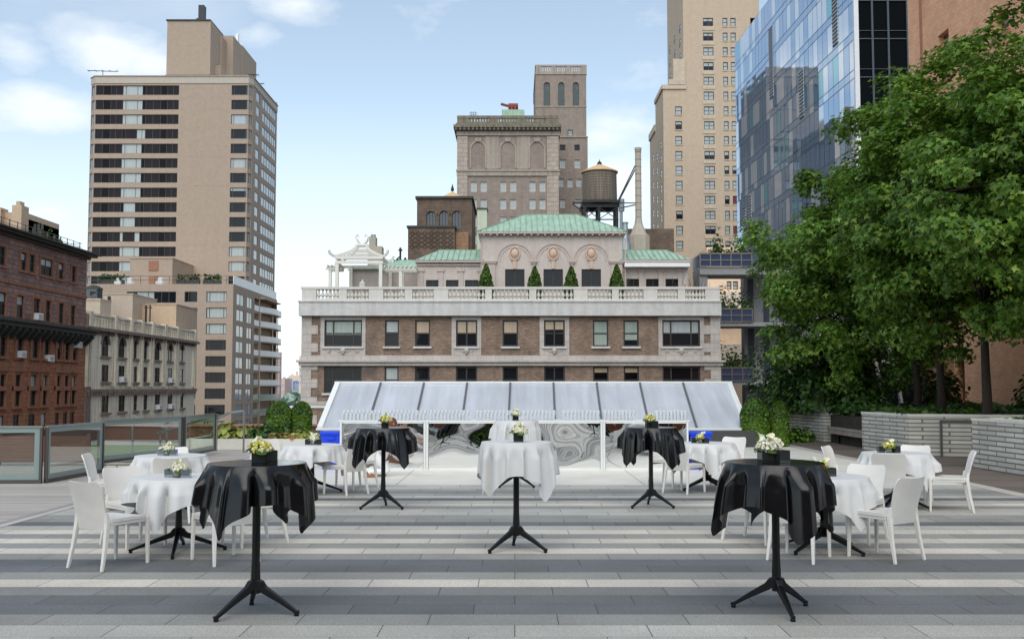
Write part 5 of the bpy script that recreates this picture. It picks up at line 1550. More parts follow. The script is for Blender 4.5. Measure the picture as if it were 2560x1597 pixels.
# ------------------------------------------------------------------ its lower, nearer wing with curved balconies
D = 166.0; F = FY(D)
t = thing('apartment_wing', 'lower beige apartment block with curved white balconies and roof terrace', 'building', (-50, D, GZ))
xl, xr = at(205, 800, D)[0], at(582, 800, D)[0]
fp, wh = 40.4 / 2489 * D, 26 / 2489 * D
zw0 = at(500, 729, D)[1]; ztop = at(500, 710, D)[1]
hs = [F.rect(317, 729, 440, 757)]; kinds = ['r']
for i in range(9):
    zz = zw0 - fp * i
    for a, b, kk in ((459, 491, 'a'), (514, 565, 'b')):
        hs.append((F.uz(a, 850)[0], zz - wh, F.uz(b, 850)[0], zz)); kinds.append(kk)
XS = xr; SR = FXp(XS)
sh = []
for i in range(9):
    zz = zw0 - fp * i - .05
    for a, b in ((590, 608), (616, 629)): sh.append((atx(a, 850, XS)[0], zz - wh - .25, atx(b, 850, XS)[0], zz))
yb0, yb1 = atx(634, 850, XS)[0], atx(690, 850, XS)[0]
bays = [(yb0 + .2, zw0 - fp * i - 2.1, atx(647, 850, XS)[0], zw0 - fp * i + .15) for i in range(9)]
bays2 = [(atx(649, 850, XS)[0], zw0 - fp * i - 2.1, yb1 - .1, zw0 - fp * i + .15) for i in range(9)]
m = MB(F.M); wall(m, (xl, GZ, xr, ztop), hs, .35)
k = MB(SR.M); wall(k, (D, GZ, yb1 + .5, ztop), sh + bays + bays2, .12); join(m, k)
k = MB(); shell(k, xl, D, xr, yb1 + .5, GZ, ztop, 0, 'FR'); join(m, k)
wpart('wall', m, 'brick_tower', t)
m = MB(SR.M); m.box((yb0, .9, GZ), (yb1 + .4, 1.0, ztop - .3)); wpart('balcony_glazing', m, ['roof_tan'], t)
rng = random.Random(9)
for i, (h, kk) in enumerate(zip(hs, kinds)):
    cuts = {'r': (.1, .2, .43, .55, .7, .85), 'a': (.3,), 'b': (.15, .85)}[kk]
    b = rng.choice([0, 0, 0, .5, .95]) if kk == 'b' else 0
    if i == 2: b = .95
    if i == 6: b = .9
    window(t, F, h, 'plain', 'light' if b else 'dark', 'frame_bronze', .1, .18, b, cuts, (2, 3) if kk == 'r' else ())
for i, h in enumerate(sh): window(t, SR, h, 'plain', 'sky', 'frame_bronze', .1, .03, 0, (.5,), () if i % 3 else (1,))
def curve(n=12, out=1.1):
    pts = []
    for k in range(n + 1):
        a = k / n; y = atx(649, 850, XS)[0] + a * 12.5
        pts.append((XS + out * math.sin(math.pi * min(a * .9, .78)) ** .8 + .25, y))
    return pts
cv = curve()
for i in range(9):
    zz = zw0 - fp * i - 2.1
    m = MB()
    m.ring([[(XS - .2, cv[0][1], zz - .22), (XS - .2, cv[0][1], zz)]] + [[(x, y, zz - .22), (x, y, zz)] for x, y in cv], cap=False, closed=False)
    for (x0, y0), (x1, y1) in zip(cv, cv[1:]):
        m.poly([(XS - .2, y0, zz), (x0, y0, zz), (x1, y1, zz), (XS - .2, y1, zz)]); m.poly([(XS - .2, y0, zz - .22), (XS - .2, y1, zz - .22), (x1, y1, zz - .22), (x0, y0, zz - .22)])
    sl_ = wpart('balcony', m, 'tower_band', t)
    m = MB()
    for a, b in zip(cv, cv[1:]):
        for e in (0, .06): m.poly([(a[0] - e, a[1], zz + .002), (b[0] - e, b[1], zz + .002), (b[0] - e, b[1], zz + 1.0), (a[0] - e, a[1], zz + 1.0)])
    m.box((XS, cv[0][1] - .05, zz), (cv[0][0], cv[0][1], zz + 1.0))
    g = m.obj('balcony_panel', 'frame_white' if i < 6 else 'glass_border', sl_)
    m = MB(); m.box((XS - .02, yb0 + .3, zz), (XS + .06, atx(647, 850, XS)[0] - .2, zz + 1.0)); g = m.obj('balcony_panel', 'frame_white' if i < 5 else 'glass_border', sl_)
m = MB()
for k in (0, 5, 9):
    x, y = cv[k]; m.box((x - .2, y - .12, GZ), (x - .08, y + .12, zw0 - 2.1))
wpart('balcony_post', m, 'tower_band', t)
m = MB(); m.box((XS - .1, cv[0][1], zw0 + .3), (XS + .9, cv[-1][1], zw0 + .5)); wpart('top_balcony_roof', m, 'tower_band', t)
# roof terrace railing and stair head
m = MB(F.M); zr_ = at(500, 690, D)[1]
for z_ in (zr_, (zr_ + ztop) / 2): m.box((xl, .05, z_ - .05), (xr, .1, z_ + .03))
x = xl
while x < xr: m.box((x - .03, .04, ztop), (x + .04, .11, zr_)); x += 2.4
wpart('terrace_railing', m, 'rail_dark', t)
m = MB(SR.M); m.box((D, -.02, ztop), (D + 30, .06, zr_ + .1)); wpart('terrace_guard', m, 'frame_white', t)
m = MB(); m.box((at(325, 670, 170)[0], 170, ztop - .3), (at(431, 670, 170)[0], 180.9, at(400, 647, 170)[1])); m.box((at(325, 647, 170)[0] - .1, 169.9, at(400, 647, 170)[1]), (at(431, 647, 170)[0] + .1, 180.9, at(400, 647, 170)[1] + .2)); wpart('stair_head', m, 'brick_tower', t)
m = MB(); a, b = at(372, 652, 169.9), at(395, 676, 169.9); m.box((a[0], 169.85, b[1]), (b[0], 169.98, a[1])); a, b = at(372, 690, 169.9), at(394, 712, 169.9); m.box((a[0], 169.85, b[1]), (b[0], 169.98, a[1])); wpart('shutter', m, 'rust_coping', t)
for px, lab in ((297, 'left white covered chair on the beige block roof terrace'), (325, 'middle white covered chair on the beige block roof terrace'), (401, 'right white covered table on the beige block roof terrace')):
    x = at(px, 700, 167.2)[0]; m = MB(); m.lathe([(.75, 0), (.8, .35), (.78, .55), (.45, .6), (.42, 1.05), (.2, 1.15)], 7, (x, 167.2, ztop)); tag(m.obj('covered_chair', 'frame_white'), lab, 'chair', 'covered furniture on the roof terrace')
for i, (px, w_, lab) in enumerate(((470, 1.9, 'dark planted trough on the beige block roof terrace'), (530, 1.5, 'green planted trough near the terrace corner'), (280, 2.2, 'row of potted plants at the left of the roof terrace'))):
    x = at(px, 700, 167)[0]; rng2 = np.random.default_rng(i); n = 160
    P_ = np.stack([rng2.uniform(-w_, w_, n), rng2.uniform(-.4, .4, n), .5 + rng2.random(n) * 1.2], 1)
    tt = thing('roof_planter', lab, 'planter', (x, 167.2, ztop), 0, 'planters on the roof terrace')
    put('foliage', leaf_mesh('foliage', P_, rng2.normal(size=(n, 3)), .4, ['cover_a', 'box_b'], None, i), tt)
    m = MB(); m.box((-w_, -.4, 0), (w_, .4, .6)); m.obj('trough', 'plinth_dark', tt)

# ------------------------------------------------------------------ brownstone block on the left street
XW = -40.0; F = FXp(XW)
Y0, Y1 = atx(-90, 700, XW)[0], atx(214, 800, XW)[0]
t = thing('brownstone_building', 'brownstone building with dark cornice and bracketed ledge at the left edge', 'building', (XW, Y0, GZ))
def zx(px, py): return atx(px, py, XW)[1]
zc1 = zx(0, 567); zc0 = zx(0, 585)
q2 = lambda x: x * .4233
def fr(x0, x1, xm, ya, yb, f=F):
    """Opening from photo columns, with heights read at one column of its row."""
    u0, u1 = f.uz(q2(x0), 480 + q2(ya))[0], f.uz(q2(x1), 480 + q2(ya))[0]
    X_ = f.p0.x
    return (min(u0, u1), atx(q2(xm), 480 + q2(yb), X_)[1], max(u0, u1), atx(q2(xm), 480 + q2(ya), X_)[1])
att = [fr(a, b, 138, 358, 462) for a, b in ((-80, -45), (-8, 30), (122, 155), (172, 205), (240, 312), (346, 377), (425, 450))]
r2 = [fr(a, b, 118, 612, 742) for a, b in ((-100, -60), (-5, 35), (97, 140), (197, 237), (268, 300), (346, 377), (416, 447))]
r3 = [fr(a, b, 115, 855, 975) for a, b in ((-100, -60), (-5, 35), (95, 135), (187, 227), (258, 293), (335, 360), (382, 410), (427, 455))]
r4 = [fr(a, b, 105, 1078, 1265) for a, b in ((-100, -60), (-5, 30), (85, 122), (175, 215), (250, 278), (332, 357), (378, 405), (420, 447))]
dz = r3[0][3] - r4[0][3]
r5 = [(h[0], h[1] - dz * 1.05, h[2], h[3] - dz * 1.05) for h in r4]
zl = zx(0, 480 + q2(795)) + .1; zu = zx(0, 480 + q2(742))
hsU, hsL = att + r2, r3 + r4 + r5
m = MB(F.M); wall(m, (Y0, zl, Y1, zc0), hsU, .16)
k = MB(); shell(k, XW - 18, Y0, XW, Y1, zl, zc0, 0, 'R'); join(m, k); wpart('upper_wall', m, 'brownstone', t)
m = MB(F.M); wall(m, (Y0, GZ, Y1, zl), hsL, .16)
k = MB(); shell(k, XW - 18, Y0, XW, Y1, GZ, zl, 0, 'RT'); join(m, k); wpart('lower_wall', m, 'brownstone_low', t)
rng = random.Random(2)
BW = {}
for h in hsU + hsL: BW[h] = window(t, F, h, 'sash', rng.choice(['dark', 'dark', 'dark', 'green']), 'frame_dark', .09, .06, rng.choice([0, 0, .4]), (.5,) if h[2] - h[0] > 2.2 else ())
for h in hsU:
    m = MB(F.M)
    m.box((h[0] - .22, -.07, h[1] - .05), (h[0] - .005, .03, h[3] + .2)); m.box((h[2] + .005, -.07, h[1] - .05), (h[2] + .22, .03, h[3] + .2)); m.box((h[0] - .005, -.07, h[3] + .005), (h[2] + .005, .03, h[3] + .2)); m.box((h[0] - .26, -.14, h[1] - .22), (h[2] + .26, .03, h[1] - .05))
    wsub('window_trim', m, 'brownstone_trim', BW[h])
m = MB(F.M); m.box((Y0, -.1, att[0][1] - 1.3), (Y1, .03, att[0][1] - 1.05)); wpart('string_course', m, 'brownstone_trim', t)
for h in r3 + r4:
    m = MB(F.M)
    m.box((h[0] - .3, -.12, h[1] - .02), (h[0] - .005, .03, h[3] + .25)); m.box((h[2] + .005, -.12, h[1] - .02), (h[2] + .3, .03, h[3] + .25)); m.box((h[0] - .34, -.2, h[3] + .25), (h[2] + .34, .03, h[3] + .4)); m.box((h[0] - .3, -.2, h[1] - .2), (h[2] + .3, .03, h[1] - .02))
    if h in r3: m.box((h[0] - .1, -.08, h[1] - 1.4), (h[2] + .1, .03, h[1] - .4))
    else: m.box((h[0] - .3, -.15, (h[1] + h[3]) / 2 - .02), (h[2] + .3, .2, (h[1] + h[3]) / 2 + .35))
    wsub('window_trim', m, 'brownstone_trim', BW[h])
m = MB(F.M); m.box((Y0, -.9, zl - .02), (Y1 + .4, .05, zu - .25)); m.box((Y0, -1.15, zu - .25), (Y1 + .6, .05, zu)); 
u = Y0 + .4
while u < Y1:
    m.bar([(u, -.06, zl - .9), (u, -.3, zl - .55), (u, -.85, zl - .05)], [(.3, .3), (.3, .5), (.3, .4)], up=(0, 0, 1)); u += 1.05
wpart('bracket_ledge', m, 'brownstone_trim' if 0 else 'cornice_dark', t)
m = MB(F.M)
m.box((Y0, -.25, zc0 - .02), (Y1 + .25, .05, zc0 + .22)); m.box((Y0, -.7, zc0 + .22), (Y1 + .7, .05, zc0 + .42)); m.box((Y0, -1.0, zc0 + .42), (Y1 + 1.0, 1.5, zc1))
wpart('cornice', m, 'cornice_dark', t)
m = MB(F.M)
for z_ in (.35, .7, 1.05): m.box((Y0, .8, zc1 + z_ - .02), (Y1 + .6, .84, zc1 + z_ + .02))
u = Y0
while u < Y1 + .7: m.box((u, .79, zc1), (u + .05, .85, zc1 + 1.1)); u += 1.3
m.box((Y1 + .55, .84, zc1 + .33), (Y1 + .59, 8, zc1 + .37)); m.box((Y1 + .55, .84, zc1 + .68), (Y1 + .59, 8, zc1 + .72)); m.box((Y1 + .55, .84, zc1 + 1.03), (Y1 + .59, 8, zc1 + 1.07))
wpart('roof_railing', m, 'rail_dark', t)
ac = [fr(197, 232, 118, 715, 742), fr(97, 130, 115, 950, 978), fr(262, 302, 280, 975, 1000), fr(440, 462, 450, 895, 920)]
acl = ['white air conditioner in a middle window under the bracketed ledge', 'white air conditioner in the left column of the reddish storey', 'white air conditioner at the centre of the reddish storey', 'white air conditioner high beside the rightmost brownstone windows']
def aircon(h, F_, lab):
    u, z_ = (h[0] + h[2]) / 2, h[1]
    tt = thing('air_conditioner', lab, 'air conditioner', tuple(F_.M @ Vector((u, 0, z_))), 0, 'window air conditioners on the left street')
    m = MB(F_.M); m.box((u - .42, -.4, z_), (u + .42, .2, z_ + .55)); wpart('case', m, 'frame_white', tt)
    m = MB(F_.M)
    for k in range(5): m.box((u - .34, -.415, z_ + .08 + k * .08), (u + .34, -.402, z_ + .11 + k * .08))
    wpart('grille', m, 'rail_dark', tt)
for h, l in zip(ac, acl): aircon(h, F, l)
# roof garden plants
for i, (u, d, s, hgt, lab, mats) in enumerate(((Y0 + 5.5, 2.5, 1.1, 1.5, 'bushy green and red roof shrub behind the brownstone railing', ['cover_c', 'box_a', 'rust_leaf']), (Y0 + 2.2, 3, 1.2, 1.3, 'yellow green roof bush at the left edge of the photo', ['cover_b', 'cover_c']), (Y1 - 4.4, 2.0, .8, 1.7, 'dark spindly roof plant near the cornice corner', ['yew_b', 'cover_a']), (Y1 - 1.2, 2.0, .25, 1.1, 'small dark potted plant at the end of the brownstone railing', ['yew_b', 'cover_a']))):
    p = F.M @ Vector((u, d, zc1)); tt = thing('roof_shrub', lab, 'shrub', tuple(p), 0, 'plants on the brownstone roof')
    r_ = np.random.default_rng(40 + i); n = 420 if i < 2 else 90
    P_ = r_.normal(size=(n, 3)) * np.array([s * .5, s * .5, hgt * .22]) + np.array([0, 0, hgt * .65])
    put('foliage', leaf_mesh('foliage', P_, r_.normal(size=(n, 3)) + np.array([0, 0, .6]), .2, mats, None, i), tt)
    m = MB()
    for k in range(5): m.tube([(0, 0, 0), (r_.normal() * s * .2, r_.normal() * s * .2, hgt * .4), (r_.normal() * s * .4, r_.normal() * s * .4, hgt * .8)], [.05, .035, .015], 5)
    m.obj('stems', 'twig', tt)
t = thing('far_penthouse', 'small tan roof building with two chimneys behind the brownstone roof', 'building', (-66, 132, GZ))
a, b = at(-60, 560, 132)[0], at(62, 560, 132)[0]; c = at(118, 560, 140)[0]
m = MB(); m.box((a, 132, GZ), (b, 142, at(50, 531, 132)[1])); wpart('wall', m, 'roof_tan', t)
m = MB(); m.box((at(30, 520, 131)[0], 131, at(40, 531, 132)[1] - 3), (at(54, 520, 131)[0], 133, at(42, 516, 132)[1])); m.box((at(36, 520, 131)[0], 131.4, at(42, 516, 132)[1]), (at(46, 520, 131)[0], 132.6, at(42, 505, 132)[1])); m.box((at(-20, 520, 131)[0], 131, at(0, 531, 132)[1] - 3), (at(2, 520, 131)[0], 133, at(0, 522, 132)[1])); wpart('chimney', m, 'roof_tan', t)
m = MB(); m.box((b, 133, GZ), (c, 142, at(90, 548, 133)[1])); wpart('side_wing', m, 'roof_tan', t)
m = MB()
for px in (88, 97, 106): x = at(px, 570, 133)[0]; m.box((x - .16, 132.9, at(90, 600, 133)[1]), (x + .16, 132.99, at(90, 560, 133)[1]))
wpart('slit_window', m, 'frame_dark', t)

# ------------------------------------------------------------------ white terracotta building next to it
Y0, Y1 = Y1 + .25, atx(487, 950, XW)[0]
t = thing('terracotta_building', 'ornate white terracotta building with stained piers and arched windows', 'building', (XW, Y0, GZ))
ztp = zx(222, 781)
cols = [(601, 644), (701, 739), (791, 812), (849, 872), (915, 947), (990, 1019), (1066, 1085)]
r1 = [fr(a, b, 622, 848, 970) for a, b in cols]; r2 = [fr(a, b, 622, 1020, 1120) for a, b in cols]; r3 = [fr(a, b, 622, 1197, 1302) for a, b in cols]
dz = r1[0][3] - r2[0][3]
r4 = [(h[0], h[1] - dz * 1.3, h[2], h[3] - dz * 1.3) for h in r3]
m = MB(F.M); wall(m, (Y0, GZ, Y1, ztp - 1.6), r1 + r2 + r3 + r4, .16)
k = MB(); shell(k, XW - 16, Y0, XW, Y1, GZ, ztp - 1.6, 0, 'R'); join(m, k); wpart('wall', m, 'terra_white', t)
TW = {h: window(t, F, h, 'sash', 'dark', 'frame_dark', .08, .06, 0, (.5,) if h[2] - h[0] > 1.5 else ()) for h in r1 + r2 + r3 + r4}
for h in r1:
    m = MB(F.M); arch_fill(m, h, 0, .004, 6)
    c, r = (h[0] + h[2]) / 2, (h[2] - h[0]) / 2
    for k in range(8):
        a0, a1 = math.pi * k / 8, math.pi * (k + 1) / 8
        m.prism([(c + q * math.cos(a), h[3] - r + q * math.sin(a)) for q, a in ((r, a0), (r + .22, a0), (r + .22, a1), (r, a1))], -.1, .02)
    wsub('arch_trim', m, 'terra_dirty', TW[h])
for h in r1 + r2 + r3:
    m = MB(F.M); m.box((h[0] - .25, -.2, h[1] - .22), (h[2] + .25, .03, h[1] - .01)); wsub('sill', m, 'terra_dirty', TW[h])
    if h in r3: m = MB(F.M); m.box((h[0] - .3, -.25, h[3] + .1), (h[2] + .3, .03, h[3] + .35)); wsub('lintel', m, 'terra_dirty', TW[h])
zA, zB = r1[0][3] + .4, r2[0][1] - .5
m = MB(F.M); cc = [(h[0] + h[2]) / 2 for h in r1]; ed = [Y0 + .5] + [(a[2] + b[0]) / 2 for a, b in zip(r1, r1[1:])] + [Y1 - .6]
for e in ed:
    m = MB(F.M); m.box((e - .6, -.06, zB), (e + .6, .03, zA))
    for o_ in (-.42, 0, .42): m.box((e + o_ - .11, -.2 - .06 * (o_ == 0), zB), (e + o_ + .11, -.061, zA))
    wpart('pier', m, 'terra_white', t)
m = MB(F.M)
m.box((Y0, -.35, zA + .02), (Y1 + .2, .05, zA + .3)); m.box((Y0, -.28, zB - .5), (Y1 + .2, .05, zB - .22)); m.box((Y0, -.5, ztp - 1.62), (Y1 + .3, .05, ztp - 1.4))
u = Y0 + .2
while u < Y1:
    m.box((u, -.3, zB - .85), (u + .24, .03, zB - .502)); m.box((u + .05, -.26, zA - .4), (u + .2, .03, zA + .018)); u += .62
wpart('corbel_course', m, 'terra_dirty', t)
m = MB(F.M); m.box((Y0, -.05, ztp - 1.398), (Y1 + .1, .3, ztp - .2)); m.box((Y0, -.2, ztp - .2), (Y1 + .2, .4, ztp))
u = Y0 + .3
while u < Y1 - .2:
    m.box((u, -.16, ztp - 1.38), (u + .14, -.052, ztp - .35)); m.prism([(u + .14, ztp - .35), (u + .42, ztp - .62), (u + .7, ztp - .35), (u + .42, ztp - .35)], -.14, -.052); u += .7
for e in ed: m.box((e - .3, -.3, ztp - 1.397), (e + .3, .5, ztp + .12))
wpart('gothic_parapet', m, 'terra_white', t)
m = MB(); m.box((XW - .5, Y0 - .02, GZ), (XW + .15, Y0 + 1.0, ztp - .1)); wpart('corner_pier', m, 'terra_dirty', t)
for h, l in ((r2[1], 'white air conditioner low in the second white facade window'), (r2[5], 'white air conditioner far along the white terracotta facade'), (r3[4], 'white air conditioner in the bottom row of the white facade'), (r3[5], 'rightmost white air conditioner in the bottom row of the white facade')): aircon(h, F, l)
# roof structures behind the gothic parapet
def roofbox(name, pa, pb, py, Y, dpt, mat, lab, cat):
    m = MB(); a, b = at(pa, py, Y)[0], at(pb, py, Y)[0]; zt_ = at((pa + pb) / 2, py, Y)[1]
    m.box((a, Y, ztp - 6), (b, Y + dpt, zt_)); m.box((a - .08, Y - .08, zt_), (b + .08, Y + dpt + .08, zt_ + .12)); o = m.obj(name, mat); return tag(o, lab, cat)
roofbox('roof_bulkhead', 258, 332, 736, 118, 8, 'roof_pale', 'pale roof bulkhead with a dark flue behind the white parapet', 'bulkhead')
roofbox('roof_bulkhead', 332, 441, 762, 121, 8, 'roof_tan', 'tan plastered roof bulkhead behind the white parapet', 'bulkhead')
m = MB(); x = at(274, 760, 117)[0]; m.box((x - .14, 116.7, ztp - 3), (x + .14, 117, at(274, 741, 117)[1])); tag(m.obj('roof_flue', 'steel_black'), 'short black flue before the pale roof bulkhead', 'flue')
x, Y_ = at(365, 775, 119)[0], 119; m = MB(); m.cyl((x, Y_, ztp - 3), (x, Y_, at(365, 764, 119)[1]), .12); m.cyl((x + .5, Y_, ztp - 3), (x + .5, Y_, at(365, 762, 119)[1]), .08); m.box((x - .2, Y_ - .1, at(365, 770, 119)[1]), (x + .7, Y_ + .1, at(365, 768, 119)[1])); tag(m.obj('roof_vent', 'steel_black'), 'pair of black roof pipes before the tan bulkhead', 'vent')
t = thing('roof_cabin', 'dark glazed round roof cabin on a pale base beside the brownstone', 'cabin', (at(236, 740, 112)[0], 112, ztp))
x = at(234, 740, 112)[0]; r = at(256, 740, 112)[0] - x
m = MB(); m.lathe([(r, at(234, 748, 112)[1]), (r, at(234, 724, 112)[1]), (r * .7, at(234, 716, 112)[1])], 8, (x, 112, 0)); wpart('glazing', m, 'pane_arch', t)
m = MB(); m.lathe([(r * 1.05, at(234, 724, 112)[1]), (r * 1.05, at(234, 721, 112)[1]), (r * .3, at(234, 713, 112)[1])], 8, (x, 112, 0)); wpart('roof', m, 'cornice_dark', t)
m = MB(); m.box((x - r, 111, ztp - 4), (x + r * 1.2, 114, at(234, 752, 112)[1])); m.box((x - r, 110.9, at(234, 752, 112)[1]), (x + r * 1.25, 114.1, at(234, 748, 112)[1])); wpart('base', m, 'roof_pale', t)

# ------------------------------------------------------------------ the far city between the towers
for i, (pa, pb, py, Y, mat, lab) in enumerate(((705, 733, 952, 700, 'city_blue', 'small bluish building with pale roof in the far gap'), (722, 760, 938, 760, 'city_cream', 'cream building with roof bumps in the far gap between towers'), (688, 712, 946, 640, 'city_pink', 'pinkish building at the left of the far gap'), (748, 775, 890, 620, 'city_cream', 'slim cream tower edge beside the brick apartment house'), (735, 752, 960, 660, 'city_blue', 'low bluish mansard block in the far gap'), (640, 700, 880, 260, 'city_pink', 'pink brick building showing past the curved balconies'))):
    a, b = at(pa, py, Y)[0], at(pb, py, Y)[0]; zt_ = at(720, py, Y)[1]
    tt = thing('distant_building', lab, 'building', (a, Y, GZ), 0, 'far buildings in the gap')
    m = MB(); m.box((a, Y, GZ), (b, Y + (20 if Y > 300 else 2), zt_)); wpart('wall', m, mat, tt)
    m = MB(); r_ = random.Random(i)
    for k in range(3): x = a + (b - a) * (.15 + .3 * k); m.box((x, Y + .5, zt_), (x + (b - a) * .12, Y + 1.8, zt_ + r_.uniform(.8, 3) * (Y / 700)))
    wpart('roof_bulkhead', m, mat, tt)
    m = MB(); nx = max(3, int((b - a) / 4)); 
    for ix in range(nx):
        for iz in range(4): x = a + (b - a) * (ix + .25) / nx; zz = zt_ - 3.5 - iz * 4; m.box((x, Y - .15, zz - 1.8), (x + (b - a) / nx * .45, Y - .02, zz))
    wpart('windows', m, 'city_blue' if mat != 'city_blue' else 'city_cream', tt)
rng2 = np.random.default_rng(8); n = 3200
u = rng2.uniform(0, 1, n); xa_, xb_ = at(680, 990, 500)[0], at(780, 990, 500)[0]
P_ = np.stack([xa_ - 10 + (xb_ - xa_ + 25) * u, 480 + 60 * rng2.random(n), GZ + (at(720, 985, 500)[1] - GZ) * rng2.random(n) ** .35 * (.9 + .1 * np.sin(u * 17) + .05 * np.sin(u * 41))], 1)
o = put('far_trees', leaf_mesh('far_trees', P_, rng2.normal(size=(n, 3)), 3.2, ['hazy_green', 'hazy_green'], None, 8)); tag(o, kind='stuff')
# ------------------------------------------------------------------ mirrored bar with glasses
YBAR = 20.0
bx = [at(p, 1110, YBAR)[0] for p in (849, 1065, 1507, 1722)]
HB = .985
t = thing('bar_counter', 'long white framed bar counter fronted with warped mirror panels', 'bar', ((bx[0] + bx[3]) / 2, YBAR, 0))
m = MB(); m.box((bx[0] - .03, YBAR - .02, HB - .03), (bx[3] + .03, YBAR + .75, HB)); wpart('counter_top', m, 'bar_white', t, bevel=.006)
m = MB(); m.box((bx[0], YBAR + .02, 0), (bx[3], YBAR + .7, HB - .05)); wpart('carcass', m, 'bar_white', t)
m = MB()
for i, x in enumerate(bx):
    for s in ((.012, .045),) if i in (0,) else (((-.045, -.012),) if i == 3 else ((-.045, -.004), (.004, .045))): m.box((x + s[0], YBAR - .035, .0), (x + s[1], YBAR + .019, HB - .031))
for a, b in zip(bx, bx[1:]): m.box((a + .056, YBAR - .03, .0), (b - .056, YBAR + .019, .035)); m.box((a + .056, YBAR - .03, HB - .06), (b - .056, YBAR + .019, HB - .032))
wpart('frame', m, 'bar_white', t)
rng = random.Random(12)
for i, (a, b) in enumerate(zip(bx, bx[1:])):
    a += .056; b -= .056; nx, nz = int((b - a) / .045), 22
    ph = [rng.uniform(0, 6.28) for _ in range(8)]
    amp = (.0062, .0058, .005)[i]
    V = []
    for j in range(nz + 1):
        for k in range(nx + 1):
            x = a + (b - a) * k / nx; z = .035 + (HB - .095) * j / nz
            ex = min(1, 6 * min(k / nx, 1 - k / nx)); 
            y = amp * (math.sin(3.1 * x + 2.2 * z + ph[0]) + .8 * math.sin(5.2 * z + 1.3 * x + ph[1]) + .5 * math.sin(6.3 * x - 4.1 * z + ph[2]) + .12 * math.sin(9 * z + 4 * x + ph[3]))
            V.append((x, YBAR - .003 + y, z))
    m = MB(); m.v = V
    for j in range(nz):
        for k in range(nx):
            q = j * (nx + 1) + k; m.f.append((q, q + 1, q + nx + 2, q + nx + 1)); m.mi.append(0)
    wpart('mirror_panel', m, 'mirror_sheet', t, smooth='all')
def lathe_mesh(name, prof, mat, n=12):
    m = MB(); m.lathe(prof, n, cap=False); return m.mesh(name, mat, 'all')
gm = lathe_mesh('wine_glass', [(.0, .003), (.034, .003), (.034, .006), (.006, .012), (.004, .02), (.004, .085), (.012, .093), (.03, .11), (.037, .135), (.035, .165), (.029, .195)], 'wine_glass', 12)
gt = lathe_mesh('tumbler', [(.0, .004), (.026, .004), (.028, .02), (.033, .145)], 'wine_glass', 12)
groups = [(853, 951, 'at the far left end of the bar'), (968, 1065, 'left of the first bar post'), (1072, 1172, 'right of the first bar post'), (1187, 1281, 'behind the white flowers at mid bar'), (1304, 1388, 'just right of the middle of the bar'), (1404, 1498, 'left of the right bar post'), (1507, 1587, 'right of the right bar post'), (1637, 1716, 'at the far right end of the bar')]
for a, b, lab in groups:
    x0, x1 = at(a, 1040, YBAR + .2)[0], at(b, 1040, YBAR + .2)[0]
    n = max(9, int((x1 - x0) / .073))
    for r in range(3):
        for k in range(n):
            tall = r > 0
            o = bpy.data.objects.new('wine_glass' if tall else 'tumbler', gm if tall else gt); COL.objects.link(o)
            o.location = (x0 + (x1 - x0) * (k + .5 + (.25 if r == 1 else 0)) / n + rng.uniform(-.004, .004), YBAR + .12 + .1 * r, HB)
            o.rotation_euler = (0, 0, rng.uniform(0, 6))
            tag(o, ('clear stemmed glass in the group ' if tall else 'clear short tumbler in the group ') + lab, 'glass', ('stemmed glasses ' if tall else 'tumblers ') + lab)
# blue recycling bins at both ends
def bin_(px, y, lab, w=.42):
    x = at(px, 1100, y)[0]; t = thing('recycling_bin', lab, 'bin', (x, y, 0), 0, 'blue bins beside the bar')
    m = MB()
    def rect(hx, hy, z): return [(-hx, -hy, z), (hx, -hy, z), (hx, hy, z), (-hx, hy, z)]
    m.ring([rect(w * .42, .17, 0), rect(w * .5, .21, .70)], cap=True); m.obj('body', 'bin_blue', t, bevel=.012)
    m = MB(); m.ring([rect(w * .55, .235, .69), rect(w * .56, .24, .755)]); m.obj('rim', 'bin_blue', t, bevel=.008)
    m = MB(); m.box((-.08, -.246, .60), (.08, -.215, .65)); m.obj('handle', 'bin_blue', t)
bin_(832, 20.3, 'blue recycling bin beside the left end of the bar')
bin_(1747, 20.3, 'blue recycling bin beside the right end of the bar')

# ------------------------------------------------------------------ tables
def table_proto(name, label, cat, H, Rt, nleg, Rf, hub):
    t = thing(name, label, cat)
    m = MB(); m.lathe([(Rt - .01, H - .03), (Rt, H - .02), (Rt, H - .005), (Rt - .01, H)], 40); m.obj('tabletop', 'table_underside', t, smooth=True)
    m = MB(); m.lathe([(.036, hub - .05), (.035, hub + .08), (.030, hub + .2), (.030, H - .035)], 8); m.lathe([(.16, H - .05), (.16, H - .031)], 16); m.obj('column', 'metal_black', t, smooth=True)
    for k in range(nleg):
        a = 2 * math.pi * k / nleg
        c, s = math.cos(a), math.sin(a)
        P_ = [(.0, hub + .02), (.035, hub + .012), (.07, hub - .022), (.07 + (Rf - .07) * .5, hub * .5 + .004), (Rf - .02, .034), (Rf + .012, .028)]
        m = MB(); m.bar([(c * r, s * r, z) for r, z in P_], [(.05, .075), (.05, .07), (.044, .055), (.036, .038), (.028, .026), (.028, .022)])
        m.lathe([(.017, 0), (.02, .004), (.02, .022)], 8, (c * (Rf - .008), s * (Rf - .008), 0))
        m.obj('leg', 'metal_black', t, bevel=.006)
    return t
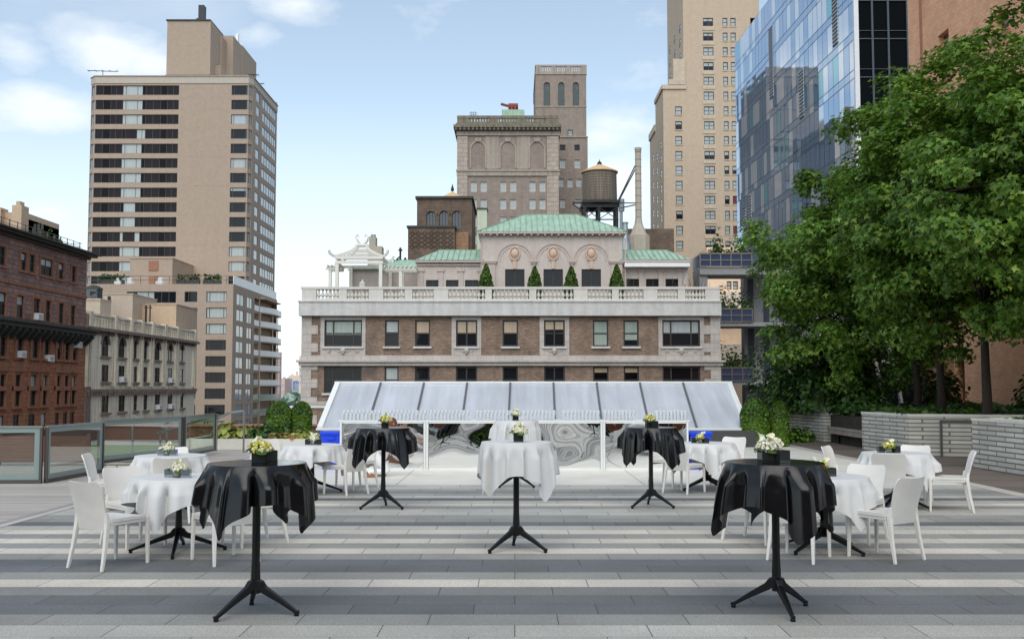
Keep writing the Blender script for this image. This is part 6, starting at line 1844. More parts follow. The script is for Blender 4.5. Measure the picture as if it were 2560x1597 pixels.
def cloth_mesh(name, H, Rt, half, rot, seed, mat, nf=9, flare=.2, amp=.05):
    r = random.Random(seed); NA, NR, NT_ = 240, 7, 16
    ph = [r.uniform(0, 6.28) for _ in range(6)]
    verts = [(0, 0, H + .004)]; faces = []
    rings = []
    for f_ in (.25, .5, .75, .9, .97, .992, 1.0): rings.append([('t', Rt * f_, k) for k in range(NA)])
    rings.append([('h', .012, k) for k in range(NA)]); rings.append([('h', .03, k) for k in range(NA)])
    for i in range(1, NT_ + 1): rings.append([('h', i / NT_, k) for k in range(NA)])
    for ring in rings:
        for kind, v, k in ring:
            th = 2 * math.pi * k / NA
            if kind == 't':
                verts.append((v * math.cos(th), v * math.sin(th), H + .004 - (.0015 if v >= Rt * .999 else 0))); continue
            l = th - rot; mxx = max(abs(math.cos(l)), abs(math.sin(l)))
            e = half / mxx
            L = e - Rt; s = v * L
            cor = (e - half) / (half * .41)                         # 0 mid-side .. 1 corner
            w1 = nf * th + ph[0] + .7 * math.sin(2 * th + ph[1]) + .5 * math.sin(3 * th + ph[5])
            f = .85 * (1.25 * abs(math.cos(w1 / 2)) ** .9 - .8) + .32 * math.cos((nf + 5) * th + ph[2]) + .3 * math.cos((nf - 4) * th + ph[3])
            g = min(1, s / .13)
            a_ = amp * (.35 + .65 * g) * g
            rad = Rt + .012 * min(1, s / .03) + s * (flare + .09 * math.sin(th + ph[4])) * (1 - .25 * v) + a_ * f
            sl = min(.9, flare + abs(a_ * f) * .6)
            z = H - s * math.sqrt(max(.2, 1 - sl * sl)) - .012 * min(1, s / .02)
            th2 = th + .05 * g * math.sin(nf * th + ph[0] + 1.2) + .035 * g * math.sin((nf + 4) * th + ph[2])
            verts.append((rad * math.cos(th2), rad * math.sin(th2), z))
    for k in range(NA): faces.append((0, 1 + k, 1 + (k + 1) % NA))
    for j in range(len(rings) - 1):
        a, b = 1 + j * NA, 1 + (j + 1) * NA
        for k in range(NA): faces.append((a + k, b + k, b + (k + 1) % NA, a + (k + 1) % NA))
    m = MB(); m.v = verts; m.f = faces; m.mi = [0] * len(faces)
    me = m.mesh(name, mat, 'all')
    return me
BARS = [('left', -1.895, 7.375, 229, 'black', R(-62), 'black cloth bar table nearest on the left', 3, .605),
        ('right', 1.935, 7.46, -85, 'black', R(-37), 'black cloth bar table nearest on the right', 5, .635),
        ('mid', .015, 10.2, 95, 'white', R(2), 'white cloth bar table standing alone in the middle', 8, .66),
        ('fl', -1.8, 13.72, 90, 'black', R(0), 'smaller black cloth bar table before the left mirror panel', 11, .63),
        ('fr', 1.88, 13.84, 90, 'black', R(-15), 'smaller black cloth bar table before the right mirror panel', 14, .64),
        ('back', .03, 16.6, 90, 'white', R(5), 'farthest white cloth bar table close to the mirror bar', 17, .64)]
HT, RT = 1.09, .355
bt = None
for key, x, y, a, colr, rot, lab, seed, half in BARS:
    if bt is None:
        bt = table_proto('bar_table', lab, 'table', HT, RT, 3, .33, .20); bt.location = (x, y, 0); bt.rotation_euler = (0, 0, R(a)); bt['group'] = 'tall three legged bar tables'; bt['label'] = 'three legged base under the ' + lab.replace(' bar table', '')
    else: clone(bt, (x, y, 0), R(a), 'three legged base under the ' + lab.replace(' bar table', ''), 'tall three legged bar tables')
    o = put('tablecloth', cloth_mesh('tablecloth', HT, RT, half, rot, seed, 'cloth_' + colr, 13 if colr == 'white' else 13, (.14 if key == 'mid' else .17) if colr == 'white' else .19, .055 if colr == 'white' else .085))
    o.location = (x, y, 0)
    tag(o, ('glossy black' if colr == 'black' else 'plain white') + ' square cloth draped over the ' + lab.replace(colr + ' cloth ', ''), 'tablecloth', colr + ' cloths on the bar tables')
LOWS = [(-3.385, 10.13, 'left front', 'white cloth low table at front left, behind the black bar table', 21, R(-52)), (-4.55, 13.25, 'left back', 'white cloth low table at the far left beside the glass railing', 22, R(-40)), (-3.17, 15.7, 'mid left', 'white cloth low table by the left blue bin', 23, R(-55)),
        (3.1, 16.2, 'mid right', 'white cloth low table by the right blue bin', 24, R(-45)), (3.13, 10.2, 'right front', 'white cloth low table at front right, behind the black bar table', 25, R(-22)), (5.24, 13.77, 'right back', 'white cloth low table at the far right before the planter walls', 26, R(-18))]
HL, RL = .745, .45
lt = None
for x, y, k, lab, seed, rot in LOWS:
    if lt is None:
        lt = table_proto('cafe_table', 'base', 'table', HL, RL, 4, .46, .19); lt.location = (x, y, 0); lt.rotation_euler = (0, 0, R(12)); lt['group'] = 'low four legged tables'; lt['label'] = 'black base under the ' + lab.replace(' low table', '')
    else: clone(lt, (x, y, 0), R(12 + seed * 9 % 50), 'black base under the ' + lab.replace(' low table', ''), 'low four legged tables')
    o = put('tablecloth', cloth_mesh('tablecloth', HL, RL, .67, rot, seed, 'cloth_white', 12, .24, .085)); o.location = (x, y, 0)
    tag(o, 'white square cloth over the ' + lab.replace('white cloth ', ''), 'tablecloth', 'white cloths on the low tables')

# ------------------------------------------------------------------ centrepieces
def floret_mesh(name, r, n, size, mats, seed, squash=.8):
    g = np.random.default_rng(seed); v = g.normal(size=(n, 3)); v /= np.linalg.norm(v, axis=1, keepdims=True)
    v[:, 2] = np.where(v[:, 2] < -.5, -v[:, 2], v[:, 2])
    P_ = v * r * (1 + .09 * g.normal(size=(n, 1))) * np.array([1, 1, squash])
    return leaf_mesh(name, P_, v + g.normal(size=(n, 3)) * .35, size, mats, None, seed)
def lily_mesh(name, s, mat, seed):
    """A calla bloom: a flared, one-sided funnel with a pointed lip."""
    m = MB(); n = 16; rings = []
    for k in range(7):
        q = k / 6; ring = []
        for j in range(n):
            a = 2 * math.pi * j / n; lip = max(0, math.cos(a)) ** 2
            r = s * (.12 + .30 * q ** 1.8) * (1 + .5 * lip * q * q)
            ring.append((r * math.cos(a), r * math.sin(a), s * (q * 1.0 + .25 * lip * q ** 3 - .18 * q ** 4 * (1 - lip))))
        rings.append(ring)
    m.ring(rings, 0, cap=False)
    return m.mesh(name, mat, 'all')
LILY = {c: lily_mesh('lily', .075, 'petal_' + c, 1) for c in ('white', 'cream')}
HYD = {}
def hyd(c, k):
    if (c, k) not in HYD:
        mats = {'white': ['petal_white', 'petal_cream'], 'lime': ['petal_lime', 'petal_cream', 'petal_yellow'], 'pale': ['petal_cream', 'petal_lime', 'petal_white']}[c]
        HYD[(c, k)] = floret_mesh('hydrangea', .082, 260, .034, mats, 50 + k)
    return HYD[(c, k)]
def cube_vase(m, s, h, th=.005):
    o = s / 2; i = o - th
    m.ring([[(-o, -o, 0), (o, -o, 0), (o, o, 0), (-o, o, 0)], [(-o, -o, h), (o, -o, h), (o, o, h), (-o, o, h)], [(-i, -i, h), (i, -i, h), (i, i, h), (-i, i, h)], [(-i, -i, .012), (i, -i, .012), (i, i, .012), (-i, i, .012)]])
CV = MB(); cube_vase(CV, .125, .115); CV = CV.mesh('vase', 'smoke_glass')
CB = MB(); cube_vase(CB, .11, .10); CB = CB.mesh('candle_box', 'mirror_box')
CS = MB(); cube_vase(CS, .105, .105); CS = CS.mesh('candle_box', 'smoke_glass')
RV = lathe_mesh('vase', [(.0, .002), (.04, .002), (.058, .03), (.062, .055), (.05, .085), (.047, .085), (.056, .055)], 'mercury_glass', 20)
LF = leaf_mesh('greenery', np.array([(.07, .02, .0), (-.06, .05, -.02), (.03, -.08, -.02), (-.08, -.02, .01)]), np.array([(.5, 0, 1), (-.5, .3, .8), (.2, -.6, .8), (-.6, 0, .8)]), .09, ['leaf_green'], None, 3)
def arrangement(x, y, z, vase, hue, k, lab, rz, zoff, lil):
    t = thing('flower_arrangement', lab, 'flowers', (x, y, z), rz, 'flower centrepieces on the tables')
    t.scale = (.78, .78, .78)
    o = put('vase', vase, t)
    b = put('hydrangea', hyd(hue, k % 3), t); b.location = (0, 0, zoff)
    b = put('hydrangea', hyd(hue, (k + 1) % 3), t); b.location = (.055, .03, zoff - .01); b.scale = (.8, .8, .8)
    if k in (1,):
        b = put('hydrangea', hyd('white', 1), t); b.location = (.1, .06, zoff + .01)
    g = put('greenery', LF, t); g.location = (0, 0, zoff - .02)
    for i, (c, dx, dy, tilt, az) in enumerate(lil):
        l = put('lily', LILY[c], t); l.location = (dx, dy, zoff + .05); l.rotation_euler = (R(tilt), 0, R(az)); 
zB, zL = HT + .005, HL + .005
def bar_arr(i, dx, dy, hue, lab, lil, rz=0.1, twin=None):
    x, y = BARS[i][1] + dx, BARS[i][2] + dy
    arrangement(x, y, zB, CV, hue, i, lab, R(rz), .145, lil)
    if twin:
        t = put('candle_box', CS); t.scale = (.85, .85, .85); t.location = (x + twin[0] * .78, y + twin[1] * .78, zB); t.rotation_euler = (0, 0, R(twin[2])); tag(t, twin[3], 'candle holder', 'smoked glass candle boxes')
L3 = [('white', -.03, -.02, 55, 60), ('cream', .05, -.03, 50, -50), ('white', .0, .05, 35, 160)]
bar_arr(0, .03, -.08, 'lime', 'yellow green hydrangea with white callas in a dark cube on the left black table', [('white', -.06, -.02, 60, 110), ('cream', .06, 0, 60, -80)], 12, (.1, .08, 10, 'dark glass candle box behind the lime flowers on the left black table'))
bar_arr(1, -.07, -.02, 'white', 'large white calla and hydrangea bunch on the right black table', [('white', -.08, -.03, 65, 100), ('cream', -.01, -.05, 35, 40), ('white', .05, 0, 20, -60), ('white', -.04, .03, 25, 130)], 8, (.135, -.05, 20, 'dark glass candle box in front of the white flowers on the right black table'))
bar_arr(2, .02, -.05, 'white', 'white lilies in a dark cube on the middle white bar table', L3, 4)
bar_arr(3, .02, -.02, 'lime', 'small yellow flowers in a dark cube on the far left black table', [('cream', .04, 0, 40, -60)], 10)
bar_arr(4, -.02, 0, 'lime', 'pale yellow flowers on the far right black table', L3[:2], 6, (.08, -.1, 4, 'dark glass candle box by the yellow flowers on the far right black table'))
bar_arr(5, -.02, .0, 'white', 'white flowers in a dark cube on the farthest white bar table', L3, 5)
hues = ['white', 'white', 'white', 'lime', 'lime', 'lime']
nm = ['front left low table', 'far left low table', 'table by the left blue bin', 'table by the right blue bin', 'front right low table', 'far right low table']
offs = [(.02, -.12), (-.03, -.05), (.02, -.05), (-.12, -.1), (-.02, -.02), (-.1, -.02)]
for i, (x, y, k, lab, seed, rot) in enumerate(LOWS):
    x += offs[i][0]; y += offs[i][1]
    arrangement(x, y, zL, RV, hues[i], 10 + i, ('white' if i < 3 else 'yellow green') + ' flowers in a silvered bowl on the ' + nm[i], R(20 * i), .12, L3[:2] if i % 2 else L3[1:])
    for s, nmm in ((-1, 'left'), (1, 'right')):
        o = put('candle_box', CB if i < 2 else CS); o.scale = (.8, .8, .8); o.location = (x + s * .09, y + (.05 if s < 0 else -.02), zL); o.rotation_euler = (0, 0, R(s * 6 + i))
        tag(o, ('grey mirrored' if i < 2 else 'dark glass') + ' candle box ' + nmm + ' of the flowers on the ' + nm[i], 'candle holder', 'square candle boxes on the low tables')

# ------------------------------------------------------------------ white stacking chairs
def chair_proto():
    t = thing('chair', 'chair', 'chair')
    # seat: slightly dished, rounded pad
    n, mm_ = 12, 10; m = MB(); top = []; bot = []
    def sx(u, v): return .222 * u * (1 - .06 * (v < -.99)) * (1 - .05 * max(0, v) ** 6)
    for lay, zz in ((0, -.008), (1, .03)):
        for j in range(mm_ + 1):
            for i in range(n + 1):
                u, v = 2 * i / n - 1, 2 * j / mm_ - 1
                e = max(abs(u), abs(v)) ** 8
                k = 1 - .06 * (abs(u) ** 6) * (abs(v) ** 6)
                z = .432 + zz - (.012 * (1 - u * u) * (1 - v * v) - .006 * e if lay else 0) - (.010 * e if lay else -.004 * e) - .014 * (max(0, v) ** 4)
                m.v.append((.225 * u * k, .0 + .232 * v * k, z))
    N = (n + 1) * (mm_ + 1)
    for j in range(mm_):
        for i in range(n):
            a = j * (n + 1) + i; m.f.append((N + a, N + a + 1, N + a + n + 2, N + a + n + 1)); m.mi.append(0); m.f.append((a, a + n + 1, a + n + 2, a + 1)); m.mi.append(0)
    edge = [i for i in range(n + 1)] + [j * (n + 1) + n for j in range(1, mm_ + 1)] + [mm_ * (n + 1) + i for i in range(n - 1, -1, -1)] + [j * (n + 1) for j in range(mm_ - 1, 0, -1)]
    for a, b in zip(edge, edge[1:] + edge[:1]): m.f.append((a, b, N + b, N + a)); m.mi.append(0)
    m.obj('seat', 'chair_white', t, smooth=True)
    # backrest shell: curved across, leaning back, rounded top corners
    nu, nv = 14, 10; m = MB()
    for lay in (0, 1):
        for j in range(nv + 1):
            for i in range(nu + 1):
                u, v = 2 * i / nu - 1, j / nv
                wd = .185 + .035 * v - .02 * max(0, v - .85) / .15 * abs(u) ** 6
                hgt = .355 + .455 * v - .02 * (1 - u * u) * max(0, v - .6) / .4 - .03 * (abs(u) ** 10) * max(0, v - .85) / .15
                y = -.215 - .085 * v - .03 * v * v - .038 * (1 - u * u) * (.4 + .6 * v) + .012
                m.v.append((wd * u, y - (.017 if lay else 0), hgt))
    N = (nu + 1) * (nv + 1)
    for j in range(nv):
        for i in range(nu):
            a = j * (nu + 1) + i; m.f.append((N + a + 1, N + a, N + a + nu + 1, N + a + nu + 2)); m.mi.append(0); m.f.append((a, a + 1, a + nu + 2, a + nu + 1)); m.mi.append(0)
    edge = [i for i in range(nu + 1)] + [j * (nu + 1) + nu for j in range(1, nv + 1)] + [nv * (nu + 1) + i for i in range(nu - 1, -1, -1)] + [j * (nu + 1) for j in range(nv - 1, 0, -1)]
    for a, b in zip(edge, edge[1:] + edge[:1]): m.f.append((a, b, N + b, N + a)); m.mi.append(0)
    m.obj('backrest', 'chair_white', t, smooth=True)
    m = MB()
    m.box((-.19, .19, .385), (.19, .215, .428)); m.box((-.19, -.21, .395), (.19, -.19, .428))
    for s in (-1, 1): m.box((s * .205 - .012, -.2, .395), (s * .205 + .012, .2, .428))
    m.obj('seat_frame', 'chair_white', t, bevel=.004)
    for s in (-1, 1):
        m = MB(); m.bar([(s * .203, .222, .44), (s * .207, .226, .40), (s * .212, .235, 0)], [(.038, .034), (.036, .036), (.026, .026)], up=(0, 1, 0)); m.obj('leg', 'chair_white', t, bevel=.005)
        m = MB(); m.bar([(s * .190, -.235, .52), (s * .195, -.225, .42), (s * .206, -.25, .22), (s * .222, -.295, 0)], [(.022, .03), (.04, .042), (.034, .036), (.025, .026)], up=(0, 1, 0)); m.obj('leg', 'chair_white', t, bevel=.005)
    return t
CH = [(-3.75, 9.37, .24, .465, 'nearest white chair on the left, its back turned to the camera'), (-3.97, 10.52, .72, -.62, 'white chair behind the nearest left one, seat facing the front left table'),
      (-2.78, 9.62, -.65, .76, 'white chair half hidden by the left black cloth'), (-2.76, 10.6, -.6, -.55, 'white chair whose legs show right of the left black bar table'),
      (-5.15, 12.85, 1, .15, 'white chair seen side on next to the glass railing'), (-4.22, 12.42, -.2, .95, 'white chair with its back to the camera at the far left table'),
      (-4.8, 13.95, .2, -.9, 'far white chair behind the grey candle boxes of the far left table'), (-3.86, 13.62, -.95, -.35, 'white chair at the right of the far left table'),
      (-2.63, 15.52, -.78, .62, 'white chair right of the table by the left blue bin'), (-3.82, 16.25, .65, -.55, 'farthest white chair left of the table by the left bin'),
      (-3.62, 15.0, .45, .75, 'nearer white chair left of the table by the left bin'), (-2.6, 16.4, -.6, -.7, 'white chair tucked behind, between the left bin and the black bar table'),
      (2.67, 15.74, .55, .62, 'white chair by the right blue bin, back turned to the camera'), (2.58, 16.8, .6, -.6, 'white chair hidden behind the far right black cloth'),
      (3.58, 16.85, -.5, -.75, 'white chair far behind the table by the right blue bin'), (3.68, 15.68, -.7, .4, 'white chair just left of the large white flower bunch'),
      (3.57, 9.76, -.55, .84, 'nearest white chair on the right, its grey back to the camera'), (2.76, 9.74, .55, .8, 'white chair whose legs show right of the right black table post'),
      (2.6, 10.8, .6, -.6, 'white chair behind the left edge of the right black cloth'), (3.68, 10.82, -.6, -.72, 'white chair facing the camera behind the front right table'),
      (4.9, 13.12, .35, .9, 'white chair with full back toward the camera at the far right table'), (4.78, 14.32, .8, -.55, 'white chair at the back left of the far right table'),
      (5.72, 14.45, -.5, -.8, 'white chair facing the camera at the back of the far right table'), (5.8, 13.45, -.93, .3, 'rightmost white chair, turned in to the far right table')]
cp = None
for x, y, fx, fy, lab in CH:
    rz = math.atan2(fy, fx) - math.pi / 2
    if cp is None:
        cp = chair_proto(); cp.location = (x, y, 0); cp.rotation_euler = (0, 0, rz); cp['label'] = lab; cp['group'] = 'white stacking chairs'
    else: clone(cp, (x, y, 0), rz, lab, 'white stacking chairs')

# ------------------------------------------------------------------ person crouching in front of the bar
def person(x, y, rz):
    t = thing('person', 'crouching person in white shirt and trousers with tan shoes, hidden behind a black bar table', 'person', (x, y, 0), rz)
    J = {'pel': (0, 0, .42), 'sp': (.10, 0, .56), 'ch': (.22, 0, .71), 'nk': (.31, 0, .82), 'hd': (.36, 0, .90), 'hd2': (.385, 0, .985),
         'hl': (.0, .10, .40), 'kl': (.33, .13, .46), 'al': (.10, .13, .09), 'tl': (.25, .14, .045), 'hr': (.0, -.10, .40), 'kr': (.26, -.14, .10), 'ar': (-.14, -.13, .10), 'tr': (-.05, -.13, .03),
         'shl': (.24, .17, .73), 'el': (.38, .22, .52), 'wl': (.58, .18, .50), 'shr': (.24, -.17, .73), 'er': (.42, -.2, .55), 'wr': (.60, -.14, .60)}
    E = [('pel', 'sp'), ('sp', 'ch'), ('ch', 'nk'), ('nk', 'hd'), ('hd', 'hd2'), ('pel', 'hl'), ('hl', 'kl'), ('kl', 'al'), ('al', 'tl'), ('pel', 'hr'), ('hr', 'kr'), ('kr', 'ar'), ('ar', 'tr'),
         ('ch', 'shl'), ('shl', 'el'), ('el', 'wl'), ('ch', 'shr'), ('shr', 'er'), ('er', 'wr')]
    rad = {'pel': .15, 'sp': .14, 'ch': .15, 'nk': .06, 'hd': .082, 'hd2': .085, 'hl': .10, 'kl': .07, 'al': .045, 'tl': .04, 'hr': .1, 'kr': .07, 'ar': .045, 'tr': .04, 'shl': .065, 'el': .048, 'wl': .032, 'shr': .065, 'er': .048, 'wr': .032}
    names = list(J); idx = {n: i for i, n in enumerate(names)}
    V = [J[n] for n in names]; EE = [(idx[a], idx[b]) for a, b in E]; RR = [rad[n] for n in names]
    # five fingers and a thumb root on each hand
    for wn, s in (('wl', 1), ('wr', -1)):
        bx_, by_, bz_ = J[wn]
        pi = len(V); V.append((bx_ + .07, by_, bz_)); RR.append(.03); EE.append((idx[wn], pi))
        for k in range(4):
            o_ = (k - 1.5) * .018; ln = (.055, .065, .06, .045)[k]; q = len(V)
            V += [(bx_ + .10, by_ + o_, bz_ + .004), (bx_ + .10 + ln * .5, by_ + o_ * 1.1, bz_ - .004), (bx_ + .10 + ln, by_ + o_ * 1.15, bz_ - .022)]; RR += [.0095, .009, .008]
            EE += [(pi, q), (q, q + 1), (q + 1, q + 2)]
        q = len(V); V += [(bx_ + .05, by_ + s * .035, bz_ - .01), (bx_ + .085, by_ + s * .05, bz_ - .02)]; RR += [.011, .009]; EE += [(pi, q), (q, q + 1)]
    me = bpy.data.meshes.new('body'); me.from_pydata(V, EE, []); me.update()
    o = put('body', me, t)
    md = o.modifiers.new('skin', 'SKIN'); sv = me.skin_vertices[0].data
    for i, r_ in enumerate(RR): sv[i].radius = (r_, r_); sv[i].use_root = (i == 0)
    md.use_smooth_shade = True
    sb = o.modifiers.new('sub', 'SUBSURF'); sb.levels = 2; sb.render_levels = 2
    q = NT('person_skin_cloth')
    tcn = q.n('ShaderNodeTexCoord'); s = q.n('ShaderNodeSeparateXYZ'); q.l(tcn.outputs['Object'], s.inputs[0])
    bare = q.math('MAXIMUM', q.math('GREATER_THAN', s.outputs[2], .815), q.math('GREATER_THAN', s.outputs[0], .50))
    q.set(q.mixc(bare, srgb(236, 236, 236), srgb(198, 150, 126)), .6, 0, .3)
    me.materials.append(q.m)
    m = MB(); m.lathe([(.0, .10), (.05, .092), (.082, .06), (.094, .0), (.085, -.05), (.06, -.085)], 14, (.375, 0, .975)); h = m.obj('hair', 'hair_auburn', t, smooth='all')
    h.location = (-.012, 0, .005)
    m = MB(); m.ring([[(.455, -.012, .955), (.455, .012, .955), (.452, .0, .985)], [(.485, -.012, .95), (.485, .012, .95), (.465, 0, .985)]]); m.obj('nose', 'skin', t)
    for s_ in (-1, 1):
        m = MB(); m.lathe([(.0, .008), (.008, .0), (.0, -.008)], 8, (.455, s_ * .03, .985)); m.obj('eye', 'frame_dark', t)
        m = MB(); m.lathe([(.0, .028), (.018, .0), (.0, -.028)], 8, (.365, s_ * .086, .965)); m.obj('ear', 'skin', t)
    m = MB(); m.box((.452, -.022, .918), (.462, .022, .924)); m.obj('mouth', 'rust_red', t)
    for (a, b, c), rot in (((.10, .13, .0), 0), ((-.14, -.13, .0), 0)):
        m = MB()
        m.ring([[(a - .07, b - .035, .0), (a - .07, b + .035, 0), (a - .06, b + .03, .10), (a - .06, b - .03, .10)], [(a + .03, b - .042, 0), (a + .03, b + .042, 0), (a + .03, b + .036, .11), (a + .03, b - .036, .11)], [(a + .12, b - .045, 0), (a + .12, b + .045, 0), (a + .12, b + .036, .07), (a + .12, b - .036, .07)], [(a + .2, b - .03, .0), (a + .2, b + .03, 0), (a + .19, b + .024, .045), (a + .19, b - .024, .045)]])
        m.obj('shoe', 'shoe_tan', t, bevel=.012)
person(-2.62, 18.5, R(25))
# ------------------------------------------------------------------ maples in the planter
def maple(x, y, zb, H, crown, seed, lab, n_leaf, zlow=2.5, size=.122, trunk=.12, lean=(0, 0)):
    """crown: (cx, cy, rx, ry) offsets and radii of the leafy volume."""
    g = np.random.default_rng(seed); rr = random.Random(seed)
    t = thing('maple_tree', lab, 'tree', (x, y, zb), 0, 'maples in the planter bed')
    ox, oy, rx, ry = crown; zc = (zlow + H) / 2; rz = (H - zlow) / 2
    # clump centres spread through the crown with an uneven outline
    C = []
    tries = 0
    while len(C) < 215 and tries < 8000:
        tries += 1
        v = g.normal(size=3); v /= np.linalg.norm(v); r_ = g.random() ** .42
        lob = 1 + .17 * math.sin(3 * math.atan2(v[1], v[0]) + seed) + .14 * math.sin(5 * v[2] + 2 * seed)
        p = np.array([ox + v[0] * rx * r_ * lob, oy + v[1] * ry * r_ * lob, zc + v[2] * rz * r_ * min(lob, 1.08)])
        if p[2] < zlow - .2: continue
        C.append(p)
    C = np.array(C)
    # limbs
    m = MB(); top = Vector((ox * .5 + lean[0], oy * .5 + lean[1], zlow + rz * 1.1))
    pth = [(0, 0, -.3), (.02, .01, .6), (lean[0] * .3, lean[1] * .3, zlow * .8), tuple(Vector((0, 0, zlow)).lerp(top, .5)), tuple(top)]
    m.tube(pth, [trunk * 1.1, trunk * .9, trunk * .8, trunk * .6, trunk * .25], 10)
    m.obj('trunk', 'bark', t, smooth='all')
    m = MB()
    for k in range(0, len(C), 4):
        c = Vector(C[k]); f = rr.uniform(.25, .95); b = Vector((0, 0, zlow * .75)).lerp(top, f)
        mid = b.lerp(c, .5) + Vector((rr.uniform(-.2, .2), rr.uniform(-.2, .2), -.12))
        m.tube([b, mid, c], [trunk * .3, trunk * .18, .012], 5)
    m.obj('branches', 'bark', t)
    per = n_leaf // len(C)
    ci = np.repeat(np.arange(len(C)), per)
    cs = (.36 + .32 * g.random(len(C)))
    d = g.normal(size=(len(ci), 3)); d /= np.linalg.norm(d, axis=1, keepdims=True)
    rad = g.random(len(ci)) ** .5
    P_ = C[ci] + d * (rad * cs[ci])[:, None] * np.array([1.15, 1.15, .62])
    P_[:, 2] -= .12 * rad ** 2
    out_ = C[ci] - np.array([ox, oy, zc]); out_ /= np.linalg.norm(out_, axis=1, keepdims=True) + 1e-6
    N_ = d * .6 + out_ * .5 + np.array([0, 0, .75]) + g.normal(size=(len(ci), 3)) * .4
    tipw = (C[:, 2] - zlow) / (H - zlow)
    put('crown', leaf_mesh('crown', P_, N_, size, ['maple_a', 'maple_b', 'maple_c'], [.48, .42, .10], seed, MAPLE, .5), t)
    return t
MAPLE = np.array([(0, -.05, 0), (-.62, .42, .12), (-.2, .52, .04), (0, 1.08, -.12), (.2, .52, .04), (.62, .42, .12)], float)
maple(11.0, 31.0, .8, 7.6, (-.6, -.2, 3.1, 3.0), 3, 'leftmost maple, lowest crown, against the glass tower', 38000, .7)
maple(11.3, 28.0, .8, 9.3, (-.4, .2, 3.0, 2.6), 5, 'second maple from the left, before the dark pavilion', 40000, 1.2)
maple(11.1, 26.0, .8, 9.1, (-.1, -.3, 2.9, 2.5), 8, 'maple whose trunk stands before the left strip of orange brick', 38000, 1.4)
maple(11.2, 23.7, .8, 8.9, (-.2, -.2, 2.8, 2.5), 13, 'maple whose bare trunk stands against the orange brick wall', 37000, 1.6)
maple(11.7, 21.0, .8, 9.9, (-.35, -.2, 2.6, 2.4), 17, 'rightmost maple, cut off by the right edge of the photo', 34000, 1.7)

def bush(name, x, y, z, rx, ry, h, n, size, mats, wts, seed, lab, cat, group=None, dome=False, core='box_b'):
    t = thing(name, lab, cat, (x, y, z), 0, group)
    g = np.random.default_rng(seed)
    v = g.normal(size=(n, 3)); v[:, 2] = np.abs(v[:, 2]) if not dome else v[:, 2]; v /= np.linalg.norm(v, axis=1, keepdims=True)
    if dome:
        # upright egg with straight sides
        th = g.random(n) * 2 * np.pi; k = g.random(n)
        prof = np.where(k < .55, .94 + .06 * np.sin(k * 5), np.sqrt(np.clip(1 - ((k - .55) / .45) ** 2, 0, 1)))
        cap = g.random(n) < .3; kk = np.where(cap, 1 - .4 * g.random(n) ** 2, k)
        prof = np.where(kk < .55, .95, np.sqrt(np.clip(1 - ((kk - .55) / .45) ** 2, 0, 1)))
        r_ = prof * (.93 + .1 * g.random(n))
        P_ = np.stack([rx * r_ * np.cos(th), ry * r_ * np.sin(th), kk * h], 1)
        N_ = np.stack([np.cos(th) * prof, np.sin(th) * prof, .15 + 1.2 * np.clip(kk - .5, 0, 1)], 1)
    else:
        lob = 1 + .22 * np.sin(4 * np.arctan2(v[:, 1], v[:, 0]) + seed)
        r_ = (.55 + .45 * g.random(n)) * lob
        P_ = v * r_[:, None] * np.array([rx, ry, h]); N_ = v + np.array([0, 0, .6])
    N_ = N_ + g.normal(size=(n, 3)) * .4
    put('foliage', leaf_mesh('foliage', P_, N_, size, mats, wts, seed), t)
    m = MB()
    if dome: m.lathe([(rx * .9, .02), (rx * .9, h * .55), (rx * .78, h * .75), (rx * .45, h * .92), (.02, h * .97)], 14)
    else: m.lathe([(min(rx, ry) * .5, .0), (min(rx, ry) * .45, h * .35), (.02, h * .5)], 8)
    m.obj('core', core, t)
    return t
# clipped round hedges either side of the skylight
def hedge(pa, pb, ptop, Y, zb, seed, lab):
    x0, x1 = at(pa, 1040, Y)[0], at(pb, 1040, Y)[0]; zt_ = at((pa + pb) / 2, ptop, Y)[1]
    bush('round_hedge', (x0 + x1) / 2, Y, zb, (x1 - x0) / 2, (x1 - x0) / 2, zt_ - zb, 4200, .055, ['box_a', 'box_b'], [.62, .38], seed, lab, 'hedge', 'clipped round box hedges', True)
hedge(665, 730, 1003, 28.3, .25, 1, 'left of the two round hedges at the left of the skylight')
hedge(727, 781, 1004, 28.5, .25, 2, 'right of the two round hedges, touching the left end of the skylight')
hedge(1850, 1924, 997, 27.9, .05, 3, 'larger round hedge at the right end of the skylight')
hedge(1924, 1972, 1004, 27.9, .05, 4, 'smaller round hedge next to the block planter wall')
m = MB(); m.box((-8.6, 26.6, 0), (-5.55, 30.6, .24)); tag(m.obj('planting_bed', 'soil'), kind='structure')
m = MB(); m.box((-8.75, 26.45, 0), (-5.5, 26.59, .28)); m.box((-8.75, 26.592, 0), (-8.61, 30.6, .279)); tag(m.obj('bed_curb', 'planter_cap'), 'pale stone curb around the low flower bed left of the skylight', 'curb')
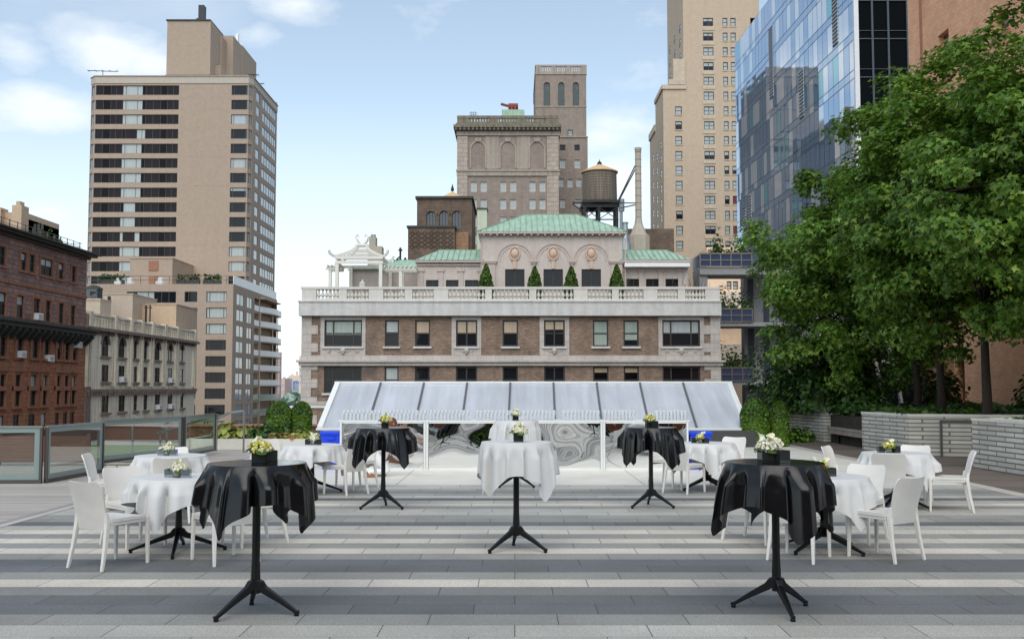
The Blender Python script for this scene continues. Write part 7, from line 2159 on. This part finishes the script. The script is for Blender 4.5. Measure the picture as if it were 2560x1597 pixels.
spec = [(577, 27.0, .48, .4, 'hosta', ['hosta', 'cover_b'], .17, 150, 'pale yellow hosta clump at the left end of the flower bed'), (560, 27.5, .3, .3, 'hosta', ['hosta', 'cover_b'], .15, 90, 'small pale hosta behind the handrail post'), (625, 27.2, .45, .38, 'ground_cover', ['cover_c', 'cover_a'], .11, 330, 'green leafy plant between the hosta and the round hedges'), (668, 27.2, .5, .42, 'ground_cover', ['cover_a', 'box_b'], .10, 420, 'dark green leafy plant under the left round hedge'), (715, 27.2, .5, .4, 'ground_cover', ['cover_a', 'box_b'], .10, 420, 'dark green leafy plant between the two left hedges'), (742, 26.9, .36, .26, 'hosta', ['hosta', 'cover_b', 'rust_leaf'], .13, 150, 'yellow and rust coloured plant beside the dark plinth'), (768, 26.9, .3, .24, 'hosta', ['hosta', 'cover_b'], .12, 120, 'small yellow plant touching the dark plinth'), (700, 26.8, .3, .22, 'ground_cover', ['rust_leaf', 'cover_b'], .10, 100, 'rusty brown low plant at the bed edge')]
for i, (px, y, w_, h, nme, mats, sz, n, lab) in enumerate(spec):
    bush(nme, at(px, 1080, y)[0], y, .24, w_, .4, h, n, sz, mats, None, 60 + i, lab, 'plant', 'low plants in the left bed', core='cover_a')
for i, (px, y, w_, lab) in enumerate(((1945, 30.0, .55, 'low green shrub right of the dark plinth'), (1975, 30.3, .5, 'middle low green shrub in front of the small hedge'), (2003, 30.6, .45, 'rightmost low green shrub against the planter wall'))):
    bush('low_shrub', at(px, 1085, y)[0], y, 0, w_, .45, .42, 380, .10, ['cover_a', 'box_a'], None, 80 + i, lab, 'shrub', 'low shrubs at the right of the skylight', core='cover_a')
# evergreen cover filling the planters
def cover(name, polys, z, n, seed, lab):
    g = np.random.default_rng(seed); P_ = []
    for (x0, x1, y0, y1, k) in polys:
        q = int(n * k); xx = g.uniform(x0, x1, q); yy = g.uniform(y0, y1, q)
        zz = z + .10 + .10 * np.sin(xx * 2.3) * np.sin(yy * 1.9) + .12 * g.random(q); P_.append(np.stack([xx, yy, zz], 1))
    P_ = np.concatenate(P_); N_ = np.array([-.3, -.3, 1]) + g.normal(size=P_.shape) * .5
    tag(put(name, leaf_mesh(name, P_, N_, .12, ['cover_a', 'box_b', 'cover_c'], [.5, .4, .1], seed)), kind='stuff')
cover('ground_cover', [(9.45, 15.5, 24.2, 33.4, .62), (9.9, 15.5, 14.5, 20.7, .38)], .86, 9000, 5, '')
# taller shrubs at the far end of the planter and under the crowns
for i, (x, y, h, r_, n, lab) in enumerate(((8.9, 32.6, 2.7, 1.15, 1700, 'tall bluish green shrub at the far left end of the planter'), (9.5, 31.2, 2.3, 1.15, 1700, 'broad green shrub above the farthest planter wall'), (10.2, 29.4, 1.6, .8, 900, 'dark shrub behind the bench wall'), (12.7, 29.8, 1.5, .8, 600, 'spindly dark shrub before the pavilion glass'), (13.2, 25.2, 1.2, .6, 400, 'small dark shrub against the orange brick wall'))):
    bush('planter_shrub', x, y, .82, r_, r_, h, int(n * 1.7), .12, ['maple_b', 'cover_a', 'box_b'], [.4, .4, .2], 90 + i, lab, 'shrub', 'shrubs under the maples', core='box_b')
# palms and bushes on the stacked terraces
for i, (px, py, Y, r_, h, lab) in enumerate(((1786, 634, 77.5, .7, .8, 'small bush on the top blue terrace, left'), (1793, 634, 77.5, .6, 2.2, 'little palm on the top blue terrace'), (1815, 634, 77.6, 1.4, .6, 'low grassy planting along the top blue terrace'), (1855, 634, 77.5, 1.5, 1.8, 'bushy plants on the top blue terrace near the glass tower'), (1806, 772, 77.5, .7, 2.3, 'thin tree on the middle blue terrace, left'), (1832, 772, 77.5, .7, 1.5, 'small rounded tree on the middle blue terrace'), (1862, 772, 77.5, 1.1, 2.0, 'palm like bush on the middle blue terrace, right'), (1810, 919, 77.5, .9, 2.2, 'tree on the lowest blue terrace, left'), (1838, 919, 77.5, .6, 2.0, 'slim tree on the lowest blue terrace, middle'), (1868, 919, 77.5, 1.1, 1.9, 'bush on the lowest blue terrace, right'))):
    x, z = at(px, py, Y)
    bush('terrace_plant', x, Y, z - .3, r_ * .8, .5, h * .85 + .3, 150, .2, ['cover_a', 'box_b', 'cover_c'], None, 110 + i, lab, 'plant', 'plants on the blue glass terraces', core='cover_a')

# ------------------------------------------------------------------ behind the camera: brick wing seen in the bar mirrors
YB = -13.5; F = Fac((17, YB), (-15, YB))
t = thing('brick_wing', 'red brick wing with wide windows reflected in the bar mirrors', 'building', (0, YB, 0))
hs = [(2.5 + 5.2 * k, 1.2, 5.6 + 5.2 * k, 3.6) for k in range(6)] + [(2.5 + 5.2 * k, 5.4, 5.6 + 5.2 * k, 7.8) for k in range(6)]
m = MB(F.M); wall(m, (0, -.5, 32, 10), hs, .3)
k = MB(); shell(k, -15, YB - 10, 17, YB, -.5, 10, 0, 'B'); k.f = k.f[1:]; k.mi = k.mi[1:]; join(m, k)
wpart('wall', m, 'brick_rust', t)
for h in hs: window(t, F, h, 'plain', 'dark', 'frame_stone', .08, .15, 0, (.33, .66))
for i, x in enumerate((-8, -3.5, 1.2, 6)):
    bush('wall_shrub', x, YB + 1.2, 0, 1.6, .8, 1.3, 700, .2, ['maple_a', 'box_b'], None, 130 + i, ['shrub at the far end of the red brick wing', 'shrub before the middle of the red brick wing', 'broad shrub near the centre of the red brick wing', 'shrub at the near end of the red brick wing'][i], 'shrub', 'shrubs before the red brick wing')
